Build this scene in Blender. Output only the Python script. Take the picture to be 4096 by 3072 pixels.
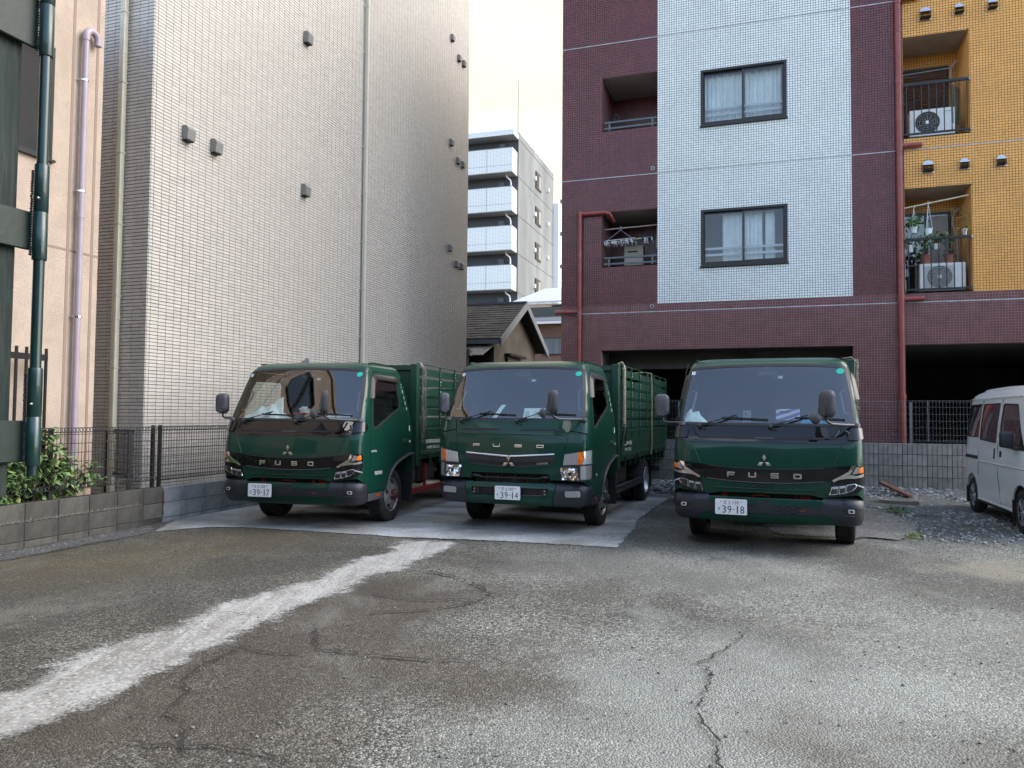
import bpy, bmesh, math, random
import numpy as np
from mathutils import Vector, Matrix
from mathutils.geometry import delaunay_2d_cdt
for _o in list(bpy.data.objects): bpy.data.objects.remove(_o, do_unlink=True)
random.seed(7); RNG = np.random.default_rng(7)
SC = bpy.context.scene; COL = SC.collection
R = math.radians; PI = math.pi

# ------------------------------------------------------------------ camera
cam_d = bpy.data.cameras.new('camera'); cam = bpy.data.objects.new('camera', cam_d); COL.objects.link(cam)
cam_d.sensor_width = 36.0; cam_d.lens = 3076.0/4096*36; cam_d.clip_start = .05; cam_d.clip_end = 3000
_p = math.atan(128/3076.0); _ro = .0083
_fw = Vector((0, math.cos(_p), math.sin(_p))); _r0 = Vector((1, 0, 0)); _u0 = Vector((0, -math.sin(_p), math.cos(_p)))
_r = math.cos(_ro)*_r0+math.sin(_ro)*_u0; _u = -math.sin(_ro)*_r0+math.cos(_ro)*_u0
cam.matrix_world = Matrix(((_r.x, _u.x, -_fw.x, 0), (_r.y, _u.y, -_fw.y, 0), (_r.z, _u.z, -_fw.z, 1.45), (0, 0, 0, 1)))
SC.camera = cam

# ------------------------------------------------------------------ sky, sun, exposure
SUN_DIR = Vector((.78, .04, .62)).normalized()
SUN_EL = math.asin(SUN_DIR.z); SUN_AZ = math.atan2(SUN_DIR.x, SUN_DIR.y)
W = bpy.data.worlds.new('World'); SC.world = W; W.use_nodes = True
nt = W.node_tree; nt.nodes.clear()
def wn(t, **k):
    n = nt.nodes.new(t)
    for a, b in k.items(): setattr(n, a, b)
    return n
def wl(a, b): nt.links.new(a, b)
sky = wn('ShaderNodeTexSky', sky_type='NISHITA', sun_disc=False, sun_elevation=SUN_EL, sun_rotation=SUN_AZ, air_density=1.0, dust_density=1.2, ozone_density=1.5)
tc = wn('ShaderNodeTexCoord')
sep = wn('ShaderNodeSeparateXYZ'); wl(tc.outputs['Generated'], sep.inputs[0])
def wm(op, a, b=None, clamp=False):
    n = wn('ShaderNodeMath', operation=op, use_clamp=clamp)
    for i, v in enumerate((a, b)):
        if v is None: continue
        if isinstance(v, (int, float)): n.inputs[i].default_value = v
        else: wl(v, n.inputs[i])
    return n.outputs[0]
zc = wm('ADD', wm('MAXIMUM', sep.outputs[2], 0), .22)
cx = wm('DIVIDE', sep.outputs[0], zc); cy = wm('DIVIDE', sep.outputs[1], zc)
comb = wn('ShaderNodeCombineXYZ'); wl(cx, comb.inputs[0]); wl(wm('MULTIPLY', cy, 1.5), comb.inputs[1])
cn = wn('ShaderNodeTexNoise'); cn.inputs['Scale'].default_value = 1.9; cn.inputs['Detail'].default_value = 9; cn.inputs['Roughness'].default_value = .62; cn.inputs['Distortion'].default_value = .5
wl(comb.outputs[0], cn.inputs['Vector'])
# thick bright cloud bank ahead, thinning to broken wisps overhead and behind
yb_ = wm('MAXIMUM', wm('MULTIPLY', sep.outputs[1], .55), wm('MULTIPLY', sep.outputs[1], .05))
bias = wm('ADD', yb_, wm('MULTIPLY', wm('SUBTRACT', .45, sep.outputs[2]), .06))
cov = wm('ADD', wm('SUBTRACT', cn.outputs['Fac'], .485), bias)
covr = wn('ShaderNodeMapRange', interpolation_type='SMOOTHSTEP'); covr.inputs['From Min'].default_value = .0; covr.inputs['From Max'].default_value = .22
wl(cov, covr.inputs['Value'])
cn2 = wn('ShaderNodeTexNoise'); cn2.inputs['Scale'].default_value = 1.7; cn2.inputs['Detail'].default_value = 6; wl(comb.outputs[0], cn2.inputs['Vector'])
ccol = wn('ShaderNodeMix', data_type='RGBA'); ccol.inputs[6].default_value = (6.6, 6.5, 6.3, 1); ccol.inputs[7].default_value = (2.4, 2.25, 1.80, 1)
cr = wn('ShaderNodeMapRange', interpolation_type='SMOOTHSTEP'); cr.inputs['From Min'].default_value = -.35; cr.inputs['From Max'].default_value = .6; wl(sep.outputs[1], cr.inputs['Value']); wl(cr.outputs[0], ccol.inputs[0])
cshade = wn('ShaderNodeMapRange'); cshade.inputs['From Min'].default_value = .3; cshade.inputs['From Max'].default_value = .7; cshade.inputs['To Min'].default_value = 1.18; cshade.inputs['To Max'].default_value = .86; wl(cn2.outputs['Fac'], cshade.inputs['Value'])
csc = wn('ShaderNodeMix', data_type='RGBA', blend_type='MULTIPLY'); csc.inputs[0].default_value = 1; wl(ccol.outputs[2], csc.inputs[6]); wl(cshade.outputs[0], csc.inputs[7])
ccol = csc
mixs = wn('ShaderNodeMix', data_type='RGBA'); wl(covr.outputs[0], mixs.inputs[0]); hs = wn('ShaderNodeHueSaturation'); hs.inputs['Saturation'].default_value = .85; hs.inputs['Value'].default_value = 1.05; wl(sky.outputs[0], hs.inputs['Color']); wl(hs.outputs[0], mixs.inputs[6]); wl(ccol.outputs[2], mixs.inputs[7])
bg = wn('ShaderNodeBackground'); bg.inputs['Strength'].default_value = .1; wl(mixs.outputs[2], bg.inputs['Color'])
wo = wn('ShaderNodeOutputWorld'); wl(bg.outputs[0], wo.inputs[0])

sd = bpy.data.lights.new('sun', 'SUN'); sd.energy = .5; sd.angle = R(50); sd.color = (1, .94, .85)
so = bpy.data.objects.new('sun', sd); COL.objects.link(so); so.rotation_euler = SUN_DIR.to_track_quat('Z', 'Y').to_euler(); so.location = (20, 5, 30)
SC.view_settings.view_transform = 'Standard'; SC.view_settings.look = 'None'; SC.view_settings.exposure = 2.42; SC.view_settings.gamma = 1; SC.view_settings.use_curve_mapping = False
SC.cycles.max_bounces = 8; SC.cycles.transparent_max_bounces = 12; SC.cycles.caustics_reflective = False; SC.cycles.caustics_refractive = False
try: SC.cycles.use_denoising = True
except Exception: pass

# ------------------------------------------------------------------ object helpers
def tag(o, label=None, cat=None, group=None, kind=None):
    if label: o['label'] = label
    if cat: o['category'] = cat
    if group: o['group'] = group
    if kind: o['kind'] = kind
    return o
def thing(name, label, cat, loc=(0, 0, 0), rz=0, group=None):
    o = bpy.data.objects.new(name, None); COL.objects.link(o); o.empty_display_size = .2
    o.location = loc; o.rotation_euler = (0, 0, rz)
    return tag(o, label, cat, group)
def link(name, me, parent=None, loc=None, rot=None):
    o = bpy.data.objects.new(name, me); COL.objects.link(o)
    if parent is not None: o.parent = parent
    if loc is not None: o.location = loc
    if rot is not None: o.rotation_euler = rot
    return o
def copy_tree(o, parent=None):
    c = o.copy(); COL.objects.link(c); c.parent = parent
    for ch in list(o.children): copy_tree(ch, c)
    return c
class MB:
    """collects geometry, builds one mesh object"""
    def __init__(s): s.v = []; s.f = []
    def add(s, vs, fs):
        b = len(s.v); s.v += [tuple(q) for q in vs]; s.f += [tuple(i+b for i in f) for f in fs]; return s
    def box(s, x0, x1, y0, y1, z0, z1):
        return s.add([(x0, y0, z0), (x1, y0, z0), (x1, y1, z0), (x0, y1, z0), (x0, y0, z1), (x1, y0, z1), (x1, y1, z1), (x0, y1, z1)],
                     [(0, 3, 2, 1), (4, 5, 6, 7), (0, 1, 5, 4), (1, 2, 6, 5), (2, 3, 7, 6), (3, 0, 4, 7)])
    def obox(s, c, ax, ay, az):
        c, ax, ay, az = map(Vector, (c, ax, ay, az))
        vs = [c+i*ax+j*ay+k*az for k in (-1, 1) for i, j in ((-1, -1), (1, -1), (1, 1), (-1, 1))]
        return s.add(vs, [(0, 3, 2, 1), (4, 5, 6, 7), (0, 1, 5, 4), (1, 2, 6, 5), (2, 3, 7, 6), (3, 0, 4, 7)])
    def bar(s, p, q, w, h, up=(0, 0, 1)):
        p, q = Vector(p), Vector(q); d = (q-p); L = d.length; d = d/L; up = Vector(up)
        if abs(d.dot(up)) > .98: up = Vector((1, 0, 0))
        a = d.cross(up).normalized(); b = a.cross(d)
        return s.obox((p+q)/2, d*L/2, a*w/2, b*h/2)
    def prism(s, poly, o, ax, ay, d0, d1):
        """2D polygon in the plane (o, ax, ay) extruded between d0 and d1 along ax x ay"""
        o, ax, ay = Vector(o), Vector(ax), Vector(ay); n = ax.cross(ay).normalized(); m = len(poly)
        vs = [o+ax*x+ay*y+n*d for d in (d0, d1) for x, y in poly]
        fs = [tuple(range(m))[::-1], tuple(range(m, 2*m))]+[(i, (i+1) % m, (i+1) % m+m, i+m) for i in range(m)]
        return s.add(vs, fs)
    def ring(s, pts_a, pts_b):
        m = len(pts_a); return s.add(list(pts_a)+list(pts_b), [(i, (i+1) % m, (i+1) % m+m, i+m) for i in range(m)])
    def tube(s, pts, r, n=8, closed=False, cap=True):
        pts = [Vector(p) for p in pts]; m = len(pts); rs = r if isinstance(r, (list, tuple)) else [r]*m
        vs = []; prev = None
        for i, p in enumerate(pts):
            if closed: t = pts[(i+1) % m]-pts[i-1]
            else: t = pts[min(i+1, m-1)]-pts[max(i-1, 0)]
            t.normalize()
            if prev is None:
                a = Vector((0, 0, 1)) if abs(t.z) < .9 else Vector((1, 0, 0))
                a = (a-t*a.dot(t)).normalized()
            else:
                a = prev-t*prev.dot(t)
                a = a.normalized() if a.length > 1e-6 else t.orthogonal().normalized()
            prev = a; b = t.cross(a)
            vs += [p+(a*math.cos(k*2*PI/n)+b*math.sin(k*2*PI/n))*rs[i] for k in range(n)]
        fs = []
        for i in range(m if closed else m-1):
            j = (i+1) % m
            fs += [(i*n+k, i*n+(k+1) % n, j*n+(k+1) % n, j*n+k) for k in range(n)]
        if cap and not closed: fs += [tuple(range(n))[::-1], tuple(range((m-1)*n, m*n))]
        return s.add(vs, fs)
    def cyl(s, p, q, r, n=12, r2=None): return s.tube([p, q], [r, r if r2 is None else r2], n)
    def lathe(s, prof, o, ax, n=24, a0=0, a1=2*PI):
        """prof = [(radius, height along ax)]"""
        o, ax = Vector(o), Vector(ax).normalized(); a = ax.orthogonal().normalized(); b = ax.cross(a); full = abs(a1-a0-2*PI) < 1e-6
        m = n if full else n+1
        vs = [o+ax*h+(a*math.cos(a0+(a1-a0)*k/n)+b*math.sin(a0+(a1-a0)*k/n))*r for r, h in prof for k in range(m)]
        fs = [(i*m+k, i*m+(k+1) % m, (i+1)*m+(k+1) % m, (i+1)*m+k) for i in range(len(prof)-1) for k in range(n)]
        return s.add(vs, fs)
    def sph(s, c, r, n=12, m=8):
        c = Vector(c); rx, ry, rz = r if isinstance(r, (tuple, list)) else (r, r, r)
        vs = [c+Vector((rx*math.sin(PI*i/m)*math.cos(2*PI*k/n), ry*math.sin(PI*i/m)*math.sin(2*PI*k/n), rz*math.cos(PI*i/m))) for i in range(m+1) for k in range(n)]
        return s.add(vs, [(i*n+k, (i+1)*n+k, (i+1)*n+(k+1) % n, i*n+(k+1) % n) for i in range(m) for k in range(n)])
    def mesh(s, name, mat=None, smooth=None, bevel=0, seg=1, recalc=True):
        me = bpy.data.meshes.new(name); me.from_pydata(s.v, [], s.f)
        bm = bmesh.new(); bm.from_mesh(me)
        bmesh.ops.remove_doubles(bm, verts=bm.verts, dist=1e-5)
        bmesh.ops.dissolve_degenerate(bm, edges=bm.edges, dist=1e-6)
        if recalc: bmesh.ops.recalc_face_normals(bm, faces=bm.faces)
        if bevel:
            es = [e for e in bm.edges if len(e.link_faces) == 2 and e.calc_face_angle(0) > R(30)]
            bmesh.ops.bevel(bm, geom=es, offset=bevel, segments=seg, affect='EDGES', clamp_overlap=True, profile=.5)
        bm.to_mesh(me); bm.free()
        if mat is not None: me.materials.append(mat)
        if smooth is not None:
            me.shade_smooth(); me.set_sharp_from_angle(angle=R(smooth))
        return me
    def build(s, name, mat, parent=None, smooth=None, bevel=0, seg=1, label=None, kind=None, recalc=True):
        o = link(name, s.mesh(name, mat, smooth, bevel, seg, recalc), parent)
        return tag(o, label, kind=kind)
def rrect(x0, x1, z0, z1, r, n=4):
    out = []
    for cx_, cz_, a0 in ((x1-r, z1-r, 0), (x0+r, z1-r, PI/2), (x0+r, z0+r, PI), (x1-r, z0+r, 1.5*PI)):
        out += [(cx_+r*math.cos(a0+i*PI/2/n), cz_+r*math.sin(a0+i*PI/2/n)) for i in range(n+1)]
    return out
_TX = {}
def text_geo(body, size=1.0, ext=.0):
    k = (body, ext)
    if k not in _TX:
        cu = bpy.data.curves.new('lettering', 'FONT'); cu.body = body; cu.align_x = 'CENTER'; cu.align_y = 'CENTER'; cu.resolution_u = 3
        o = bpy.data.objects.new('lettering', cu); COL.objects.link(o); bpy.context.view_layer.update()
        me = bpy.data.meshes.new_from_object(o.evaluated_get(bpy.context.evaluated_depsgraph_get()))
        vs = [tuple(v.co) for v in me.vertices]; fs = [tuple(p.vertices) for p in me.polygons]
        xs = [v[0] for v in vs]; ys = [v[1] for v in vs]; cx_ = (min(xs)+max(xs))/2; cy_ = (min(ys)+max(ys))/2
        _TX[k] = ([(v[0]-cx_, v[1]-cy_) for v in vs], fs, max(xs)-min(xs), max(ys)-min(ys))
        bpy.data.objects.remove(o); bpy.data.curves.remove(cu); bpy.data.meshes.remove(me)
    return _TX[k]
def text_to(mb, body, o, ax, ay, w=None, h=None):
    """flat lettering scaled to width w / height h, centred on o"""
    vs, fs, tw, th = text_geo(body); o, ax, ay = Vector(o), Vector(ax), Vector(ay)
    sx = (w/tw) if w else None; sy = (h/th) if h else None
    sx = sx or sy; sy = sy or sx
    mb.add([o+ax*(x*sx)+ay*(y*sy) for x, y in vs], fs)

# ------------------------------------------------------------------ materials
def _mix(nt, fac, a, b, mode='MIX'):
    n = nt.nodes.new('ShaderNodeMix'); n.data_type = 'RGBA'; n.blend_type = mode
    for i, v in ((0, fac), (6, a), (7, b)):
        if hasattr(v, 'is_linked') or hasattr(v, 'links'): nt.links.new(v, n.inputs[i])
        elif i == 0: n.inputs[0].default_value = v
        else: n.inputs[i].default_value = (*v[:3], 1)
    return n.outputs[2]
def _noise(nt, vec, scale, detail=4, rough=.55, dist=0):
    n = nt.nodes.new('ShaderNodeTexNoise'); n.inputs['Scale'].default_value = scale; n.inputs['Detail'].default_value = detail
    n.inputs['Roughness'].default_value = rough; n.inputs['Distortion'].default_value = dist
    if vec is not None: nt.links.new(vec, n.inputs['Vector'])
    return n
def _ramp(nt, val, a, b, c=0., d=1., smooth=True):
    n = nt.nodes.new('ShaderNodeMapRange'); n.interpolation_type = 'SMOOTHSTEP' if smooth else 'LINEAR'
    for i, v in zip(('From Min', 'From Max', 'To Min', 'To Max'), (a, b, c, d)): n.inputs[i].default_value = v
    nt.links.new(val, n.inputs['Value']); return n.outputs[0]
def _math(nt, op, a, b=None, clamp=False):
    n = nt.nodes.new('ShaderNodeMath'); n.operation = op; n.use_clamp = clamp
    for i, v in enumerate((a, b)):
        if v is None: continue
        if isinstance(v, (int, float)): n.inputs[i].default_value = v
        else: nt.links.new(v, n.inputs[i])
    return n.outputs[0]
def _vec(nt, scale=(1, 1, 1), coord='Object'):
    t = nt.nodes.new('ShaderNodeTexCoord'); m = nt.nodes.new('ShaderNodeMapping'); m.inputs['Scale'].default_value = scale
    nt.links.new(t.outputs[coord], m.inputs['Vector']); return m.outputs[0]
def base_mat(name):
    m = bpy.data.materials.new(name); m.use_nodes = True
    b = m.node_tree.nodes['Principled BSDF']; return m, m.node_tree, b
def mat(name, col, rough=.5, metal=0, var=0., vs=3., bump=0., bs=40., coat=0., tint=0., stretch=(1, 1, 1), dirt=None, ds=1.2, spec=.5, coatr=.05):
    m, nt, b = base_mat(name)
    b.inputs['Roughness'].default_value = rough; b.inputs['Metallic'].default_value = metal
    b.inputs['Coat Weight'].default_value = coat; b.inputs['Coat Roughness'].default_value = coatr; b.inputs['Specular IOR Level'].default_value = spec
    vec = _vec(nt, stretch); c = None
    if var:
        n = _noise(nt, vec, vs, 5, .6)
        c = _mix(nt, _ramp(nt, n.outputs['Fac'], .3, .7), [x*(1-var) for x in col], [min(1, x*(1+var)) for x in col])
    if dirt:
        n = _noise(nt, vec, ds, 8, .65, .6)
        c = _mix(nt, _ramp(nt, n.outputs['Fac'], .48, .72, 0, dirt[3]), c if c is not None else col, dirt[:3])
    if tint:
        oi = nt.nodes.new('ShaderNodeObjectInfo'); at = nt.nodes.new('ShaderNodeAttribute'); at.attribute_name = 'tint'
        f = _math(nt, 'FRACT', _math(nt, 'ADD', oi.outputs['Random'], at.outputs['Fac']))
        c = _mix(nt, 1.0, c if c is not None else col, _mix(nt, f, [1-tint]*3, [1+tint]*3), 'MULTIPLY')
    if c is None: b.inputs['Base Color'].default_value = (*col, 1)
    else: nt.links.new(c, b.inputs['Base Color'])
    if bump:
        n = _noise(nt, vec, bs, 4, .6); bp = nt.nodes.new('ShaderNodeBump'); bp.inputs['Strength'].default_value = bump; bp.inputs['Distance'].default_value = .01
        nt.links.new(n.outputs['Fac'], bp.inputs['Height']); nt.links.new(bp.outputs[0], b.inputs['Normal'])
    return m
def glass_mat(name, tint=(.72, .82, .78), ior=1.75, rough=0.0):
    m = bpy.data.materials.new(name); m.use_nodes = True; nt = m.node_tree; nt.nodes.clear()
    o = nt.nodes.new('ShaderNodeOutputMaterial'); mx = nt.nodes.new('ShaderNodeMixShader'); fr = nt.nodes.new('ShaderNodeFresnel'); fr.inputs['IOR'].default_value = ior
    t = nt.nodes.new('ShaderNodeBsdfTransparent'); t.inputs['Color'].default_value = (*tint, 1)
    g = nt.nodes.new('ShaderNodeBsdfGlossy'); g.inputs['Roughness'].default_value = rough
    # one-sided thin pane: the same reflectance from both sides
    ge = nt.nodes.new('ShaderNodeNewGeometry'); 
    vm = nt.nodes.new('ShaderNodeMix'); vm.data_type = 'VECTOR'; nt.links.new(ge.outputs['Backfacing'], vm.inputs[0])
    sc = nt.nodes.new('ShaderNodeVectorMath'); sc.operation = 'SCALE'; sc.inputs['Scale'].default_value = 1
    nt.links.new(ge.outputs['Normal'], sc.inputs[0])
    nt.links.new(ge.outputs['Normal'], vm.inputs[4]); nt.links.new(sc.outputs[0], vm.inputs[5])
    lw = nt.nodes.new('ShaderNodeLayerWeight'); lw.inputs['Blend'].default_value = .5
    f0 = ((ior-1)/(ior+1))**2
    # Schlick from the facing term
    fc = _math(nt, 'POWER', lw.outputs['Facing'], 2.6)
    fac = _math(nt, 'ADD', f0, _math(nt, 'MULTIPLY', fc, 1-f0), True)
    nt.links.new(fac, mx.inputs[0]); nt.links.new(t.outputs[0], mx.inputs[1]); nt.links.new(g.outputs[0], mx.inputs[2]); nt.links.new(mx.outputs[0], o.inputs[0])
    nt.nodes.remove(fr); nt.nodes.remove(vm); nt.nodes.remove(sc); nt.nodes.remove(ge)
    return m
M = {}
M['green'] = mat('green truck paint', (.005, .044, .029), .35, coat=.42, var=.08, vs=2, dirt=(.04, .06, .05, .08), ds=2.5, spec=.15)
M['green_dull'] = mat('dull green bed paint', (.009, .050, .029), .45, var=.2, vs=3, dirt=(.06, .07, .05, .3), ds=2, bump=.05)
M['black_gloss'] = mat('gloss black trim', (.006, .006, .008), .2, coat=.8, spec=.1)
M['plastic'] = mat('dark grey plastic', (.019, .021, .028), .5, var=.1, vs=30, bump=.04, bs=400)
M['plastic_lt'] = mat('weathered grey plastic', (.062, .063, .068), .5, var=.15, vs=6)
M['rubber'] = mat('rubber seal', (.02, .02, .022), .55)
M['tyre'] = mat('tyre rubber', (.018, .018, .019), .85, var=.3, vs=8, dirt=(.07, .06, .05, .35), ds=4)
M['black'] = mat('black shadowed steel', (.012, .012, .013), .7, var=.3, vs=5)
M['chrome'] = mat('chrome', (.75, .76, .78), .12, 1)
M['silver'] = mat('brushed silver', (.55, .54, .50), .3, 1)
M['rim'] = mat('steel rim', (.30, .285, .26), .45, .5, var=.2, vs=10, dirt=(.09, .05, .03, .6), ds=7)
M['rim_light'] = mat('light steel rim', (.5, .51, .53), .35, .6, var=.15, vs=8)
M['hub_red'] = mat('dull red hub', (.09, .022, .02), .6, var=.3, vs=10, dirt=(.05, .04, .03, .7), ds=12)
M['red_steel'] = mat('red chassis paint', (.23, .018, .018), .5, var=.25, vs=4, dirt=(.06, .03, .02, .5), ds=4)
M['dark_steel'] = mat('dark chassis steel', (.03, .032, .036), .55, var=.3, vs=4)
M['lens'] = mat('clear lamp lens', (.55, .57, .58), .12, .35, coat=.6)
M['lens_rib'] = mat('ribbed lamp lens', (.42, .43, .43), .2, .5, coat=.6)
M['amber'] = mat('amber lamp', (.75, .17, .015), .15, coat=.6, var=.25, vs=25)
M['amber_dark'] = mat('amber reflector', (.38, .06, .01), .25)
M['led'] = mat('dark lamp cell', (.03, .032, .04), .08, .3, coat=.8)
M['white_plate'] = mat('plate white', (.80, .82, .82), .4, var=.02)
M['plate_ink'] = mat('plate ink', (.016, .05, .035), .5)
M['white_ink'] = mat('white lettering', (.75, .77, .74), .5)
M['glass'] = glass_mat('windscreen glass', (.80, .88, .85), 2.35)
M['glass_dark'] = glass_mat('tinted glass', (.20, .21, .22), 1.6)
M['glass_clear'] = glass_mat('window glass', (.85, .9, .9), 1.75)
M['visor'] = mat('smoked visor', (.022, .018, .018), .3, spec=.25)
M['interior'] = mat('grey cab trim', (.045, .047, .05), .7, var=.15, vs=6)
M['interior_lt'] = mat('light cab trim', (.17, .18, .17), .7)
M['seat'] = mat('seat cloth', (.03, .032, .036), .9)
M['sticker'] = mat('teal sticker', (.03, .62, .42), .5); M['sticker_w'] = mat('white sticker', (.75, .85, .83), .5)
M['cloth'] = mat('white towel', (.72, .82, .82), .9, var=.06, vs=9, bump=.3, bs=60)
M['chain'] = mat('grey steel chain', (.20, .19, .17), .5, .4, var=.25, vs=30, dirt=(.14, .08, .05, .5), ds=20)
M['rope'] = mat('beige rope', (.30, .26, .19), .9, var=.3, vs=40, bump=.4, bs=150)
M['white_paint'] = mat('white van paint', (.87, .88, .87), .25, coat=.7, var=.02, vs=2)
# ================================================================== THE SETTING
GA = R(-18.7)      # the lot, its walls and the houses round it share one grid, turned 18.7 degrees
def gvec(s, n): return Vector((math.cos(GA)*s-math.sin(GA)*n, math.sin(GA)*s+math.cos(GA)*n, 0))

STAINS = [(-4.1, 7.4, 1.6, (.17, .13, .06), .7), (-3.0, 8.9, 1.5, (.17, .125, .06), .6), (-1.3, 5.2, 1.3, (.085, .058, .048), .85), (-1.8, 3.9, 1.2, (.09, .064, .052), .8), (-.9, 6.2, 1.0, (.09, .066, .055), .75), (-.3, 4.3, 1.1, (.10, .075, .06), .6), (1.3, 4.1, 1.5, (.40, .41, .40), .55), (.4, 3.2, 1.2, (.40, .41, .39), .5), (2.8, 4.6, 2.2, (.36, .365, .35), .4), (4.8, 7.5, .9, (.38, .33, .25), .6), (3.6, 8.3, 1.3, (.06, .055, .05), .7), (1.9, 9.6, 1.2, (.10, .10, .09), .6), (2.2, 7.2, 1.6, (.30, .30, .28), .4), (-3.2, 6.2, 1.6, (.075, .072, .068), .6), (.6, 7.6, 1.3, (.25, .25, .235), .4)]
def asphalt_mat():
    m, nt, b = base_mat('worn asphalt'); b.inputs['Roughness'].default_value = .82
    v = _vec(nt)
    vo = nt.nodes.new('ShaderNodeTexVoronoi'); vo.inputs['Scale'].default_value = 85; nt.links.new(v, vo.inputs['Vector'])
    sp = nt.nodes.new('ShaderNodeSeparateColor'); nt.links.new(vo.outputs['Color'], sp.inputs[0])
    mort = (.080, .077, .068)
    fine = _noise(nt, v, 60, 4, .7)
    c = _mix(nt, _ramp(nt, fine.outputs['Fac'], .35, .68), [x*.62 for x in mort], [x*1.6 for x in mort])
    wear = _noise(nt, v, .55, 6, .6, .4)           # where the binder has worn off the stones
    wf = _ramp(nt, wear.outputs['Fac'], .36, .62)
    stone = _mix(nt, sp.outputs[1], (.14, .138, .128), (.46, .45, .41))
    sel = _ramp(nt, _math(nt, 'ADD', sp.outputs[0], _math(nt, 'MULTIPLY', wf, .33)), .62, .78)
    c = _mix(nt, _math(nt, 'MULTIPLY', sel, _ramp(nt, wf, 0, 1, .5, .95)), c, stone)
    dark = _ramp(nt, sp.outputs[2],   .80, .85)
    c = _mix(nt, _math(nt, 'MULTIPLY', dark, .85), c, (.025, .025, .024))
    # stains, worn and pale areas, each where it lies in the lot; their outlines are broken up by noise
    wn_ = nt.nodes.new('ShaderNodeTexNoise'); wn_.inputs['Scale'].default_value = 1.3; wn_.inputs['Detail'].default_value = 7; wn_.inputs['Roughness'].default_value = .62; nt.links.new(v, wn_.inputs['Vector'])
    wv_ = nt.nodes.new('ShaderNodeVectorMath'); wv_.operation = 'MULTIPLY_ADD'; nt.links.new(wn_.outputs['Color'], wv_.inputs[0]); wv_.inputs[1].default_value = (2.2, 2.2, 0); nt.links.new(v, wv_.inputs[2])
    for x, y, r, col, k in STAINS:
        d = nt.nodes.new('ShaderNodeVectorMath'); d.operation = 'DISTANCE'; nt.links.new(wv_.outputs[0], d.inputs[0]); d.inputs[1].default_value = (x+1.1, y+1.1, 0)
        c = _mix(nt, _ramp(nt, d.outputs['Value'], r*.25, r, k, 0), c, _mix(nt, .72, c, col))
    br = _noise(nt, v, .9, 7, .65, .8)
    c = _mix(nt, _ramp(nt, br.outputs['Fac'], .48, .70, 0, .38), c, (.115, .092, .066))
    gr = _noise(nt, _vec(nt, (1, .45, 1)), 1.3, 8, .66, .5)
    c = _mix(nt, _ramp(nt, gr.outputs['Fac'], .52, .70, 0, .42), c, (.33, .335, .32))
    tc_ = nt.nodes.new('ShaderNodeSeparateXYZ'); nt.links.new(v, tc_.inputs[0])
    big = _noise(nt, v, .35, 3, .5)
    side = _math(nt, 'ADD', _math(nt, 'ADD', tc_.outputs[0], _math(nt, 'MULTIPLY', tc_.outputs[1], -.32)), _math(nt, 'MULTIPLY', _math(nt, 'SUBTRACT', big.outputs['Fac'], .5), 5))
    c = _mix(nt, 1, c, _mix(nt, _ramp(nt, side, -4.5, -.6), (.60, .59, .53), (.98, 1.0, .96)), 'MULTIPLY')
    nt.links.new(c, b.inputs['Base Color'])
    hb = _math(nt, 'ADD', _math(nt, 'MULTIPLY', vo.outputs['Distance'], -40), _math(nt, 'MULTIPLY', fine.outputs['Fac'], .8))
    bp = nt.nodes.new('ShaderNodeBump'); bp.inputs['Strength'].default_value = .45; bp.inputs['Distance'].default_value = .006
    nt.links.new(hb, bp.inputs['Height']); nt.links.new(bp.outputs[0], b.inputs['Normal'])
    return m
def concrete_mat(name, col, stain, scale=1.0, rust=0., fleck=0., streak=None):
    m, nt, b = base_mat(name); b.inputs['Roughness'].default_value = .8
    v = _vec(nt); n1 = _noise(nt, v, 1.3*scale, 8, .62, .5); n2 = _noise(nt, v, 26*scale, 5, .7)
    c = _mix(nt, _ramp(nt, n1.outputs['Fac'], .34, .68), stain, col)
    c = _mix(nt, .55, c, _mix(nt, _ramp(nt, n2.outputs['Fac'], .3, .7), (.55, .55, .55), (1.3, 1.3, 1.3)), 'MULTIPLY')
    if rust:
        n3 = _noise(nt, _vec(nt, (.45, 1.6, 1)), 1.6, 7, .66, .6); c = _mix(nt, _ramp(nt, n3.outputs['Fac'], .58, .75, 0, rust), c, (.17, .105, .045))
    if streak:
        mp = nt.nodes.new('ShaderNodeMapping'); mp.inputs['Rotation'].default_value = (0, 0, streak); mp.inputs['Scale'].default_value = (9, .5, 1); nt.links.new(v, mp.inputs['Vector'])
        n5 = _noise(nt, mp.outputs[0], 1.0, 6, .6); c = _mix(nt, _ramp(nt, n5.outputs['Fac'], .4, .7, 0, .8), c, (.42, .43, .42))
    if fleck:
        vo = nt.nodes.new('ShaderNodeTexVoronoi'); vo.inputs['Scale'].default_value = 70; nt.links.new(v, vo.inputs['Vector'])
        sp = nt.nodes.new('ShaderNodeSeparateColor'); nt.links.new(vo.outputs['Color'], sp.inputs[0])
        c = _mix(nt, _ramp(nt, sp.outputs[0], .8, .9, 0, fleck), c, (.55, .54, .50)); c = _mix(nt, _ramp(nt, sp.outputs[1], .86, .95, 0, fleck), c, (.09, .085, .08))
    nt.links.new(c, b.inputs['Base Color'])
    bp = nt.nodes.new('ShaderNodeBump'); bp.inputs['Strength'].default_value = .25; bp.inputs['Distance'].default_value = .006; nt.links.new(n2.outputs['Fac'], bp.inputs['Height']); nt.links.new(bp.outputs[0], b.inputs['Normal'])
    return m
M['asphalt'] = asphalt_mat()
M['slab'] = concrete_mat('pale concrete slab', (.40, .42, .43), (.205, .20, .175), .8, .65)
M['trail'] = concrete_mat('dusty concrete strip', (.34, .335, .315), (.22, .21, .19), 1.6, .25, .6, R(-24))
M['pad'] = concrete_mat('grey asphalt patch', (.185, .18, .17), (.115, .11, .10), 2, 0, .5)
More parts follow.
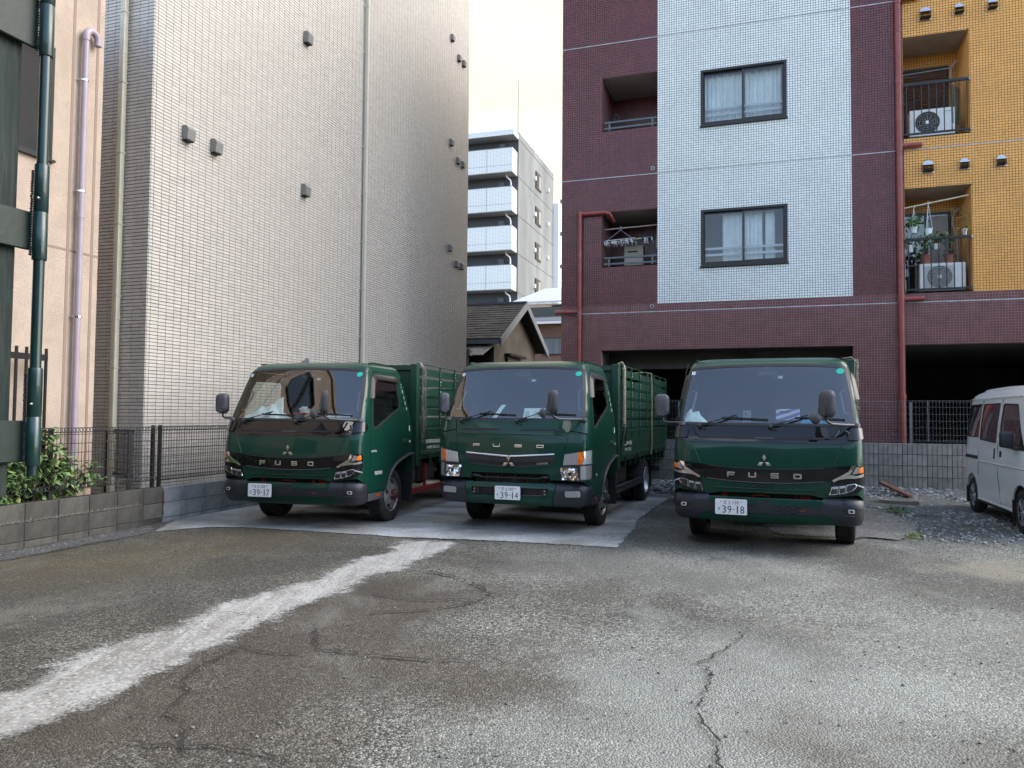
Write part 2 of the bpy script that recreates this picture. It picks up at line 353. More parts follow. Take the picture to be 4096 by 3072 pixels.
M['dark_asph'] = concrete_mat('dark asphalt edge', (.085, .083, .082), (.05, .05, .05), 3, 0, .25)
M['crack'] = mat('crack dirt', (.028, .025, .022), 1)

def feather(m, soft=.5, nscale=6.0):
    """lets a sheet fade out irregularly towards its rim (vertex attribute core: 0 at the rim, 1 well inside)"""
    nt = m.node_tree; b = nt.nodes['Principled BSDF']; out = [n for n in nt.nodes if n.type == 'OUTPUT_MATERIAL'][0]
    at = nt.nodes.new('ShaderNodeAttribute'); at.attribute_name = 'core'; v = _vec(nt)
    n1 = _noise(nt, v, nscale, 6, .7, .5); n2 = _noise(nt, v, 70, 2, .6)
    f = _math(nt, 'ADD', at.outputs['Fac'], _math(nt, 'ADD', _math(nt, 'MULTIPLY', _math(nt, 'SUBTRACT', n1.outputs['Fac'], .5), 1.5), _math(nt, 'MULTIPLY', _math(nt, 'SUBTRACT', n2.outputs['Fac'], .5), .8)))
    f = _ramp(nt, f, .12, .12+soft)
    t = nt.nodes.new('ShaderNodeBsdfTransparent'); mx = nt.nodes.new('ShaderNodeMixShader'); nt.links.new(f, mx.inputs[0]); nt.links.new(t.outputs[0], mx.inputs[1]); nt.links.new(b.outputs[0], mx.inputs[2]); nt.links.new(mx.outputs[0], out.inputs[0])
def sheet(name, poly, z, mat_, jit=.012, step=.12, fade=.16, h=.10):
    """flat irregular sheet on the ground; its outline wobbles a little and its rim wears away"""
    pts = dens2(poly, step, jit); m = len(pts); B = np.array(pts); xs, ys = B[:, 0], B[:, 1]; ins = []
    gx, gy = np.meshgrid(np.arange(xs.min()+h/2, xs.max(), h), np.arange(ys.min()+h/2, ys.max(), h)); G = np.stack([gx.ravel(), gy.ravel()], 1)+RNG.uniform(-h*.2, h*.2, (gx.size, 2))
    c = np.zeros(len(G), bool)
    for i in range(m):
        x1, y1 = B[i]; x2, y2 = B[i-1]; k = ((y1 > G[:, 1]) != (y2 > G[:, 1])) & (G[:, 0] < (x2-x1)*(G[:, 1]-y1)/((y2-y1) or 1e-9)+x1); c ^= k
    G = G[c]; E2 = B-np.roll(B, 1, 0)
    def dmin(Q):
        d = np.full(len(Q), 9.)
        for i in range(m):
            a = B[i-1]; e = E2[i]; t = np.clip(((Q-a)@e)/max(1e-9, e@e), 0, 1); d = np.minimum(d, np.hypot(*(Q-a-t[:, None]*e).T))
        return d
    G = G[dmin(G) > h*.35]
    r = delaunay_2d_cdt([Vector(p) for p in pts]+[Vector(p) for p in G], [], [list(range(m))], 1, 1e-5)
    V = np.array([(v.x, v.y) for v in r[0]]); mb = MB(); mb.add([(x, y, z) for x, y in V], [tuple(f) for f in r[2]])
    me = bpy.data.meshes.new(name); me.from_pydata(mb.v, [], mb.f); me.materials.append(mat_)
    at = me.attributes.new('core', 'FLOAT', 'POINT'); at.data.foreach_set('value', np.clip(dmin(V)/fade, 0, 1).astype(np.float32))
    o = link(name, me)
    if me.polygons[0].normal.z < 0: me.flip_normals()
    return tag(o, kind='structure')
def dens2(poly, step, jit):
    pts = []
    for i, p in enumerate(poly):
        q = poly[(i+1) % len(poly)]; n = max(1, int(math.dist(p, q)/step))
        for k in range(n):
            t = k/n; pts.append((p[0]+(q[0]-p[0])*t+random.uniform(-jit, jit), p[1]+(q[1]-p[1])*t+random.uniform(-jit, jit)))
    return pts
feather(M['slab'], .25, 9); feather(M['trail'], .55, 5); feather(M['pad'], .3, 8); feather(M['dark_asph'], .6, 7)
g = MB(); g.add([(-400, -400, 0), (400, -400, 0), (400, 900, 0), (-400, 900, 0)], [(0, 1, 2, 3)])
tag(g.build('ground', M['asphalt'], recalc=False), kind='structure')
SLAB = [(-4.34, 9.43), (-3.85, 9.82), (-3.43, 9.85), (-2.74, 9.65), (-2.28, 9.5), (-1.6, 9.26), (-1.24, 9.14), (-0.47, 9.0), (0.18, 8.84), (1.18, 8.55), (1.31, 8.97), (1.62, 10.03), (1.83, 10.98), (2.0, 11.43), (2.39, 12.58), (2.77, 13.57), (2.95, 14.17), (3.2, 15.2), (-2.5, 17.2), (-4.15, 12.2), (-4.58, 10.5)]
sheet('concrete_slab', SLAB, .008, M['slab'], fade=.05)
UP = [(-1.30, 9.10), (-1.44, 8.42), (-1.39, 8.13), (-1.57, 7.94), (-1.74, 7.27), (-1.8, 6.87), (-1.99, 6.54), (-2.14, 6.21), (-2.31, 5.99), (-2.35, 5.89), (-2.31, 5.7), (-2.39, 5.47), (-2.38, 5.33), (-2.49, 5.09), (-2.59, 4.89), (-2.68, 4.66), (-2.72, 4.45), (-2.64, 4.34), (-2.62, 4.21), (-2.72, 4.05), (-2.9, 3.2), (-3.2, 1.5)]
LO = [(-0.41, 8.97), (-0.5, 8.86), (-0.61, 8.22), (-0.71, 7.93), (-0.87, 7.62), (-0.89, 7.3), (-1.06, 7.07), (-1.2, 6.79), (-1.25, 6.33), (-1.35, 6.08), (-1.52, 5.82), (-1.56, 5.48), (-1.66, 5.13), (-1.71, 4.85), (-1.78, 4.7), (-1.81, 4.48), (-1.88, 4.13), (-1.94, 4.01), (-1.98, 3.74), (-2.01, 3.64), (-2.09, 3.55), (-2.13, 3.44), (-2.19, 3.3), (-2.45, 1.5)]
sheet('worn_strip', UP+LO[::-1], .006, M['trail'], .018, fade=.28)
sheet('asphalt_patch', [(5.93, 13.06), (5.95, 12.39), (5.73, 11.4), (5.56, 10.71), (5.39, 10.17), (4.95, 9.6), (4.62, 9.18), (4.48, 9.33), (4.3, 9.41), (4.16, 9.34), (3.3, 9.6), (3.5, 12), (4.2, 13.6)], .012, M['pad'], .02, fade=.06)
sheet('asphalt_edge', [(-5.6, 4.0), (-4.9, 7.45), (-4.8, 7.79), (-4.7, 8.17), (-4.62, 8.53), (-4.48, 8.81), (-4.37, 9.11), (-4.34, 9.45), (-4.6, 10.2), (-4.75, 9.9), (-5.29, 8.03), (-6.4, 4.3)], .004, M['dark_asph'], .02, fade=.12)
CR = [([(-0.88, 7.21), (-0.69, 7.1), (-0.5, 6.94), (-0.37, 6.73), (-0.25, 6.53), (-0.21, 6.4), (-0.16, 6.23), (-0.24, 6.07), (-0.35, 5.93), (-0.47, 5.83), (-0.59, 5.77), (-0.72, 5.71), (-0.91, 5.68), (-1.1, 5.62)], .017),
      ([(-1.26, 6.29), (-1.1, 6.24), (-0.95, 6.15), (-0.74, 6.06), (-0.54, 6.06), (-0.38, 6.11), (-0.25, 6.05), (-0.06, 6.02), (0.12, 5.95)], .009), ([(-0.4, 7.66), (-0.08, 7.66), (0.24, 7.63), (0.56, 7.6)], .010),
      ([(-1.36, 5.38), (-1.26, 5.07), (-1.23, 4.9), (-1.17, 4.78), (-1.08, 4.77), (-1.02, 4.74), (-0.87, 4.69), (-0.7, 4.64), (-0.52, 4.6), (-0.33, 4.59), (-0.14, 4.58)], .012),
      ([(-1.19, 4.8), (-1.29, 4.7), (-1.41, 4.68), (-1.53, 4.74), (-1.66, 4.83), (-1.69, 4.69), (-1.72, 4.57), (-1.77, 4.48), (-1.78, 4.37), (-1.77, 4.23), (-1.68, 4.07), (-1.65, 3.95), (-1.66, 3.84), (-1.63, 3.76), (-1.55, 3.65), (-1.48, 3.54), (-1.41, 3.39), (-1.39, 3.3), (-1.35, 3.0)], .010),
      ([(-1.64, 3.77), (-1.74, 3.73), (-1.84, 3.68), (-1.96, 3.73)], .007), ([(-1.74, 3.42), (-1.58, 3.4), (-1.41, 3.39), (-1.28, 3.39), (-1.18, 3.35), (-1.06, 3.32), (-0.95, 3.28), (-0.87, 3.1)], .009),
      ([(1.18, 5.61), (1.41, 5.58), (1.63, 5.55), (1.87, 5.59), (2.03, 5.55), (2.23, 5.47), (2.53, 5.37), (2.68, 5.34)], .007), ([(1.64, 5.35), (1.51, 5.08), (1.36, 4.87), (1.23, 4.73), (1.13, 4.59), (1.13, 4.41), (1.03, 4.1), (0.95, 3.92), (0.92, 3.72), (0.92, 3.59), (0.93, 3.47), (0.88, 3.34), (0.89, 3.0)], .008),
      ([(1.75, 10.05), (2.1, 9.99), (2.32, 9.93)], .012), ([(2.35, 9.73), (2.17, 9.21)], .012), ([(4.0, 9.4), (4.16, 9.34), (4.3, 9.41), (4.48, 9.33), (4.62, 9.18)], .03), ([(1.77, 7.65), (2.08, 7.92), (2.29, 8.07), (2.57, 8.27), (2.68, 8.62)], .009),
      ([(-2.24, 5.68), (-2.06, 5.64), (-1.86, 5.59), (-1.67, 5.53)], .007), ([(-1.67, 4.04), (-1.56, 4.06), (-1.47, 4.17)], .007), ([(-1.24, 9.13), (-0.9, 9.06), (-0.39, 8.99)], .014), ([(-4.9, 7.45), (-4.8, 7.79), (-4.7, 8.17), (-4.62, 8.53), (-4.48, 8.81), (-4.37, 9.11)], .014)]
mb = MB()
for pts, w in CR:
    P = []
    for i in range(len(pts)-1):
        a, b = Vector(pts[i]), Vector(pts[i+1]); n = max(2, int((b-a).length/.035)); d = (b-a).normalized(); nn = Vector((-d.y, d.x))
        for k in range(n): P.append((a+(b-a)*k/n+nn*random.gauss(0, .011), nn))
    L = len(P)
    for i in range(L-1):
        def ww(j): return 1.7*w*(.35+.9*random.random())*min(1, .3+min(j, L-1-j)*.12)
        (a, na), (b, nb) = P[i], P[i+1]
        if random.random() < .1: continue
        if i == 0 or not lastw: lastw = ww(i)
        w2 = ww(i+1); mb.add([(*(a-na*lastw/2), .0165), (*(a+na*lastw/2), .0165), (*(b+nb*w2/2), .0165), (*(b-nb*w2/2), .0165)], [(0, 3, 2, 1)]); lastw = w2
o = mb.build('cracks', M['crack'], recalc=False); tag(o, kind='structure')
# chips, grit and small litter lying on the asphalt
def stones(name, pts, mat_, tint=True):
    V = []; F = []; T = []
    ico = [(0, 0, 1), (.89, 0, .45), (.28, .85, .45), (-.72, .53, .45), (-.72, -.53, .45), (.28, -.85, .45), (.72, .53, -.45), (-.28, .85, -.45), (-.89, 0, -.45), (-.28, -.85, -.45), (.72, -.53, -.45), (0, 0, -1)]
    fi = [(0, 1, 2), (0, 2, 3), (0, 3, 4), (0, 4, 5), (0, 5, 1), (1, 6, 2), (2, 7, 3), (3, 8, 4), (4, 9, 5), (5, 10, 1), (2, 6, 7), (3, 7, 8), (4, 8, 9), (5, 9, 10), (1, 10, 6), (7, 6, 11), (8, 7, 11), (9, 8, 11), (10, 9, 11), (6, 10, 11)]
    base = np.array(ico)
    for (x, y, z, r) in pts:
        q = base*(1+RNG.uniform(-.3, .3, (12, 1)))*np.array([r*random.uniform(.8, 1.5), r*random.uniform(.7, 1.2), r*random.uniform(.45, .85)])
        a = random.uniform(0, 6.28); c, s = math.cos(a), math.sin(a)
        q = q@np.array([[c, s, 0], [-s, c, 0], [0, 0, 1]])+np.array([x, y, z+r*.3]); b = len(V)
        V += q.tolist(); F += [(i+b, j+b, k+b) for i, j, k in fi]; T += [random.random()]*20
    me = bpy.data.meshes.new(name); me.from_pydata(V, [], F); me.materials.append(mat_)
    at = me.attributes.new('tint', 'FLOAT', 'FACE'); at.data.foreach_set('value', T)
    o = link(name, me); return tag(o, kind='stuff')
M['gravel'] = mat('crushed stone', (.26, .265, .26), .85, var=.3, vs=14, tint=.55)
def gpt(s, n):  # grid coordinates of the red building's front to world xy
    v = Vector((1.068, 16.771, 0))+gvec(s, n); return v.x, v.y
pts = []
for i in range(5200):          # the bank of crushed stone against the block wall
    s = random.uniform(1.2, 9.2); n = -.70-abs(random.gauss(0, 1))*(1.0 if s > 5.7 else .42)
    if n < -4.4: continue
    z = max(0, .20+(n+.7)*.16); pts.append((*gpt(s, n), z-.01, random.uniform(.012, .042)*(1 if random.random() < .93 else 1.7)))
for i in range(2600):         # scattered over the ground beside the van
    s = random.uniform(4.9, 9.5); n = random.uniform(-5.9, -2.0); x, y = gpt(s, n)
    if x < 5.05+max(0, (y-9.3))*.22+random.uniform(-.1, .1): continue
    pts.append((x, y, .0, random.uniform(.008, .026)))
stones('gravel', pts, M['gravel'])
mb = MB(); ns = 40                 # earth under the stones
rows = [(-.66, .215), (-.9, .19), (-1.3, .12), (-1.8, .055), (-2.4, .018), (-3.2, .005)]
vs = [(*gpt(.6+9.4*i/ns, n*(1 if .6+9.4*i/ns > 5.6 or k < 1 else .72)), z*random.uniform(.8, 1.1)) for k, (n, z) in enumerate(rows) for i in range(ns+1)]
mb.add(vs, [(k*(ns+1)+i, (k+1)*(ns+1)+i, (k+1)*(ns+1)+i+1, k*(ns+1)+i+1) for k in range(len(rows)-1) for i in range(ns)])
o = mb.build('gravel_bank', mat('gravelly earth', (.15, .15, .142), .95, var=.45, vs=26, bump=.8, bs=60), smooth=60); tag(o, kind='structure')
pts = []
for i in range(800):
    y = 3.1+7*random.random()**1.3; x = random.uniform(-.72, .74)*y; pts.append((x, y, .004, random.uniform(.003, .009)))
for i in range(220):
    t = random.random(); pts.append((-5.2+.75*t+random.gauss(0, .05)+.06, 7.9+2.2*t+random.gauss(0, .08)-.1, .006, random.uniform(.003, .008)))
stones('loose_grit', pts, mat('loose grit', (.19, .18, .16), .9, tint=.6))
mb = MB(); mb.lathe([(0, .0125), (.30, .0125), (.31, .011), (.315, .004)], (0, 0, 0), (0, 0, 1), 32)
mh = thing('manhole_cover', 'round dark iron cover set in the asphalt under the right hand truck front wheel', 'manhole cover', (2.44, 9.27, .008)); 
o = mb.build('cover', mat('dark iron', (.045, .043, .04), .6, .3, var=.3, vs=20, bump=.5, bs=60), mh)

# ------------------------------------------------------------------ low block wall on the left
LW0 = Vector((-5.296, 8.043, 0)); LA = R(-16.53)
M['block_old'] = mat('old grimy concrete block', (.075, .070, .060), .9, var=.3, vs=5, bump=.5, bs=90, tint=.25, dirt=(.045, .04, .034, .8), ds=3, stretch=(1, 1, .6))
M['block_new'] = mat('grey concrete block', (.235, .245, .25), .9, var=.2, vs=6, bump=.4, bs=90, tint=.12, dirt=(.12, .12, .115, .5), ds=3)
M['mortar'] = mat('mortar', (.05, .046, .04), .95, var=.2, vs=30)
M['lime'] = mat('lime streaks', (.15, .142, .125), .95, var=.3, vs=30)
lw = thing('block_wall', 'low concrete block wall, grimy then lighter grey, along the left side under the wire fence', 'wall', LW0, LA)
# local y runs along the wall (away), local x points into the lot; face at x = 0
mb = MB(); mb.box(-.115, -.008, -4.4, 2.335, -.02, .470); mb.box(-.115, -.008, 2.335, 9, -.02, .455); mb.build('mortar_core', M['mortar'], lw)
blk_o = MB().box(-.120, .0, 0, .420, 0, .192).mesh('block', M['block_old'], bevel=.006)
cap_o = MB().box(-.122, .002, 0, .420, 0, .205).mesh('block', M['block_old'], bevel=.008, seg=2)
blk_b = MB().box(-.120, .004, 0, .420, 0, .075).mesh('block', M['block_old'], bevel=.005)
blk_n = MB().box(-.120, .004, 0, .422, 0, .192).mesh('block', M['block_new'], bevel=.005)
cap_n = MB().box(-.120, .004, 0, .422, 0, .200).mesh('block', M['block_new'], bevel=.005)
low_n = MB().box(-.120, .004, 0, .422, 0, .075).mesh('block', M['block_new'], bevel=.004)
for i in range(-11, 6):
    y = .281+(i-1)*.4275
    if y+.42 > 2.34: continue
    link('block', blk_b, lw, (0, y, -.015)); link('block', blk_o, lw, (random.uniform(-.002, .002), y, .066)); link('block', cap_o, lw, (random.uniform(-.002, .003), y, .265))
mbc = MB().box(-.120, .0, 0, .335, 0, .205).mesh('block', M['block_old'], bevel=.006)
link('block', mbc, lw, (0, 1.998, .265)); link('block', MB().box(-.12, 0, 0, .335, 0, .192).mesh('block', M['block_old'], bevel=.006), lw, (0, 1.998, .066))
for i in range(15):
    y = 2.345+i*.43
    link('block', low_n, lw, (0, y, -.02)); link('block', blk_n, lw, (random.uniform(-.001, .002), y, .062)); link('block', cap_n, lw, (random.uniform(-.001, .002), y, .260))
# white lime bloom under the top course of the old part
mb = MB()
for k in range(420):
    y = random.uniform(-.6, 1.95); w = random.uniform(.004, .02); h = random.uniform(.006, .026)*(1.8 if random.random() < .08 else 1)
    z0 = .272+random.uniform(-.012, .012); mb.add([(.0042, y, z0), (.0042, y+w, z0), (.0042, y+w*.6, z0+h), (.0042, y+w*.3, z0+h)], [(0, 1, 2, 3)])
mb.build('lime_bloom', M['lime'], lw, recalc=False, kind='stuff')
mb = MB()
for k in range(22): 
    y = 2.333+random.gauss(0, .008); z0 = random.uniform(.10, .36); mb.add([(.0075, y, z0), (.0075, y+random.uniform(.008, .02), z0), (.0075, y+.012, z0+random.uniform(.02, .07)), (.0075, y, z0+.03)], [(0, 1, 2, 3)])
mb.build('rust_streak', mat('rust', (.12, .05, .022), .9), lw, recalc=False, kind='stuff')

# ------------------------------------------------------------------ black mesh fence on the low wall
M['wire'] = mat('black coated wire', (.018, .017, .018), .45)
def mesh_fence(name, label, L, z0, z1, loc, rz, posts, pv=.05, ph=.105, mat_=None, r=.0038, loop=.05, group=None):
    mat_ = mat_ or M['wire']
    f = thing(name, label, 'fence', loc, rz, group); mb = MB()
    n = int(L/pv)
    for i in range(n+1): mb.tube([(0, i*pv, z0), (0, i*pv, z1)], r, 4, cap=False)
    k = int((z1-z0)/ph)
    for j in range(k+1): mb.tube([(.005, 0, z0+j*ph), (.005, L, z0+j*ph)], r*1.05, 4, cap=False)
    if loop:   # rolled double loops at top and bottom
        for zz, sg in ((z1, 1), (z0, -1)):
            for dz in (0, -loop*sg): mb.tube([(.006, 0, zz+dz), (.006, L, zz+dz)], r*1.2, 4, cap=False)
            for i in range(n): mb.tube([(.008, i*pv+pv*.5+pv*.42*math.cos(a), zz-loop*sg*.5+loop*.48*math.sin(a)) for a in [t*PI/3 for t in range(7)]], r*1.1, 3, cap=False)
    mb.build('wire_mesh', mat_, f, recalc=False)
    for y, za, zb, w in posts:
        p = MB(); p.box(-.012-w, -.012, y-w/2, y+w/2, za, zb); p.build('post', mat_, f, bevel=.004)
    return f
fx = -.055
def lwp(x, y, z=0): return LW0+Vector((math.cos(LA)*x-math.sin(LA)*y, math.sin(LA)*x+math.cos(LA)*y, z))
mesh_fence('wire_fence', 'black wire mesh fence on the grimy part of the low wall, shrub growing through it', 4.9, .565, 1.27, lwp(fx, -2.6), LA, [(.55, .47, 1.30, .04), (3.25, .47, 1.26, .045), (4.83, .47, 1.29, .042)])
mesh_fence('wire_fence', 'black wire mesh fence on the lighter grey blocks, running behind the left truck', 6.4, .555, 1.275, lwp(fx, 2.335), LA, [(.018, .45, 1.29, .042), (2.2, .45, 1.29, .042), (4.2, .45, 1.29, .042)])
mesh_fence('wire_fence', 'short black mesh fence panel turned across the gap between the pink and the tiled house', .95, .57, 1.22, lwp(-.36, 2.18), LA+R(62), [(.03, .0, 1.20, .045), (.92, .0, 1.20, .045)])
mb = MB(); mb.box(-.62, -.13, 1.45, 2.3, 0, .40); o = mb.build('curb_block', M['block_old'], None, bevel=.01); o.location = LW0; o.rotation_euler = (0, 0, LA); tag(o, kind='structure')

# ------------------------------------------------------------------ pink rendered house on the far left
PK0 = lwp(-.35, 1.49); PA = R(-18.5)
M['stucco'] = mat('pink beige stucco', (.46, .36, .28), .9, var=.10, vs=2, bump=1.0, bs=42, dirt=(.36, .265, .20, .5), ds=.9)
M['sealant'] = mat('brown joint sealant', (.28, .20, .155), .8)
M['lilac'] = mat('lilac grey pipe', (.37, .30, .335), .4, var=.06, vs=4)
M['frame_dk'] = mat('dark bronze frame', (.018, .016, .016), .35, .3)
pk = thing('pink_house', 'pink beige rough rendered house at the far left with lilac drain pipe on it', 'house', PK0, PA)
# local -y runs towards the camera, face at x = 0, far corner at y = 0
def wall_cells(xs, zs, holes):
    xs = sorted(set(xs+[h[i] for h in holes for i in (0, 1)])); zs = sorted(set(zs+[h[i] for h in holes for i in (2, 3)]))
    for a, b in zip(xs, xs[1:]):
        for c, d in zip(zs, zs[1:]):
            mx, mz = (a+b)/2, (c+d)/2
            if not any(h[0] < mx < h[1] and h[2] < mz < h[3] for h in holes): yield a, b, c, d
ph_ = [(-2.2, -.70, 4.40, 5.74), (-5.6, -3.6, 4.40, 5.74), (-5.6, -3.6, 1.2, 2.6), (-9.2, -7.2, 4.4, 5.74)]
mb = MB()
for a, b, c, d in wall_cells([-18, 0], [0, 7.0], ph_): mb.box(-.3, 0, a, b, c, d)
mb.box(-5, -.3, -.3, 0, 0, 7.0); mb.box(-5, 0.08, -18, .0, 7.0, 7.15); mb.build('wall', M['stucco'], pk)
mb = MB()
for y in (-.095, -.44, -3.2, -6.3): mb.box(.0, .004, y-.018, y+.018, 0, 7.0)
mb.box(0, .0045, -18, 0, 3.385, 3.41); mb.build('wall_joint', M['sealant'], pk)
for (a, b, c, d) in ph_:
    w = MB(); w.box(-.12, .015, a, b, c, c+.04); w.box(-.12, .015, a, b, d-.04, d); w.box(-.12, .015, a, a+.04, c+.04, d-.04); w.box(-.12, .015, b-.04, b, c+.04, d-.04); w.box(-.1, .0, (a+b)/2-.03, (a+b)/2+.03, c+.04, d-.04); w.box(0, .05, a-.02, b+.02, c-.03, c-.001)
    wo_ = w.build('window', M['frame_dk'], pk); p = MB(); p.box(-.07, -.064, a+.04, b-.04, c+.04, d-.04); p.build('pane', mat('dark pane', (.03, .035, .04), .06, coat=.5), wo_)
dp = thing('drain_pipe', 'lilac drain pipe with a hooked top end on the pink wall', 'pipe', PK0, PA)
def arc(c, u, v, r, a0, a1, n=7): return [Vector(c)+Vector(u)*r*math.cos(a0+(a1-a0)*i/n)+Vector(v)*r*math.sin(a0+(a1-a0)*i/n) for i in range(n+1)]
mb = MB(); yy = -.335; xx = .075
mb.tube([(xx, yy, .0), (xx, yy, 6.05)], .036, 14); mb.build('pipe', M['lilac'], dp, smooth=40)
mb = MB(); mb.tube([(xx, yy, 6.0), (xx, yy, 6.06)]+arc((xx, yy+.085, 6.06), (0, -1, 0), (0, 0, 1), .085, 0, PI*.93)+[(xx, yy+.17, 6.0)], .043, 14); mb.build('elbow', M['lilac'], dp, smooth=40)
mb = MB(); mb.tube([(xx, yy, 3.80), (xx, yy, 3.90)], .041, 14); mb.build('collar', M['lilac'], dp, smooth=40)
for z in (5.50, 4.03+.1, 2.6): 
    b_ = MB(); b_.cyl((xx, yy, z-.012), (xx, yy, z+.012), .041, 14); b_.bar((0, yy-.05, z), (xx, yy-.045, z), .012, .012); b_.build('clamp', M['chrome'], dp)
mb = MB()
for i in range(4): mb.box(-.10, -.08, -1.05+i*.155, -1.03+i*.155, 0, 2.55-.0)
mb.box(-.105, -.075, -1.1, -.55, 2.38, 2.43)
pf = thing('iron_fence', 'dark spiked iron fence bars in front of the pink wall behind the shrub', 'fence', lwp(-.18, 1.55), LA)
for i in range(4): b_ = MB(); b_.box(-.012, .012, -1.30+i*.125, -1.276+i*.125, 0, 2.17+.02*(i == 2)); b_.build('bar', M['frame_dk'], pf)
b_ = MB(); b_.box(-.014, .014, -1.45, -.9, 2.03, 2.10); b_.build('rail', M['frame_dk'], pf); b_ = MB(); b_.box(-.014, .014, -1.45, -.9, .9, .95); b_.build('rail', M['frame_dk'], pf)

# ------------------------------------------------------------------ tiles as real geometry
def tile_rects(x0, x1, z0, z1, px, pz, ox, oz, gap, holes=()):
    i0, i1 = math.floor((x0-ox)/px), math.ceil((x1-ox)/px); j0, j1 = math.floor((z0-oz)/pz), math.ceil((z1-oz)/pz)
    I, J = np.meshgrid(np.arange(i0, i1), np.arange(j0, j1), indexing='ij'); I = I.ravel(); J = J.ravel()
    a = np.maximum(ox+I*px+gap/2, x0); b = np.minimum(ox+(I+1)*px-gap/2, x1); c = np.maximum(oz+J*pz+gap/2, z0); d = np.minimum(oz+(J+1)*pz-gap/2, z1)
    for h in holes:
        ov = (a < h[1]) & (b > h[0]) & (c < h[3]) & (d > h[2])
        opts = np.stack([np.clip(h[0]-a, 0, None)*(d-c), np.clip(b-h[1], 0, None)*(d-c), np.clip(h[2]-c, 0, None)*(b-a), np.clip(d-h[3], 0, None)*(b-a)])
        best = opts.argmax(0)
        b = np.where(ov & (best == 0), np.minimum(b, h[0]), b); a = np.where(ov & (best == 1), np.maximum(a, h[1]), a)
        d = np.where(ov & (best == 2), np.minimum(d, h[2]), d); c = np.where(ov & (best == 3), np.maximum(c, h[3]), c)
    ok = (b-a > .008) & (d-c > .008)
    return np.stack([a[ok], b[ok], c[ok], d[ok]], 1)
def tile_mesh(name, rects, depth, mat_, parent, org=(0, 0, 0), ax=(1, 0, 0), an=(0, -1, 0), inset=.0025, wob=.0002, kind='stuff'):
    """chamfered tiles standing proud by depth along an; ax runs along the wall, z is up"""
    n = len(rects); a, b, c, d = rects.T; e = inset; dd = depth+RNG.uniform(-wob, wob, (n,))
    S_ = np.stack([a, b, b, a, a+e, b-e, b-e, a+e], 1); Z_ = np.stack([c, c, d, d, c+e, c+e, d-e, d-e], 1); D_ = np.concatenate([np.zeros((n, 4)), np.repeat(dd[:, None], 4, 1)+RNG.uniform(-wob, wob, (n, 4))], 1)
    V = np.array(org)+S_[..., None]*np.array(ax)+Z_[..., None]*np.array((0, 0, 1.))+D_[..., None]*np.array(an)
    q = np.array([(4, 5, 6, 7), (0, 1, 5, 4), (1, 2, 6, 5), (2, 3, 7, 6), (3, 0, 4, 7)])
    if np.dot(np.cross(ax, (0, 0, 1)), an) < 0: q = q[:, ::-1]
    F = (np.arange(n)[:, None, None]*8+q[None]).reshape(-1, 4)
    me = bpy.data.meshes.new(name); me.vertices.add(n*8); me.vertices.foreach_set('co', V.astype(np.float32).ravel())
    me.loops.add(len(F)*4); me.loops.foreach_set('vertex_index', F.astype(np.int32).ravel()); me.polygons.add(len(F))
    me.polygons.foreach_set('loop_start', np.arange(0, len(F)*4, 4, dtype=np.int32)); me.polygons.foreach_set('loop_total', np.full(len(F), 4, dtype=np.int32))
    me.update(calc_edges=True); me.shade_flat(); me.materials.append(mat_)
    at = me.attributes.new('tint', 'FLOAT', 'FACE'); at.data.foreach_set('value', np.repeat(RNG.random(n), 5).astype(np.float32))
    o = link(name, me, parent); return tag(o, kind=kind)
def single_tiles(rects, depth, mat_, parent, org=(0, 0, 0), ax=(1, 0, 0), an=(0, -1, 0), inset=.0025):
    cache = {}; org, ax, an = Vector(org), Vector(ax), Vector(an); up = Vector((0, 0, 1))
    for a, b, c, d in rects:
        w, h = round((b-a)/2, 4), round((d-c)/2, 4)
        if (w, h) not in cache:
            e = inset; mb = MB(); P = lambda s, z, q: ax*s+up*z+an*q
            vs = [P(-w, -h, 0), P(w, -h, 0), P(w, h, 0), P(-w, h, 0), P(-w+e, -h+e, depth), P(w-e, -h+e, depth), P(w-e, h-e, depth), P(-w+e, h-e, depth)]
            mb.add(vs, [(4, 5, 6, 7), (0, 1, 5, 4), (1, 2, 6, 5), (2, 3, 7, 6), (3, 0, 4, 7)]); me = mb.mesh('tile', mat_)
            if me.polygons[0].normal.dot(an) < 0: me.flip_normals()
            cache[w, h] = me
        link('tile', cache[w, h], parent, org+ax*((a+b)/2)+up*((c+d)/2))

# ------------------------------------------------------------------ beige tiled building
BG = thing('tiled_building', 'tall building clad in small beige split-face tiles behind the left truck', 'building', (-5.125, 10.72, 0), GA)
M['beige'] = mat('beige split tile', (.52, .475, .42), .40, var=.07, vs=9, bump=.22, bs=40, tint=.06, stretch=(1, 1, 2.2))
M['grout_dk'] = mat('dark grout', (.05, .043, .036), .9)
BH = 14.6
mb = MB(); mb.box(-12, 0, 0, 11.86, 0, BH); mb.build('wall', M['grout_dk'], BG)
rr = tile_rects(0.0, 11.86, .1, BH, .1475, .0500, -.0895, 0.0, .0055)
sel = (rr[:, 0] < 1.37) & (rr[:, 2] > 1.30) & (rr[:, 3] < 2.82)
single_tiles(rr[sel], .009, M['beige'], BG, ax=(0, 1, 0), an=(1, 0, 0))
tile_mesh('wall_tiles', rr[~sel], .009, M['beige'], BG, ax=(0, 1, 0), an=(1, 0, 0))
rl = tile_rects(0.0, 3.2, .1, BH, .1475, .0500, -.0335, 0.0, .0055)
tile_mesh('wall_tiles', rl, .009, M['beige'], BG, ax=(-1, 0, 0), an=(0, -1, 0))
M['gutter'] = mat('beige downpipe', (.54, .49, .37), .35, var=.06, vs=3); M['gutter_gr'] = mat('grey beige downpipe', (.52, .485, .41), .4)
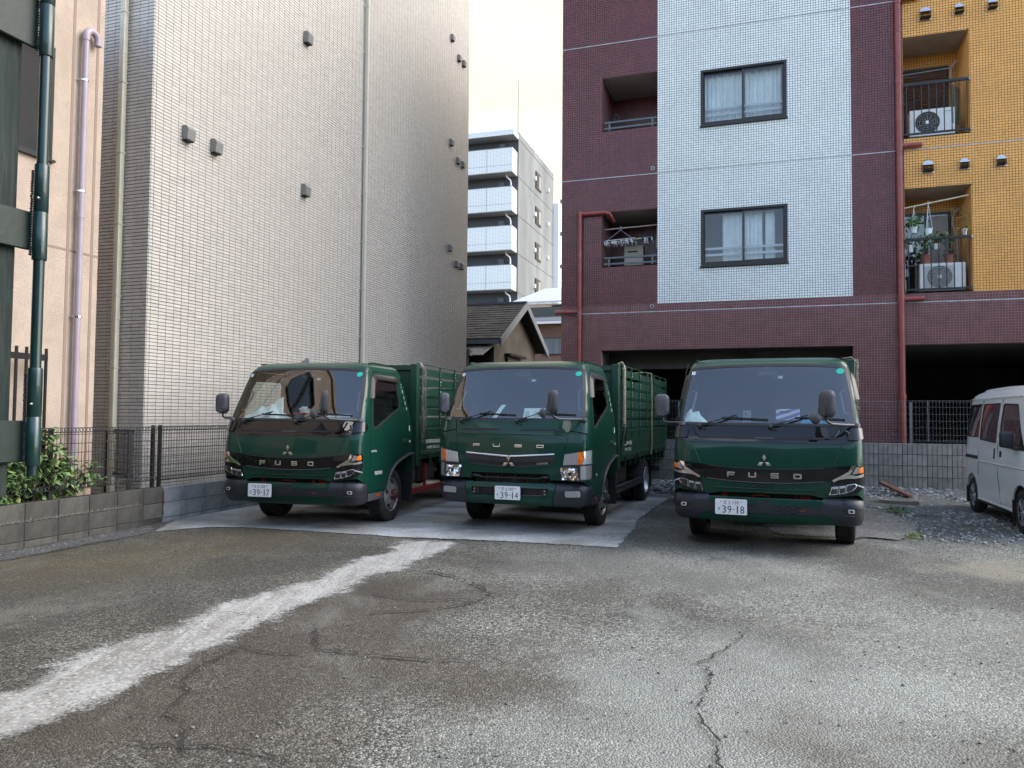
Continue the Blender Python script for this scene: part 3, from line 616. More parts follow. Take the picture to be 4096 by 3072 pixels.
def downpipe(label, x, y, z0, z1, dirn, mat_, w=.07):
    t = thing('downpipe', label, 'pipe', BG.location, GA); d = Vector(dirn); s = Vector((-d.y, d.x, 0)); base = Vector((x, y, 0))
    mb = MB(); mb.prism(rrect(-w/2, w/2, -.035, .035, .012, 2), base+d*.075+Vector((0, 0, z0)), s, d, 0, 0); mb = MB()
    c = base+d*.08
    pr = [c+s*a+d*b for a, b in rrect(-w/2, w/2, -.04, .04, .014, 2)]
    mb.ring([p+Vector((0, 0, z0)) for p in pr], [p+Vector((0, 0, z1)) for p in pr]); mb.build('pipe', mat_, t, smooth=40)
    z = z1-.7
    while z > z0+.3:
        b_ = MB(); b_.obox(c+Vector((0, 0, z)), s*(w/2+.006), d*.046, (0, 0, .008)); b_.bar(base+s*(-w/2-.06)+Vector((0, 0, z-.02)), c+s*(-w/2)+Vector((0, 0, z)), .01, .01); b_.build('clamp', M['gutter_gr'], t)
        z -= 1.02
    for zz in (z0+(z1-z0)*.18, z0+(z1-z0)*.55):
        b_ = MB(); pr2 = [c+s*a+d*b for a, b in rrect(-w/2-.004, w/2+.004, -.044, .044, .014, 2)]
        b_.ring([p+Vector((0, 0, zz)) for p in pr2], [p+Vector((0, 0, zz+.07)) for p in pr2]); b_.build('collar', mat_, t, smooth=40)
    return t
downpipe('cream downpipe in the narrow gap beside the corner of the beige tiled wall', -.47, 0, .3, 14, (0, -1, 0), M['gutter'], .085)
downpipe('grey beige downpipe up the middle of the long beige tiled wall', 0, 5.86, .3, 14, (1, 0, 0), M['gutter_gr'])
M['hood'] = mat('grey vent hood', (.21, .205, .19), .45, .2)
hd = MB(); hd.add([(0, -.10, -.13), (0, .10, -.13), (0, .10, .13), (0, -.10, .13), (.13, -.10, -.13), (.13, .10, -.13), (.15, .10, .06), (.15, -.10, .06), (.10, -.10, .13), (.10, .10, .13)],
       [(0, 1, 2, 3), (4, 7, 6, 5), (7, 8, 9, 6), (8, 3, 2, 9), (0, 4, 5, 1), (0, 3, 8, 7, 4), (1, 5, 6, 9, 2)])
hood_me = hd.mesh('hood', M['hood']); hl_me = MB().box(.012, .118, -.088, .088, -.150, -.128).mesh('outlet', M['black'])
HV = [(.65, 5.62, 'lower left grey vent hood of the pair near the corner of the beige wall', 1), (1.26, 5.63, 'right grey vent hood of the pair near the corner of the beige wall', 1), (3.68, 8.52, 'grey vent hood high up left of the long downpipe', 1), (3.70, 5.63, 'grey vent hood on the beige wall straight below the high one left of the downpipe', 1)]
nm_ = ['top', 'middle', 'bottom']
for k, z in enumerate((11.80, 8.89, 5.99)):
    HV.append((10.53, z, f'{nm_[k]} one of three single small vent hoods near the far edge of the beige wall', .8))
    HV.append((11.02, z-.35, f'left hood of the {nm_[k]} close pair at the far edge of the beige wall', .8)); HV.append((11.37, z-.35, f'right hood of the {nm_[k]} close pair at the far edge of the beige wall', .8))
for y, z, lab, s in HV:
    t = thing('vent_hood', lab, 'vent', BG.matrix_basis @ Vector((.009, y, z)) if False else BG.location+gvec(.009, y)+Vector((0, 0, z)), GA, 'vent hoods on the beige tiled wall')
    s *= .80; t.scale = (s, s, s); link('hood', hood_me, t); link('outlet', hl_me, t)
# ------------------------------------------------------------------ red, white and orange tiled apartment building
FB0 = Vector((1.068, 16.771, 0))
FB = thing('apartment_building', 'apartment building faced in dark red, white and orange mosaic tiles over an open garage', 'building', FB0, GA)
def fbt(x, y, z=0): return FB0+gvec(x, y)+Vector((0, 0, z))
M['red_tile'] = mat('dark red mosaic tile', (.13, .033, .035), .32, var=.15, vs=2.5, tint=.2, spec=.6)
M['white_tile'] = mat('white mosaic tile', (.83, .87, .85), .3, var=.04, vs=1.2, tint=.06)
M['orange_tile'] = mat('orange mosaic tile', (.80, .40, .095), .35, var=.06, vs=1.5, tint=.07)
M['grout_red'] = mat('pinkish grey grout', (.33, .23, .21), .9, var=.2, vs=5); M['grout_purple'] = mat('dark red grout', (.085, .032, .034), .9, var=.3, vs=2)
M['grout_bl'] = mat('blackish grout', (.045, .05, .055), .9); M['grout_br'] = mat('brown grout', (.10, .06, .03), .9)
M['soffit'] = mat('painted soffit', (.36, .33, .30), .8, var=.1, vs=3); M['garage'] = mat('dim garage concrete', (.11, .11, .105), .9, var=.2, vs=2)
TOP = 12.6
B1 = [(.898, 2.088, 7.632, 8.812), (.898, 2.088, 4.665, 5.865), (.898, 2.088, 10.58, 11.76)]
WN = [(2.985, 4.675, 7.515, 8.702), (2.985, 4.675, 4.57, 5.755), (2.985, 4.675, 10.46, 11.65)]
B2 = [(6.785, 7.92, 6.84, 8.82), (6.785, 7.92, 3.845, 5.865), (6.785, 7.92, 9.79, 11.77)]
GR = [(.885, 5.87, -1, 2.870), (6.775, 9.9, -1, 2.870)]
regions = [('red', 0, 2.088, 3.838, TOP, B1), ('white', 2.088, 5.868, 3.838, TOP, WN), ('purple', 5.868, 6.785, 3.838, TOP, []), ('orange', 6.785, 11, 3.838, TOP, B2), ('base', 0, 11, 0, 3.838, GR)]
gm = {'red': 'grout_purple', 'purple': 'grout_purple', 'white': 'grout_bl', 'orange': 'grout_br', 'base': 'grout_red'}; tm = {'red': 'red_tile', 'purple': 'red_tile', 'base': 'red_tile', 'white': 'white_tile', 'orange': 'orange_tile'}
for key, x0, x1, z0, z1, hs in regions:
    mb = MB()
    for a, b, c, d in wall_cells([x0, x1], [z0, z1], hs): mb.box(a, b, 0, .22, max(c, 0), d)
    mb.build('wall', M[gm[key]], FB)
    rr = tile_rects(x0, x1, max(z0, .8), z1, .0500, .0500, 2.088, 3.838, .0062 if key != 'white' else .0068, hs)
    if key == 'base':
        sel = (rr[:, 0] > 5.87) & (rr[:, 1] < 6.63) & (rr[:, 2] > 1.05) & (rr[:, 3] < 2.12)
        single_tiles(rr[sel], .0055, M['red_tile'], FB); rr = rr[~sel]
    if key == 'red': # lower storeys have paler joints
        pass
    tile_mesh({'red': 'red_tiles', 'purple': 'red_tiles', 'base': 'red_tiles', 'white': 'white_tiles', 'orange': 'orange_tiles'}[key], rr, .0055, M[tm[key]], FB)
rs = tile_rects(0, 9, .8, TOP, .05, .05, 0, 3.838, .0062); tile_mesh('red_tiles', rs, .0055, M['red_tile'], FB, ax=(0, 1, 0), an=(-1, 0, 0))
mb = MB()
for z in (3.672, 6.618, 9.572): mb.box(-.0, 11, -.0085, -.002, z-.009, z+.009)
mb.build('joint_line', mat('pale joint sealant', (.42, .43, .45), .7, var=.2, vs=8), FB)
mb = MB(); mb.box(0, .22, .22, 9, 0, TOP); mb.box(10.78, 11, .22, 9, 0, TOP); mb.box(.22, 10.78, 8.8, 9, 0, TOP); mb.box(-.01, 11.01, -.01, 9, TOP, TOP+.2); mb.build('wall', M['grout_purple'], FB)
# open garage behind the ground floor
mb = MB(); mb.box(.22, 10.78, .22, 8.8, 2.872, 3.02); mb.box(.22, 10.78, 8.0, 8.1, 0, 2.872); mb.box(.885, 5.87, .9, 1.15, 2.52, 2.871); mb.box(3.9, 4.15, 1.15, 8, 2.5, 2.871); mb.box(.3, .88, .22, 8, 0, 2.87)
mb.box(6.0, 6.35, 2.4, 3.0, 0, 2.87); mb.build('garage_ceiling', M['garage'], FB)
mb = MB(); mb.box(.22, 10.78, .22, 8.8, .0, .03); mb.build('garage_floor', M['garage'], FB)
def recess(h, dep, side_mat, back_mat, name='balcony'):
    x0, x1, z0, z1 = h
    mb = MB(); e = .002
    mb.add([(x0+e, .004, z1-e), (x1-e, .004, z1-e), (x1-e, dep, z1-e), (x0+e, dep, z1-e)], [(0, 1, 2, 3)]); mb.build('balcony_ceiling', M['soffit'], FB, recalc=False)
    mb = MB(); mb.add([(x0+e, .004, z0+.02), (x1-e, .004, z0+.02), (x1-e, dep, z0+.02), (x0+e, dep, z0+.02)], [(0, 1, 2, 3)]); mb.build('balcony_floor', M['soffit'], FB, recalc=False)
    for xa in (x0+e, x1-e):
        mb = MB(); mb.add([(xa, .22, z0), (xa, dep, z0), (xa, dep, z1), (xa, .22, z1)], [(0, 1, 2, 3)]); mb.build('balcony_side', M[side_mat[0]], FB, recalc=False)
    mb = MB(); mb.add([(x0+e, dep, z0), (x1-e, dep, z0), (x1-e, dep, z1), (x0+e, dep, z1)], [(0, 1, 2, 3)]); mb.build('balcony_back', M[back_mat[0]], FB, recalc=False)
    tl = tile_rects(.003, dep, z0+.02, z1, .05, .05, 0, 3.838, .0065)
    tile_mesh('side_tiles', tl, .004, M[side_mat[1]], FB, (x0+e, 0, 0), (0, 1, 0), (1, 0, 0)); tile_mesh('side_tiles', tl, .004, M[side_mat[1]], FB, (x1-e, 0, 0), (0, 1, 0), (-1, 0, 0))
    tb = tile_rects(x0+e, x1-e, z0+.02, z1, .05, .05, 2.088, 3.838, .0065); tile_mesh('back_tiles', tb, .004, M[back_mat[1]], FB, (0, dep, 0))
for h in B1: recess(h, 1.25, ('grout_purple', 'red_tile'), ('grout_bl', 'cream_tile' if 'cream_tile' in M else 'orange_tile') if False else ('grout_purple', 'red_tile'))
for h in B2: recess(h, .95, ('grout_br', 'orange_tile'), ('grout_br', 'orange_tile'))
# sliding windows in the white panel
M['curtain'] = mat('white net curtain', (.66, .70, .72), .95, var=.08, vs=3)
def curtain(x0, x1, z0, z1, y, amp=.022, lam=.075):
    n = int((x1-x0)/.012); vs = []
    for i in range(n+1):
        x = x0+(x1-x0)*i/n; yy = y+amp*math.sin(x/lam*6.28+1.3*math.sin(x*9))*.7+amp*.4*math.sin(x*41)
        vs += [(x, yy*1, z1), (x+.01*math.sin(x*23), yy, z0)]
    return MB().add(vs, [(2*i, 2*i+1, 2*i+3, 2*i+2) for i in range(n)])
for k, (x0, x1, z0, z1) in enumerate(WN):
    w = MB(); f = .05
    w.box(x0, x1, -.02, .10, z1-f, z1); w.box(x0, x1, -.02, .10, z0, z0+f); w.box(x0, x0+f, -.02, .10, z0+f, z1-f); w.box(x1-f, x1, -.02, .10, z0+f, z1-f)
    w.box(x0-.02, x1+.02, -.05, .02, z0-.028, z0-.001)
    win = w.build('window', M['frame_dk'], FB, bevel=.003); xm = (x0+x1)/2
    for a, b, y in ((x0+f, xm+.022, .055), (xm-.022, x1-f, .02)):
        s = MB(); q = .032; s.box(a, b, y, y+.028, z1-f-q, z1-f-.001); s.box(a, b, y, y+.028, z0+f+.001, z0+f+q*1.7); s.box(a, a+q, y, y+.028, z0+f+q*1.7, z1-f-q); s.box(b-q, b, y, y+.028, z0+f+q*1.7, z1-f-q); s.build('sash', M['frame_dk'], win)
        p = MB(); p.add([(a+q, y+.014, z0+f+q), (b-q, y+.014, z0+f+q), (b-q, y+.014, z1-f-q), (a+q, y+.014, z1-f-q)], [(0, 1, 2, 3)]); p.build('pane', M['glass_clear'], win, recalc=False)
    r = MB()
    for zz in (z0+.23, z0+.36): r.box(x0+f, x1-f, .10, .12, zz, zz+.045)
    r.build('inner_rail', mat('pale rail', (.42, .46, .5), .5), win)
    if k == 1: cs = [(x0+.42, xm-.03), (xm+.02, xm+.36), (x1-.42, x1-.24)]
    else: cs = [(x0+.06, xm-.02), (xm+.03, x1-.06)]
    for a, b in cs: c = curtain(a, b, z0+.12, z1-.06, .20); c.build('curtain', M['curtain'], win, smooth=60, recalc=False)
    bx = MB(); bx.add([(x0, .22, z0), (x1, .22, z0), (x1, 1.6, z0), (x0, 1.6, z0), (x0, .22, z1), (x1, .22, z1), (x1, 1.6, z1), (x0, 1.6, z1)], [(0, 1, 2, 3), (4, 5, 6, 7), (3, 2, 6, 7), (0, 3, 7, 4), (1, 2, 6, 5)]); bx.build('room', mat('dim room', (.17, .16, .15), .9), win, recalc=False)
# drain pipes
M['red_pipe'] = mat('red brown pipe', (.22, .045, .038), .4, var=.12, vs=4, dirt=(.34, .22, .20, .25), ds=5)
def fpipe(name, label, parts):
    t = thing(name, label, 'pipe', FB0, GA)
    for nm, pts, r in parts: m_ = MB(); m_.tube(pts, r, 14); m_.build(nm, M['red_pipe'], t, smooth=50)
    return t
px_ = .425; yy = -.085
fpipe('drain_pipe', 'red brown drain pipe turning into the lower opening at the left of the red wall', [('pipe', [(px_, yy, .5), (px_, yy, 5.84)], .048), ('arm', [(px_, yy, 5.84), (.98, yy, 5.84), (1.06, yy+.03, 5.82), (1.13, .15, 5.70)], .042), ('elbow', [(px_, yy, 5.76), (px_, yy, 5.90)], .056), ('stub', [(px_, yy, 3.715), (-.06, yy, 3.715), (-.12, yy-.02, 3.70)], .045), ('collar', [(px_, yy, 4.55), (px_, yy, 4.63)], .054), ('collar', [(px_, yy, 3.64), (px_, yy, 3.80)], .055), ('collar', [(px_, yy, 5.5), (px_, yy, 5.56)], .054)])
px_ = 6.70
parts = [('pipe', [(px_, yy, 1.85), (px_, yy, 12.5)], .056), ('foot', [(px_, yy, .2), (px_, yy, 1.88)], .064), ('foot_collar', [(px_, yy, 1.83), (px_, yy, 1.92)], .074)]
for z in (3.735, 6.68, 9.56): parts += [('stub', [(px_, yy, z), (px_+.33, yy, z), (px_+.38, yy+.02, z)], .048), ('collar', [(px_, yy, z-.09), (px_, yy, z+.09)], .064)]
for z in (4.9, 5.9, 7.9, 8.9, 10.5): parts.append(('collar', [(px_, yy, z), (px_, yy, z+.06)], .062))
fpipe('drain_pipe', 'tall red brown drain pipe between the dark red and the orange tiles', parts)
# steel vent hoods on the orange wall
M['steel'] = mat('brushed steel hood', (.50, .51, .52), .28, .9, var=.1, vs=20)
sv = MB(); vsn = 10
for i in range(vsn): pass
outer = [(-.085, 0, -.09)]+[(-.085*math.cos(PI*i/vsn), 0, .02+.085*math.sin(PI*i/vsn)) for i in range(vsn+1)]+[(.085, 0, -.09)]
front = [(p[0]*.96, -.11+.035*((p[2]+.09)/.2), p[2]*(.9 if p[2] > 0 else 1)) for p in outer]
m = len(outer); sv.add(outer+front, [(i, i+1, m+i+1, m+i) for i in range(m-1)]+[tuple(range(m+1, 2*m-1))])
sv.box(-.105, .105, -.02, 0, -.105, -.09)
sv_me = sv.mesh('hood', M['steel'], smooth=50); so_me = MB().add([(-.078, -.105, -.086), (.078, -.105, -.086), (.078, -.004, -.086), (-.078, -.004, -.086), (-.078, -.008, -.02), (.078, -.008, -.02)], [(0, 1, 2, 3), (2, 3, 4, 5)]).mesh('outlet', M['black'])
for i, (x, z, s) in enumerate([(7.18, 9.22, 1.12), (7.755, 9.22, .95), (8.305, 9.22, .95), (7.19, 6.25, 1.12), (7.80, 6.25, .95), (8.40, 6.25, .95)]):
    t = thing('steel_vent', f"{['left', 'middle', 'right'][i % 3]} round topped steel vent hood in the {'upper' if i < 3 else 'lower'} row of three on the orange wall", 'vent', fbt(x, -.006, z), GA, 'steel vent hoods on the orange wall'); t.scale = (s, s, s)
    link('hood', sv_me, t); link('outlet', so_me, t)
for i, (x, z) in enumerate([(1.99, 6.735), (1.975, 3.785)]):
    t = thing('pipe_outlet', f"small round pipe outlet in the red tiles, {'upper one beside the white panel' if i == 0 else 'lower one under the left balcony'}", 'vent', fbt(x, -.006, z), GA)
    mb = MB(); mb.lathe([(.045, 0), (.045, .012), (.024, .016), (.020, -.01)], (0, 0, 0), (0, -1, 0), 14); mb.build('flange', M['lilac'], t); mb = MB(); mb.lathe([(0, .002), (.022, .002)], (0, 0, 0), (0, -1, 0), 12); mb.build('hole', M['black'], t, recalc=False)
# balcony railings
M['rail'] = mat('black iron railing', (.016, .016, .018), .4, .3); M['rail_gr'] = mat('grey railing', (.09, .10, .11), .4, .3)
for k, (x0, x1, z0, z1) in enumerate(B1):
    t = thing('balcony_railing', f"{['middle', 'lower', 'upper'][k]} grey two bar railing in the opening of the dark red wall", 'railing', FB0, GA, 'railings in the red wall openings')
    for nm, zz in (('top_rail', z0+.19), ('lower_rail', z0+.06)): m_ = MB(); m_.box(x0+.04, x1-.01, .03, .07, zz, zz+.035); m_.build(nm, M['rail_gr'], t)
    for xx in (x0+.13, x1-.13): m_ = MB(); m_.box(xx, xx+.04, .035, .065, z0, z0+.19); m_.build('post', M['rail_gr'], t)
for k, (x0, x1, z0, z1) in enumerate(B2):
    zb, zt = z0+.06, z0+1.05
    t = thing('balcony_railing', f"{['upper', 'lower', 'top floor'][k]} black barred railing of the {['balcony with the fan unit', 'balcony full of plants', 'orange balcony above'][k]}", 'railing', FB0, GA, 'black barred balcony railings')
    m_ = MB(); m_.box(x0+.005, x1-.02, -.06, -.015, zt-.05, zt); m_.build('top_rail', M['rail'], t); m_ = MB(); m_.box(x0+.005, x1-.01, -.055, -.02, zb-.015, zb+.02); m_.build('lower_rail', M['rail'], t)
    for i in range(9): m_ = MB(); xx = x0+.05+i*.128; m_.box(xx, xx+.016, -.047, -.031, zb+.02, zt-.05); m_.build('bar', M['rail'], t)
    for zz in (zt-.03, zb): m_ = MB(); m_.box(x1-.02, x1+.005, -.045, 0, zz-.02, zz+.02); m_.build('bracket', M['lens_rib'], t)
# doors / windows at the back of the orange balconies
for k, (x0, x1, z0, z1) in enumerate(B2):
    d = MB(); y = .93; a, b, zt = x0+.09, x1-.17, z1-.27
    d.box(a, b, y-.03, y, zt-.05, zt); d.box(a, a+.05, y-.03, y, z0+.05, zt-.05); d.box(b-.05, b, y-.03, y, z0+.05, zt-.05); d.box((a+b)/2-.03, (a+b)/2+.03, y-.03, y, z0+.05, zt-.05)
    do = d.build('balcony_door', M['frame_dk'], FB); p = MB(); p.box(a+.05, b-.05, y-.012, y-.006, z0+.05, zt-.05); p.build('pane', M['glass_clear'], do)
    c = MB(); c.box(a+.03, b-.03, y-.004, y-.002, z0+.05, zt-.05); c.build('dark_room', mat('dark room', (.06, .058, .052), .9), do)
    if k == 1: c = curtain((a+b)/2+.06, b-.06, z0+.75, zt-.08, y-.002-.02, .008, .05); c.build('curtain', mat('grey curtain', (.33, .32, .29), .95), do, smooth=60, recalc=False)
# outdoor units
def ac_unit(label, x, y, z, fan_x, wide=.78):
    t = thing('outdoor_unit', label, 'air conditioner', fbt(x, y, z), GA)
    mb = MB(); mb.box(0, wide, 0, .26, .04, .56); mb.build('casing', mat('off white casing', (.66, .67, .65), .45, var=.05, vs=5), t, bevel=.015, seg=2)
    mb = MB(); mb.lathe([(.0, -.003), (.215, -.003)], (fan_x, 0, .30), (0, -1, 0), 28); mb.lathe([(.0, .0025), (.215, .0025)], (fan_x, 0, .30), (0, -1, 0), 28); mb.build('fan_opening', M['black'], t, recalc=False)
    g_ = MB()
    for q in range(6): g_.tube([(fan_x+(.04+.034*q)*math.cos(a), -.008, .30+(.04+.034*q)*math.sin(a)) for a in [i*2*PI/22 for i in range(22)]], .0035, 4, closed=True)
    for q in range(10): a = q*2*PI/10; g_.tube([(fan_x+.03*math.cos(a), -.008, .30+.03*math.sin(a)), (fan_x+.12*math.cos(a+.35), -.008, .30+.12*math.sin(a+.35)), (fan_x+.21*math.cos(a+.5), -.008, .30+.21*math.sin(a+.5))], .003, 4)
    g_.build('fan_grille', mat('grey fan grille', (.33, .33, .33), .5), t); h_ = MB(); h_.lathe([(0, .012), (.033, .012), (.036, .004)], (fan_x, 0, .30), (0, -1, 0), 14); h_.build('fan_hub', M['white_plate'], t)
    f_ = MB(); f_.box(.08, .14, .04, .22, 0, .045); f_.box(wide-.14, wide-.08, .04, .22, 0, .045); f_.build('foot', M['black'], t)
    return t
x0, x1, z0, z1 = B2[0]
t = ac_unit('white outdoor unit with a round fan grille behind the upper black railing', x0+.13, .12, z0+.02, .31)
mb = MB(); text_to(mb, 'Panasonic', (.66, -.0035, .49), (1, 0, 0), (0, 0, 1), w=.14); mb.build('lettering', M['plate_ink'], t, recalc=False)
x0, x1, z0, z1 = B2[1]
t = ac_unit('white slatted outdoor unit on the plant filled lower balcony', x0+.27, .12, z0+.02, .34)
mb = MB()
for i in range(20): mb.box(.06, .60, -.014, -.008, .10+i*.021, .106+i*.021)
mb.build('slats', mat('pale slats', (.45, .46, .46), .5), t, kind=None)
# bamboo blind, pole, hose, net on the upper orange balcony
x0, x1, z0, z1 = B2[0]
M['bamboo'] = mat('brown reed blind', (.115, .06, .04), .9, var=.5, vs=14, stretch=(.3, 1, 9), bump=.5, bs=60)
bl = thing('reed_blind', 'brown reed blind hanging in the upper orange balcony door', 'blind', FB0, GA)
for i in range(34): b_ = MB(); zz = z1-.42-i*.044; b_.tube([(x0+.10, .86+random.uniform(-.004, .004), zz), (x0+.55, .855, zz-random.uniform(0, .004)), (x0+.93, .86, zz)], .0205, 5); b_.build('slat', M['bamboo'], bl, smooth=60)
b_ = MB(); b_.tube([(x0+.06, .82, z1-.40), (x0+1.0, .82, z1-.36)], .007, 6); b_.build('cord', M['curtain'], bl)
M['hose'] = mat('wrapped hose', (.36, .30, .26), .8, var=.2, vs=20)
for k in (0, 1):
    x0, x1, z0, z1 = B2[k]
    h_ = MB(); h_.tube([(x1-.05, .78, z1-.26), (x1-.14, .78, z1-.36), (x1-.17, .77, z1-.55), (x1-.10, .77, z1-.80), (x1-.08, .77, z1-1.3), (x1-.10, .7, z0+.35)], .026, 8)
    tag(h_.build('pipe_hose', M['hose'], None, smooth=60), f"beige wrapped hose curving down the right side of the {['upper', 'lower'][k]} orange balcony", 'hose'); h_o = bpy.data.objects[('pipe_hose', 'pipe_hose.001')[k]]; h_o.location = FB0; h_o.rotation_euler = (0, 0, GA)
x0, x1, z0, z1 = B2[0]
n_ = MB()
for i in range(12): n_.tube([(x1-.27+i*.016, .10+i*.02, z0+.25), (x1-.27+i*.016, .10+i*.02, z0+.99)], .003, 3)
for j in range(30): n_.tube([(x1-.27, .10, z0+.26+j*.025), (x1-.09, .32, z0+.26+j*.025)], .003, 3)
tag(n_.build('green_net', mat('green netting', (.01, .10, .07), .8), None), 'green netting behind the right end of the upper black railing', 'net'); o = bpy.data.objects['green_net']; o.location = FB0; o.rotation_euler = (0, 0, GA)
# laundry hanger, pole and boards in the lower red opening
x0, x1, z0, z1 = B1[1]
lt = thing('laundry_pole', 'pale laundry pole across the lower opening in the red wall', 'pole', FB0, GA); m_ = MB(); m_.tube([(x0+.02, .2, z1-.33), (x1-.02, .2, z1-.30)], .014, 8); m_.build('pole', M['hose'], lt); m_ = MB(); m_.tube([(x1-.04, .22, z0+.4), (x1-.02, .22, z1-.33), (x1-.0, .3, z1-.25)], .022, 8); m_.build('pipe', M['hose'], lt)
def hanger(label, x, w, zt, col, n):
    t = thing('peg_hanger', label, 'hanger', fbt(x, .2, zt), GA); m_ = MB(); fr = rrect(-w/2, w/2, -.16, .16, .05, 2)
    m_.tube([(a, b, -.30+.05*a) for a, b in fr], .008, 5, closed=True)
    for i in range(5): xx = -w/2+.05+i*(w-.1)/4; m_.tube([(xx, -.16, -.30+.05*xx), (xx, .16, -.30+.05*xx)], .006, 4)
    m_.tube([(-w/2+.03, -.1, -.31), (0, 0, -.06), (w/2-.03, .1, -.28)], .004, 4); m_.tube([(0, 0, -.06)]+[(.02*math.sin(a), 0, .01+.02*math.cos(a)-.01) for a in (2.6, 1.5, .3, -1.2)], .005, 5); m_.build('frame', col, t)
    p_ = MB()
    for i in range(n): xx = random.uniform(-w/2, w/2); yy_ = random.choice((-.16, -.05, .05, .16)); p_.obox((xx, yy_, -.35+.05*xx), (.007, 0, random.uniform(-.002, .002)), (0, .006, 0), (0, 0, .035))
    p_.build('pegs', mat('pale pegs', (.58, .62, .66), .5), t, kind='stuff'); return t
hanger('pale grey peg hanger with many pegs hanging in the lower red opening', x0+.37, .66, z1-.30, mat('pale blue plastic', (.55, .60, .66), .45), 46)
hanger('small dark blue peg hanger at the right of the lower red opening', x1-.22, .24, z1-.28, mat('navy plastic', (.03, .05, .12), .45), 14)
bd = thing('storage_box', 'beige cabinet standing in the lower red opening behind the railing', 'cabinet', fbt(x0+.40, .45, z0+.02), GA); m_ = MB(); m_.box(0, .42, 0, .3, 0, .52); m_.build('body', mat('beige cabinet', (.36, .33, .26), .6), bd, bevel=.01); m_ = MB(); m_.box(.08, .30, -.012, -.002, .37, .40); m_.build('handle', M['black'], bd)
bd = thing('wooden_plank', 'pale weathered plank laid across the lower red opening', 'plank', fbt(x0+.05, .16, z1-.60), GA); m_ = MB(); m_.obox((.5, .04, 0), (.5, 0, .04), (0, .06, 0), (0, 0, .014)); m_.build('board', mat('weathered wood', (.33, .29, .24), .85, var=.3, vs=8), bd)
fg = thing('folded_frame', 'folded dark clothes frame leaning in the middle red opening', 'clothes frame', fbt(B1[0][0]+.12, .5, B1[0][2]), GA); 
for a, b in (((.0, 0, 0), (.06, .05, .62)), ((.30, .1, 0), (.10, .08, .60)), ((.0, .0, .45), (.24, .1, .40))): m_ = MB(); m_.bar(a, b, .03, .02); m_.build('bar', M['rail'], fg)
# pots and plants on the lower orange balcony
x0, x1, z0, z1 = B2[1]
M['terracotta'] = mat('terracotta', (.30, .12, .075), .8, var=.15, vs=8); M['pot_white'] = mat('white plastic pot', (.68, .75, .76), .45)
def leaf_mat(name, a, b):
    m, nt, bs_ = base_mat(name); at = nt.nodes.new('ShaderNodeAttribute'); at.attribute_name = 'tint'
    nt.links.new(_mix(nt, at.outputs['Fac'], a, b), bs_.inputs['Base Color']); bs_.inputs['Roughness'].default_value = .5; bs_.inputs['Transmission Weight'].default_value = .0
    try: bs_.inputs['Subsurface Weight'].default_value = .0
    except Exception: pass
    return m
M['leaf'] = leaf_mat('green leaves', (.035, .085, .025), (.17, .27, .085)); M['leaf_y'] = leaf_mat('yellow green leaves', (.09, .16, .04), (.36, .38, .13)); M['stem'] = mat('woody stem', (.07, .05, .03), .8)
def leaves(name, pts, size, mat_, parent, droop=.3, kind='stuff', narrow=.45):
    V = []; F = []; T = []
    for p in pts:
        a = random.uniform(0, 2*PI); el = random.uniform(-.7, .6)-droop; L = size*random.uniform(.6, 1.3); d = Vector((math.cos(a)*math.cos(el), math.sin(a)*math.cos(el), math.sin(el)))
        s = d.cross(Vector((0, 0, 1))).normalized(); n = s.cross(d); s = (s*math.cos(.5*random.gauss(0, 1))+n*math.sin(.5*random.gauss(0, 1))); w = L*narrow; p = Vector(p); b = len(V)
        V += [p, p+d*L*.35+s*w/2-n*L*.03, p+d*L-n*L*.12, p+d*L*.35-s*w/2-n*L*.03, p+d*L*.4+n*L*.03]; F += [(b, b+1, b+4), (b+1, b+2, b+4), (b+2, b+3, b+4), (b+3, b, b+4)]; T += [random.random()]*4
    me = bpy.data.meshes.new(name); me.from_pydata([tuple(v) for v in V], [], F); me.materials.append(mat_); at = me.attributes.new('tint', 'FLOAT', 'FACE'); at.data.foreach_set('value', T)
    return tag(link(name, me, parent), kind=kind)
def pot(t, r, h, mat_, z=0): m_ = MB(); m_.lathe([(0, z), (r*.75, z), (r, z+h*.9), (r*1.08, z+h*.9), (r*1.08, z+h), (r*.95, z+h), (r*.9, z+h*.85), (0, z+h*.85)], (0, 0, 0), (0, 0, 1), 16); return m_.build('pot', mat_, t, smooth=40)
def potted(label, x, y, z, r, h, mat_, nl, spread, lm, up=.2, hang=None, name='potted_plant'):
    t = thing(name, label, 'plant', fbt(x, y, z), GA); pot(t, r, h, mat_)
    if hang:
        m_ = MB()
        for a in (0, 2.1, 4.2): m_.tube([(r*math.cos(a), r*math.sin(a), h), (0, 0, h+hang)], .004, 4)
        m_.tube([(0, 0, h+hang)]+[(.02*math.sin(q), 0, h+hang+.025-.02*math.cos(q)) for q in (.6, 1.6, 2.8, 4)], .005, 5); m_.build('hanger', M['pot_white'], t)
    if nl: leaves('foliage', [(random.gauss(0, spread), random.gauss(0, spread), h+up*random.random()) for _ in range(nl)], .10, lm, t)
    return t
potted('fern like plant in a white pot hung at the left of the lower orange balcony', x0+.17, .05, z1-.86, .065, .12, M['pot_white'], 90, .08, M['leaf'], .2, .36)
potted('empty white pot on long cords hung in the lower orange balcony', x0+.42, .05, z1-.92, .068, .13, M['pot_white'], 0, 0, None, 0, .48)
potted('plant in a white pot hooked low behind the lower black railing', x0+.10, .06, z0+.80, .07, .13, M['pot_white'], 50, .07, M['leaf_y'], .2)
potted('small white round pot hung under the top bar of the lower railing', x0+.55, .04, z0+.83, .055, .10, M['pot_white'], 40, .10, M['leaf'], .22)
potted('left terracotta pot on the shelf of the lower orange balcony', x0+.40, .25, z0+.58, .10, .19, M['terracotta'], 40, .07, M['leaf'], .2)
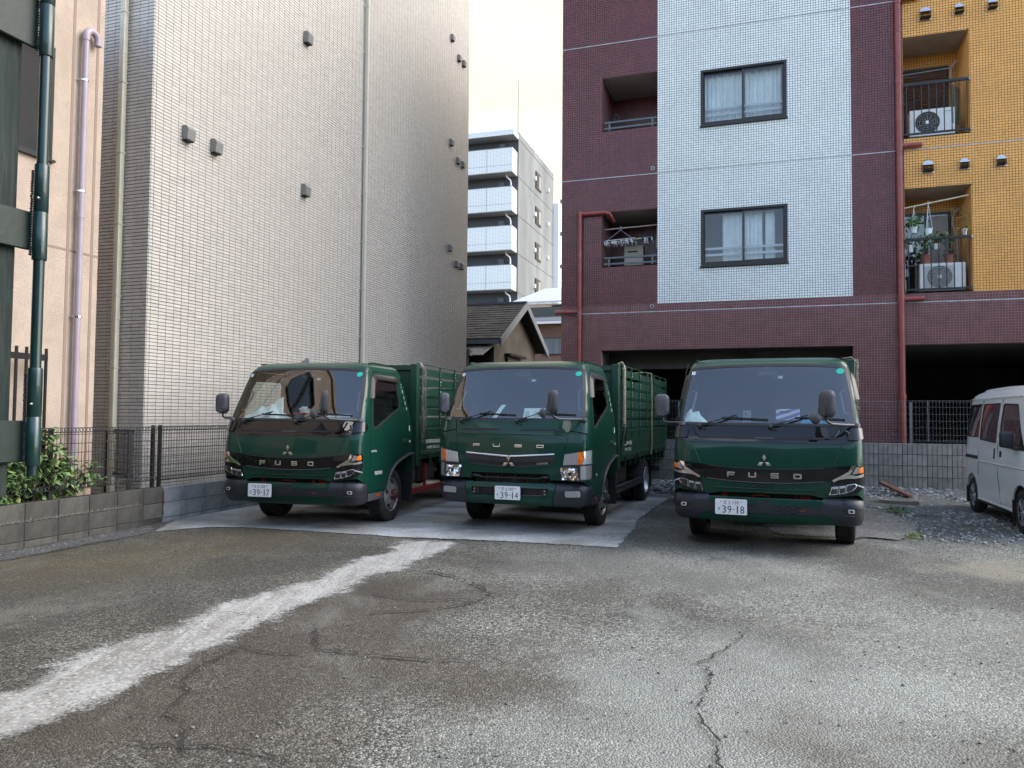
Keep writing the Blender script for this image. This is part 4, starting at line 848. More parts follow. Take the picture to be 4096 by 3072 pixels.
potted('right terracotta pot on the shelf of the lower orange balcony', x0+.80, .25, z0+.58, .095, .17, M['terracotta'], 26, .05, M['leaf'], .15)
potted('grey metal can with thin climbing stems at the right end of the lower railing', x1-.12, .02, z0+1.06, .05, .12, M['lens_rib'], 26, .07, M['leaf_y'], .4)
t = thing('plant_shelf', 'dark wooden plant shelf behind the lower black railing', 'shelf', FB0, GA)
for zz in (z0+.54, ): m_ = MB(); m_.box(x0+.1, x1-.1, .14, .40, zz, zz+.03); m_.build('board', M['stem'], t)
for xx in (x0+.2, x0+.98): m_ = MB(); m_.box(xx, xx+.04, .2, .24, z0+.02, z0+.54); m_.build('leg', M['stem'], t)
t = thing('laundry_pole', 'cream laundry pole across the top of the lower orange balcony', 'pole', FB0, GA); m_ = MB(); m_.tube([(x0+.01, .06, z1-.36), (x1-.03, .06, z1-.19)], .016, 8); m_.build('pole', mat('cream pole', (.5, .46, .34), .5), t)
# trailing plant on the railing
leaves('foliage', [(x0+.25+abs(random.gauss(0, .25)), .06+random.gauss(0, .05), z0+1.02+random.gauss(0, .07)) for _ in range(110)], .09, M['leaf'], thing('railing_plant', 'loose dark green plant spilling over the lower balcony railing', 'plant', FB0, GA))

# ------------------------------------------------------------------ ribbed block wall and wire fence in front of the garage
M['rib'] = mat('ribbed grey block', (.245, .225, .205), .9, var=.2, vs=4, bump=.5, bs=80, tint=.14, dirt=(.14, .125, .11, .5), ds=2)
bw = thing('ribbed_wall', 'grey ribbed concrete block wall in front of the garage', 'wall', fbt(0, -.689), GA)
mb = MB(); mb.box(.2, 10.4, .012, .13, -.1, 1.008); mb.build('mortar_core', mat('dark mortar', (.035, .033, .03), .95), bw)
rb = MB()
for i in range(5): rb.box(.003+i*.0797, .003+i*.0797+.0722, -.012, .02, 0, .195)
rb.box(.003, .395, .0, .14, 0, .195)
rb_me = rb.mesh('block', M['rib'], bevel=.004); 
for i in range(26):
    for j in range(5): link('block', rb_me, bw, (.2+i*.400, random.uniform(-.001, .002), .006+j*.2022))
M['wire_lt'] = mat('grey coated wire', (.13, .135, .14), .5)
wf = thing('wire_fence', 'thin grey wire fence on top of the ribbed wall in front of the dark garage', 'fence', fbt(0, -.63), GA)
mb = MB(); L = 10
for i in range(int(L/.0545)): mb.tube([(.3+i*.0545, 0, 1.03), (.3+i*.0545, 0, 1.79)], .0016, 3, cap=False)
for z in (1.05, 1.075, 1.17, 1.295, 1.42, 1.545, 1.67, 1.765, 1.79): mb.tube([(.3, .004, z), (10.3, .004, z)], .002, 3, cap=False)
mb.build('wire_mesh', M['wire_lt'], wf, recalc=False)
for xx in (.5, 2.6, 4.68, 6.76, 8.84): p = MB(); p.box(xx-.018, xx+.018, .01, .045, .98, 1.76); p.build('post', mat('grey post', (.16, .165, .17), .5), wf)
p = MB(); p.tube([(7.03, -.01, 1.05), (7.03, -.01, 1.79)], .009, 6); p.build('joint_rod', M['wire_lt'], wf)
# boards lying on the gravel
t = thing('wooden_board', 'weathered grey timber lying on the gravel beside the right hand truck', 'board', (6.46, 12.88, .05), R(-24)); m_ = MB(); m_.box(-.30, .30, -.06, .06, -.06, .05); m_.build('timber', mat('grey timber', (.22, .185, .14), .9, var=.3, vs=12, stretch=(.3, 3, 3)), t, bevel=.006)
t = thing('wooden_board', 'reddish brown board tilted on the gravel beside the right hand truck', 'board', (6.75, 13.55, .22), R(-60)); m_ = MB(); m_.obox((0, 0, 0), (.28, 0, -.10), (0, .07, 0), (.006, 0, .02)); m_.build('plank', mat('red brown plank', (.17, .075, .05), .8, var=.3, vs=10), t, bevel=.004)
t = thing('work_lamp', 'chrome lamp lying on the gravel behind the right hand truck', 'lamp', (5.35, 12.3, .0), R(-20)); m_ = MB(); m_.sph((0, 0, .30), (.09, .11, .09)); m_.build('shell', M['chrome'], t, smooth=60); m_ = MB(); m_.cyl((0, .05, 0), (0, .05, .26), .02); m_.build('stand', M['black'], t)
# weeds
def weed(label, x, y, n, s, h, lm):
    t = thing('weed', label, 'plant', (x, y, 0)); V = []
    leaves('blades', [(random.gauss(0, s), random.gauss(0, s), random.uniform(0, h)) for _ in range(n)], .085, lm, t, droop=-.7, narrow=.16)
weed('green weed tuft growing beside the grey timber', 5.95, 11.95, 170, .10, .06, M['leaf']); weed('small weed in the crack at the corner of the asphalt patch', 4.90, 9.42, 70, .06, .04, M['leaf_y']); weed('dry weed tuft near the white van', 6.05, 8.75, 40, .05, .03, M['leaf_y'])
weed('yellowed weed by the foot of the ribbed wall', 7.6, 13.2, 120, .16, .1, M['leaf_y']); weed('thin weeds at the left end of the grey timber', 6.15, 13.0, 60, .08, .05, M['leaf_y'])

# ------------------------------------------------------------------ shrub growing through the fence
sh = thing('shrub', 'leafy green shrub growing through the black mesh fence at the left edge', 'shrub', lwp(-.2, .2, .45), LA)
mb = MB(); tips = []
for i in range(34):
    y = random.gauss(.28, .38); h = max(.12, .78-abs(y-.35)*.7)*random.uniform(.55, 1.1); x = random.uniform(-.05, .12)
    p0 = Vector((random.uniform(-.08, 0), y*.6+.05, 0)); p1 = Vector((x*.6, y*.85, h*.55)); p2 = Vector((x+.09, y+random.gauss(0, .07), h))
    mb.tube([p0, p1, p2], [.008, .006, .003], 5); tips += [p0+(p1-p0)*t for t in (.4, .7, 1)]+[p1+(p2-p1)*t for t in (.25, .5, .75, 1)]
mb.build('stems', M['stem'], sh)
leaves('foliage', [t+Vector((random.gauss(0, .05), random.gauss(0, .06), random.gauss(0, .04))) for t in tips for _ in range(6)], .085, M['leaf'], sh, narrow=.62)
leaves('foliage', [t+Vector((random.gauss(.02, .05), random.gauss(0, .07), random.gauss(.01, .05))) for t in tips for _ in range(2)], .075, M['leaf_y'], sh, narrow=.6)
s2 = thing('shrub', 'sprig of leaves pushing out over the low wall right of the shrub', 'shrub', lwp(-.1, 1.02, .5), LA); m_ = MB(); m_.tube([(0, -.2, .0), (.03, .0, .18), (.08, .2, .30)], [.007, .005, .003], 5); m_.build('stems', M['stem'], s2)
leaves('foliage', [Vector((.05*t, -.2+.42*t, .32*t))+Vector((random.gauss(0, .03), random.gauss(0, .05), random.gauss(0, .05))) for t in [random.random() for _ in range(70)]], .085, M['leaf'], s2, narrow=.6)
s3 = thing('shrub', 'low leaves spilling over the low wall under the green truck gate', 'shrub', lwp(-.05, -.5, .47), LA); m_ = MB(); m_.tube([(-.1, -.5, 0), (0, 0, .08), (0, .4, .05)], .006, 5); m_.build('stems', M['stem'], s3)
leaves('foliage', [(random.gauss(.0, .05), random.uniform(-.9, .6), abs(random.gauss(.03, .10))) for _ in range(330)], .075, M['leaf'], s3, narrow=.6); leaves('foliage', [(random.gauss(.03, .05), random.uniform(-.7, .3), abs(random.gauss(.02, .06))) for _ in range(90)], .07, M['leaf_y'], s3, narrow=.6)

# ------------------------------------------------------------------ houses beyond the lot
GA2 = R(-17.5)
def ray_xy(px, Y): return ((px-2048)/3076*Y, Y)
# tall grey apartment block with white tiled balconies
Yt = 57.0; bx_, by_ = ray_xy(2067, Yt); TW = thing('apartment_tower', 'grey apartment block with white tiled balconies seen through the gap', 'building', (bx_, by_, 0), GA2)
M['tower_dk'] = mat('charcoal wall', (.075, .078, .09), .8, var=.1, vs=.4); M['tower_gr'] = mat('grey render', (.235, .24, .235), .85, var=.22, vs=.35, stretch=(1, 1, .35)); M['tower_wh'] = mat('white render', (.80, .81, .80), .8)
mtw, ntw, btw = base_mat('white balcony tile'); brk = ntw.nodes.new('ShaderNodeTexBrick'); brk.offset = 0; brk.inputs['Scale'].default_value = 1; brk.inputs['Brick Width'].default_value = .22; brk.inputs['Row Height'].default_value = .10; brk.inputs['Mortar Size'].default_value = .008
brk.inputs['Color1'].default_value = (.82, .82, .80, 1); brk.inputs['Color2'].default_value = (.78, .78, .76, 1); brk.inputs['Mortar'].default_value = (.45, .45, .44, 1)
t_ = ntw.nodes.new('ShaderNodeTexCoord'); s_ = ntw.nodes.new('ShaderNodeSeparateXYZ'); c_ = ntw.nodes.new('ShaderNodeCombineXYZ'); ntw.links.new(t_.outputs['Object'], s_.inputs[0]); ntw.links.new(_math(ntw, 'ADD', s_.outputs[0], s_.outputs[1]), c_.inputs[0]); ntw.links.new(s_.outputs[2], c_.inputs[1]); ntw.links.new(c_.outputs[0], brk.inputs['Vector']); ntw.links.new(brk.outputs[0], btw.inputs['Base Color']); M['tower_tile'] = mtw
H_ = 22.75; FL = 2.90
mb = MB(); mb.box(-9, -.02, .02, 9.5, 0, H_-.5); mb.build('wall', M['tower_dk'], TW)
mb = MB(); mb.box(-.02, .03, -.05, 10.4, 0, H_); mb.build('side_wall', M['tower_gr'], TW)
mb = MB(); mb.box(-9, -.0, -1.25, 9.6, H_-.55, H_-.15); mb.build('roof', M['tower_tile'], TW); mb = MB(); mb.box(-.02, .05, -.05, 9.65, H_-.02, H_+.08); mb.build('coping', M['tower_wh'], TW)
mb = MB(); mb.box(-.06, .5, 10.4, 14.2, 0, H_-2.6); mb.build('rear_wing', M['tower_wh'], TW)
for k in range(8):
    zt = 1.45+(1664-(250+445/1.277))*Yt/3076-k*FL        # top of balcony parapet
    if zt < 1: break
    b_ = MB(); b_.box(-9, -.08, -1.3, -1.12, zt-1.75, zt); b_.box(-.26, -.08, -1.12, .02, zt-1.75, zt); bo = b_.build('balcony', M['tower_tile'], TW)
    c_ = MB(); c_.box(-9, -.09, -1.31, .02, zt, zt+.05); c_.build('coping', M['tower_gr'], bo); c_ = MB(); c_.box(-2.08, -2.05, -1.306, -1.29, zt-1.7, zt-.02); c_.box(-9, -.08, -1.305, -1.29, zt-1.28, zt-1.26); c_.build('panel_joint', M['tower_gr'], bo); c_ = MB(); c_.box(-9, -.1, -1.29, .0, zt-1.80, zt-1.752); c_.build('slab', M['soffit'], bo)
    for a, b in ((-6.3, -4.7), (-3.85, -1.45)):
        w = MB(); w.box(a, b, -.03, .02, zt-1.5, zt+.30); wo_ = w.build('window', M['frame_dk'], TW)
        for u, v in ((a+.06, (a+b)/2-.03), ((a+b)/2+.03, b-.06)): p = MB(); p.box(u, v, -.045, -.032, zt-1.4, zt+.22); p.build('pane', mat('curtained pane', (.36, .40, .38), .15, var=.4, vs=.8, coat=.5), wo_)
    d_ = MB(); d_.box(-1.38, -.98, -.5, .02, zt-.2, zt+.62); d_.build('partition', M['plastic_lt'], TW)
    d_ = MB(); d_.tube([(-.75, -.6, zt-1.8), (-.72, -.6, zt-1.95), (-.5, -.4, zt-2.15), (-.45, -.4, zt-2.35), (-.45, -.4, zt-3.0)], .055, 8); d_.build('drain_pipe', M['tower_wh'], TW)
    if k in (1, 3): d_ = MB(); d_.sph((-4.25, -.06, zt+.28), .10); d_.build('red_lamp', mat('red alarm lamp', (.5, .01, .01), .3), TW)
for k in range(6):
    zc = 1.45+(1664-(250+553/1.277))*Yt/3076*1.055-k*FL
    w = MB(); w.box(.03, .10, 4.55, 6.2, zc-.75, zc+.62); wo_ = w.build('window', M['frame_dk'], TW)
    for u, v, pm in ((4.70, 5.32, 'frame_dk'), (5.45, 6.05, 'soffit')): p = MB(); p.box(.10, .112, u, v, zc-.60, zc+.47); p.build('pane', M[pm], wo_)
    for yy_, zz in ((4.15, zc-.1), (8.2, zc+.1)): h_ = MB(); h_.box(.03, .2, yy_, yy_+.22, zz-.16, zz+.16); h_.build('vent', M['tower_wh'], TW)
    h_ = MB(); h_.box(.03, .045, -.05, 10.4, zc+1.6, zc+1.63); h_.build('joint_line', M['plastic_lt'], TW)
    h_ = MB(); h_.box(.50, .62, 11.0, 11.25, zc-.3, zc); h_.build('vent', M['plastic_lt'], TW)
mb = MB(); mb.cyl((-.25, .6, H_), (-.25, .6, H_+4.3), .035, 6, .02); ant = tag(mb.build('lightning_rod', M['plastic_lt'], TW))
# old dark house with a shingled gable roof
Yh = 25.0; hx, hy = ray_xy(1986, Yh); OH = thing('wooden_house', 'old brown house with a dark shingled gable roof in the gap', 'house', (hx, hy, 0), GA)
def hz(py, Y=Yh): return 1.45+(1664-py)*Y/3076
M['shingle'] = mat('dark slate shingle', (.030, .027, .026), .75, var=.3, vs=3, tint=.3); M['brown_wall'] = mat('brown plaster', (.070, .057, .043), .9, var=.3, vs=1.2, dirt=(.06, .05, .04, .6), ds=.8); M['grey_trim'] = mat('grey trim', (.15, .165, .18), .6)
ze = hz(1339); zr = hz(1199, Yh+1.0); hw = 2.25; wy = 4.6   # eave height, ridge height; gable runs along +y
gy = wy/2
mb = MB(); mb.prism([(0, 0), (wy, 0), (wy, ze-.12), (gy, zr-.22), (0, ze-.12)], (-.1, 0, 0), (0, 1, 0), (0, 0, 1), -6.5, 0); mb.build('wall', M['brown_wall'], OH)
ov = .40; sl = (zr-ze)/gy
def roofpt(y, x, up=0): return (x, y, (ze+sl*y if y <= gy else ze+sl*(wy-y))+up)
mb = MB()
for sgn in (0, 1):
    ya, yb = (-ov, gy) if sgn == 0 else (gy, wy+ov)
    mb.add([roofpt(ya, .25), roofpt(yb, .25), roofpt(yb, -6.8), roofpt(ya, -6.8), roofpt(ya, .25, .07), roofpt(yb, .25, .07), roofpt(yb, -6.8, .07), roofpt(ya, -6.8, .07)], [(0, 1, 2, 3), (4, 5, 6, 7), (0, 1, 5, 4), (1, 2, 6, 5), (2, 3, 7, 6), (3, 0, 4, 7)])
mb.build('roof', M['shingle'], OH); mb = MB(); nr = 15
for i in range(nr):     # overlapping shingle courses on the front slope
    ya = -ov+(gy+ov)*i/nr; yb = -ov+(gy+ov)*(i+1)/nr+.01; x = -6.8
    while x < .25:
        w = random.uniform(.22, .34); x2 = min(x+w, .25); u = random.uniform(.085, .10); mb.add([roofpt(ya, x+.006, u), roofpt(ya, x2-.006, u), roofpt(yb, x2-.006, .075), roofpt(yb, x+.006, .075), roofpt(ya, x+.006, .07), roofpt(ya, x2-.006, .07)], [(0, 1, 2, 3), (0, 4, 5, 1)]); x = x2
me = mb.mesh('shingles', M['shingle']); at = me.attributes.new('tint', 'FLOAT', 'FACE'); at.data.foreach_set('value', [random.random() for _ in me.polygons]); tag(link('shingles', me, OH), kind='stuff')
mb = MB()
for ya, yb in ((-ov-.05, gy), (wy+ov+.05, gy)):
    a, b = Vector(roofpt(ya if ya > 0 else ya, .27, .0)), Vector(roofpt(yb, .27, .0))
    mb.add([a+Vector((0, 0, -.16)), b+Vector((0, 0, -.16)), b+Vector((0, 0, .10)), a+Vector((0, 0, .10)), a+Vector((.05, 0, -.16)), b+Vector((.05, 0, -.16)), b+Vector((.05, 0, .10)), a+Vector((.05, 0, .10))], [(0, 1, 2, 3), (4, 5, 6, 7), (0, 1, 5, 4), (2, 3, 7, 6), (0, 3, 7, 4), (1, 2, 6, 5)])
mb.build('bargeboard', M['grey_trim'], OH); mb = MB(); mb.box(-6.8, .3, gy-.06, gy+.06, zr+.06, zr+.13); mb.build('ridge_cap', M['grey_trim'], OH); mb = MB(); mb.box(-6.8, .25, -ov-.07, -ov+.04, ze-sl*ov-.10, ze-sl*ov+.03); mb.build('gutter', M['grey_trim'], OH)
w = MB(); wz0, wz1, wy0, wy1 = ze-1.75, ze-.62, 1.15, 2.5; w.box(-.1, -.03, wy0, wy1, wz0, wz1); w.box(-.1, .12, wy0-.1, wy1+.35, wz1+.02, wz1+.10); wo_ = w.build('window', M['frame_dk'], OH)
for i in range(2):
    for j in range(2): p = MB(); a = wy0+.06+i*(wy1-wy0-.06)/2; p.box(-.03, -.015, a, a+(wy1-wy0)/2-.1, wz0+.06+j*(wz1-wz0)/2, wz0+j*(wz1-wz0)/2+.48); p.build('pane', mat('dusty pane', (.07, .07, .065), .2, coat=.4), wo_)
# lean-to and blue shed in front of it
ls = thing('lean_to_shed', 'blue corrugated shed with a rusty sheet roof beside the old house', 'shed', (hx, hy, 0), GA); z_ = hz(1400)
mb = MB()
for i in range(30): x = -3.4+i*.085; mb.box(x, x+.05, -1.05, -.99, 0, z_-.25)
mb.box(-3.5, -.85, -1.0, -.2, 0, z_-.25); mb.build('wall', mat('blue sheet', (.035, .16, .27), .6, var=.2, vs=2), ls)
mb = MB()
for i in range(40): x = -3.6+i*.09; mb.add([(x, -1.35, z_-.28), (x+.045, -1.35, z_-.24), (x+.09, -1.35, z_-.28), (x, -.1, z_+.18), (x+.045, -.1, z_+.22), (x+.09, -.1, z_+.18)], [(0, 1, 4, 3), (1, 2, 5, 4)])
mb.build('roof', mat('weathered sheet roof', (.21, .195, .175), .7, var=.3, vs=3), ls, recalc=False); mb = MB(); mb.cyl((-.55, -1.2, 0), (-.55, -1.2, z_-.15), .05, 8); mb.box(-.68, -.42, -1.32, -1.1, z_-.28, z_-.08); mb.build('downpipe', M['grey_trim'], ls)
leaves('creeper', [(random.uniform(-3.2, -1.6)+.25*random.gauss(0, 1), -1.1+random.gauss(0, .03), z_-.35-abs(random.gauss(0, .6))) for _ in range(260)], .13, M['leaf'], ls, narrow=.7)
# pink house, white roofed house further back
Yp = 33.0; qx, qy = ray_xy(2120, Yp); PH = thing('pink_house', 'pink house with a grey tiled roof behind the old brown house', 'house', (qx, qy, 0), GA)
def pz(py, Y=Yp): return 1.45+(1664-py)*Y/3076
M['pink_wall'] = mat('pink wall', (.55, .33, .25), .85, var=.1, vs=1)
mb = MB(); mb.box(-4, 6, 0, 6, 0, pz(1295)); mb.build('wall', M['pink_wall'], PH)
mb = MB(); z1_ = pz(1290); z2_ = pz(1232, Yp+2.2)
mb.add([(-4.5, -.6, z1_), (6.5, -.6, z1_), (6.5, 2.6, z2_), (-4.5, 2.6, z2_), (-4.5, -.6, z1_+.12), (6.5, -.6, z1_+.12), (6.5, 2.6, z2_+.12), (-4.5, 2.6, z2_+.12)], [(0, 1, 2, 3), (4, 5, 6, 7), (0, 1, 5, 4), (1, 2, 6, 5), (3, 0, 4, 7), (2, 3, 7, 6)]); ro = mb.build('roof', mat('grey roof tile', (.15, .15, .145), .8, var=.3, vs=5), PH)
mb = MB()
for i in range(9): a = i/9; y = -.6+3.2*a; z = z1_+.12+(z2_-z1_)*a; mb.box(-4.5, 6.5, y, y+.08, z+.0, z+.05)
mb.build('tile_courses', mat('grey roof course', (.12, .12, .115), .8), ro); mb = MB(); mb.box(-4.5, 6.5, -.75, -.62, z1_-.02, z1_+.12); mb.build('gutter', M['tower_wh'], PH)
w = MB(); w.box(.55, 2.3, -.06, 0.01, pz(1420), pz(1352)); wo_ = w.build('window', M['grey_trim'], PH); p = MB(); p.box(.62, 2.23, -.075, -.062, pz(1416), pz(1356)); p.build('pane', mat('curtained pale pane', (.42, .50, .50), .3, var=.2, vs=3, stretch=(6, 1, .2)), wo_)
Yw = 42.0; qx, qy = ray_xy(2050, Yw); WH = thing('white_house', 'white house with a pale metal roof below the grey apartment block', 'house', (qx, qy, 0), GA)
def wz(py, Y=Yw): return 1.45+(1664-py)*Y/3076
mb = MB(); mb.box(-2, 9, 0, 7, 0, wz(1219)); mb.build('wall', M['tower_wh'], WH); mb = MB(); a, b = wz(1219), wz(1160, Yw+3)
mb.add([(0, -.4, a), (9, -.4, a), (9, 3.2, b), (.9, 3.2, b), (0, -.4, a+.1), (9, -.4, a+.1), (9, 3.2, b+.1), (.9, 3.2, b+.1)], [(0, 1, 2, 3), (4, 5, 6, 7), (0, 1, 5, 4), (1, 2, 6, 5), (2, 3, 7, 6), (3, 0, 4, 7)]); mb.build('roof', mat('pale metal roof', (.55, .59, .63), .4, .2), WH)
for i in range(3): w = MB(); w.box(2.2+i*.85, 2.9+i*.85, -.05, 0.01, wz(1236), wz(1226)); wo_ = w.build('window', M['frame_dk'], WH)
# low houses across the street behind the camera, seen only in the glass and paint
sb = MB()
for x, y, w, d, h in ((-13, -17, 10, 7, 8.2), (-2.5, -19, 10, 7, 8.4), (7.5, -18, 10, 7, 7.8), (20, -15, 12, 8, 9.5)): sb.box(x-w/2, x+w/2, y-d, y, 0, h); sb.prism([(-w/2-.4, 0), (w/2+.4, 0), (0, 1.6)], (x, y, h), (1, 0, 0), (0, 0, 1), 0, d)
tag(sb.build('street_houses', mat('street house wall', (.10, .10, .095), .9, var=.3, vs=.3)), kind='structure')
# ================================================================== TRUCKS
# truck frame: x to the right as seen from the front, y backwards, z up; front axle at the origin
class Cab:
    def __init__(s, dz=0.0):
        Z = [.28, .45, .62, .75, .92, 1.10, 1.20, 1.34, 1.50, 1.75, 2.00, 2.06, 2.10, 2.14]
        s.Z = [z if z < 1.25 else z+dz*min(1, (z-1.25)/.5) for z in Z]
        s.yf = [-1.08, -1.11, -1.115, -1.125, -1.13, -1.118, -1.10, -1.045, -.972, -.848, -.725, -.685, -.63, -.53]
        s.w = [.965, .982, .985, .985, .985, .985, .982, .965, .948, .915, .873, .855, .832, .79]
        s.yr = [.60, .60, .60, .60, .60, .60, .595, .575, .545, .475, .37, .34, .31, .25]
        s.b = .045
    def prm(s, z): return np.interp(z, s.Z, s.yf), np.interp(z, s.Z, s.w), np.interp(z, s.Z, [.13]*6+[.125, .11]+[.10]*6)
    def yrear(s, z): return float(np.interp(z, s.Z, s.yr))
    def pt(s, u, z):
        yf, w, r = s.prm(z); sg = -1 if u < 0 else 1; u = abs(u); a = w-r; y1 = yf+s.b*(a/w)**2
        if u <= a: x, y = u, yf+s.b*(u/w)**2
        elif u <= a+r*PI/2: th = (u-a)/r; x, y = a+r*math.sin(th), y1+r-r*math.cos(th)
        else: x, y = w, y1+r+(u-a-r*PI/2)
        return Vector((sg*x, y, z))
    def ux(s, x, z):
        yf, w, r = s.prm(z); sg = -1 if x < 0 else 1; x = abs(x); a = w-r
        return sg*(x if x <= a else a+r*math.asin(min(1, (x-a)/r)))
    def uy(s, y, z, sg=1):
        yf, w, r = s.prm(z); a = w-r; y1 = yf+s.b*(a/w)**2
        if y >= y1+r: return sg*(a+r*PI/2+y-y1-r)
        c = max(-1, min(1, (y1+r-y)/r)); return sg*(a+r*math.acos(c))
    def nrm(s, u, z):
        e = .004; a = s.pt(u+e, z)-s.pt(u-e, z); b = s.pt(u, min(z+e, 2.2))-s.pt(u, z-e); n = a.cross(b)
        return n.normalized()
    def uv(s, pts):
        """('x', x, z) on the front or ('y', y, z[, side]) on the flank"""
        out = []
        for p in pts:
            if p[0] == 'x': out.append((s.ux(p[1], p[2]), p[2]))
            elif p[0] == 'u': out.append((p[1], p[2]))
            else: out.append((s.uy(p[1], p[2], p[3] if len(p) > 3 else 1), p[2]))
        return out
def inpoly(p, poly):
    x, y = p; c = False; n = len(poly)
    for i in range(n):
        (x1, y1), (x2, y2) = poly[i], poly[i-1]
        if (y1 > y) != (y2 > y) and x < (x2-x1)*(y-y1)/(y2-y1)+x1: c = not c
    return c
def dens(poly, h):
    out = []
    for i, p in enumerate(poly):
        q = poly[(i+1) % len(poly)]; n = max(1, math.ceil(math.dist(p, q)/h)); out += [(p[0]+(q[0]-p[0])*k/n, p[1]+(q[1]-p[1])*k/n) for k in range(n)]
    return out
def patch(mb, S, poly, off=0., th=.012, h=.06, holes=(), raw=False, dome=0., rimh=True):
    """region of a surface S, bounded by poly (surface coordinates), lifted by off with a rim th deep"""
    cv = lambda q: S.uv(q) if isinstance(q[0][0], str) else q
    loops = [dens(cv(poly), h)]+[dens(cv(q), h) for q in holes]
    vs = []; es = []
    for L in loops:
        b = len(vs); vs += L; es += [(b+i, b+(i+1) % len(L)) for i in range(len(L))]
    xs = [p[0] for p in loops[0]]; zs = [p[1] for p in loops[0]]
    def dist(p): return min(math.dist(p, q) for q in vs[:nb])
    nb = len(vs); B = np.array(vs)
    x = min(xs)+h*.5
    while x < max(xs):
        z = min(zs)+h*.5
        while z < max(zs):
            if inpoly((x, z), loops[0]) and not any(inpoly((x, z), L) for L in loops[1:]) and np.min((B[:nb, 0]-x)**2+(B[:nb, 1]-z)**2) > (.42*h)**2: vs.append((x, z))
            z += h
        x += h
    r = delaunay_2d_cdt([Vector(v) for v in vs], es, [], 0, 1e-6); V2 = [tuple(v) for v in r[0]]
    F = []
    for f in r[2]:
        c = (sum(V2[i][0] for i in f)/len(f), sum(V2[i][1] for i in f)/len(f))
        if inpoly(c, loops[0]) and not any(inpoly(c, L) for L in loops[1:]): F.append(tuple(f))
    P = []
    for q in V2: n = S.nrm(*q); P.append(S.pt(*q)+n*off)
    # orient outwards
    out = []
    for f in F:
        a, b, c = (P[i] for i in f[:3]); n = (b-a).cross(c-a); u_, z_ = V2[f[0]]
        out.append(f if n.dot(S.nrm(u_, z_)) > 0 else f[::-1])
    base = len(mb.v); mb.add(P, out)
    if th:
        ec = {}
        for f in out:
            for i in range(len(f)): k = (f[i], f[(i+1) % len(f)]); ec[k] = ec.get(k, 0)+1
        bd = [k for k in ec if (k[1], k[0]) not in ec]
        idx = {}; extra = []
        for k in bd:
            for i in k:
                if i not in idx: idx[i] = len(P)+len(extra); extra.append(P[i]-S.nrm(*V2[i])*th)
        mb.v += [tuple(v) for v in extra]; mb.f += [(base+a, base+idx[a], base+idx[b], base+b) for a, b in bd]
    return mb
def pbuild(S, name, poly, m, parent, off=0., th=.012, h=.06, holes=(), raw=False, smooth=35, label=None):
    mb = patch(MB(), S, poly, off, th, h, holes, raw); me = bpy.data.meshes.new(name); me.from_pydata(mb.v, [], mb.f); me.materials.append(m); me.shade_smooth(); me.set_sharp_from_angle(angle=R(smooth))
    return tag(link(name, me, parent), label)
def mir(poly): return [(p[0], -p[1], p[2]) if p[0] in 'xu' else ('y', p[1], p[2], -(p[3] if len(p) > 3 else 1)) for p in poly]
def sym(half): return half+mir(half)[::-1]      # half given from the centre line outwards and back
def rounded(poly, r, n=3):
    """round the corners of a 2D polygon"""
    out = []; m = len(poly)
    for i in range(m):
        p = Vector(poly[i]); a = Vector(poly[i-1])-p; b = Vector(poly[(i+1) % m])-p; q = min(r, a.length*.45, b.length*.45)
        s, e = p+a.normalized()*q, p+b.normalized()*q
        for k in range(n+1): t = k/n; out.append(tuple(s*(1-t)**2+p*2*t*(1-t)+e*t*t))
    return out
class Flat:
    """a plain vertical plane facing the viewer, used for lamp innards"""
    def __init__(s, f): s.f = f
def rmesh(S, poly2, r, off, th, m, name, parent, h=.03, **k):
    return pbuild(S, name, rounded(poly2, r), m, parent, off, th, h, raw=True, **k)

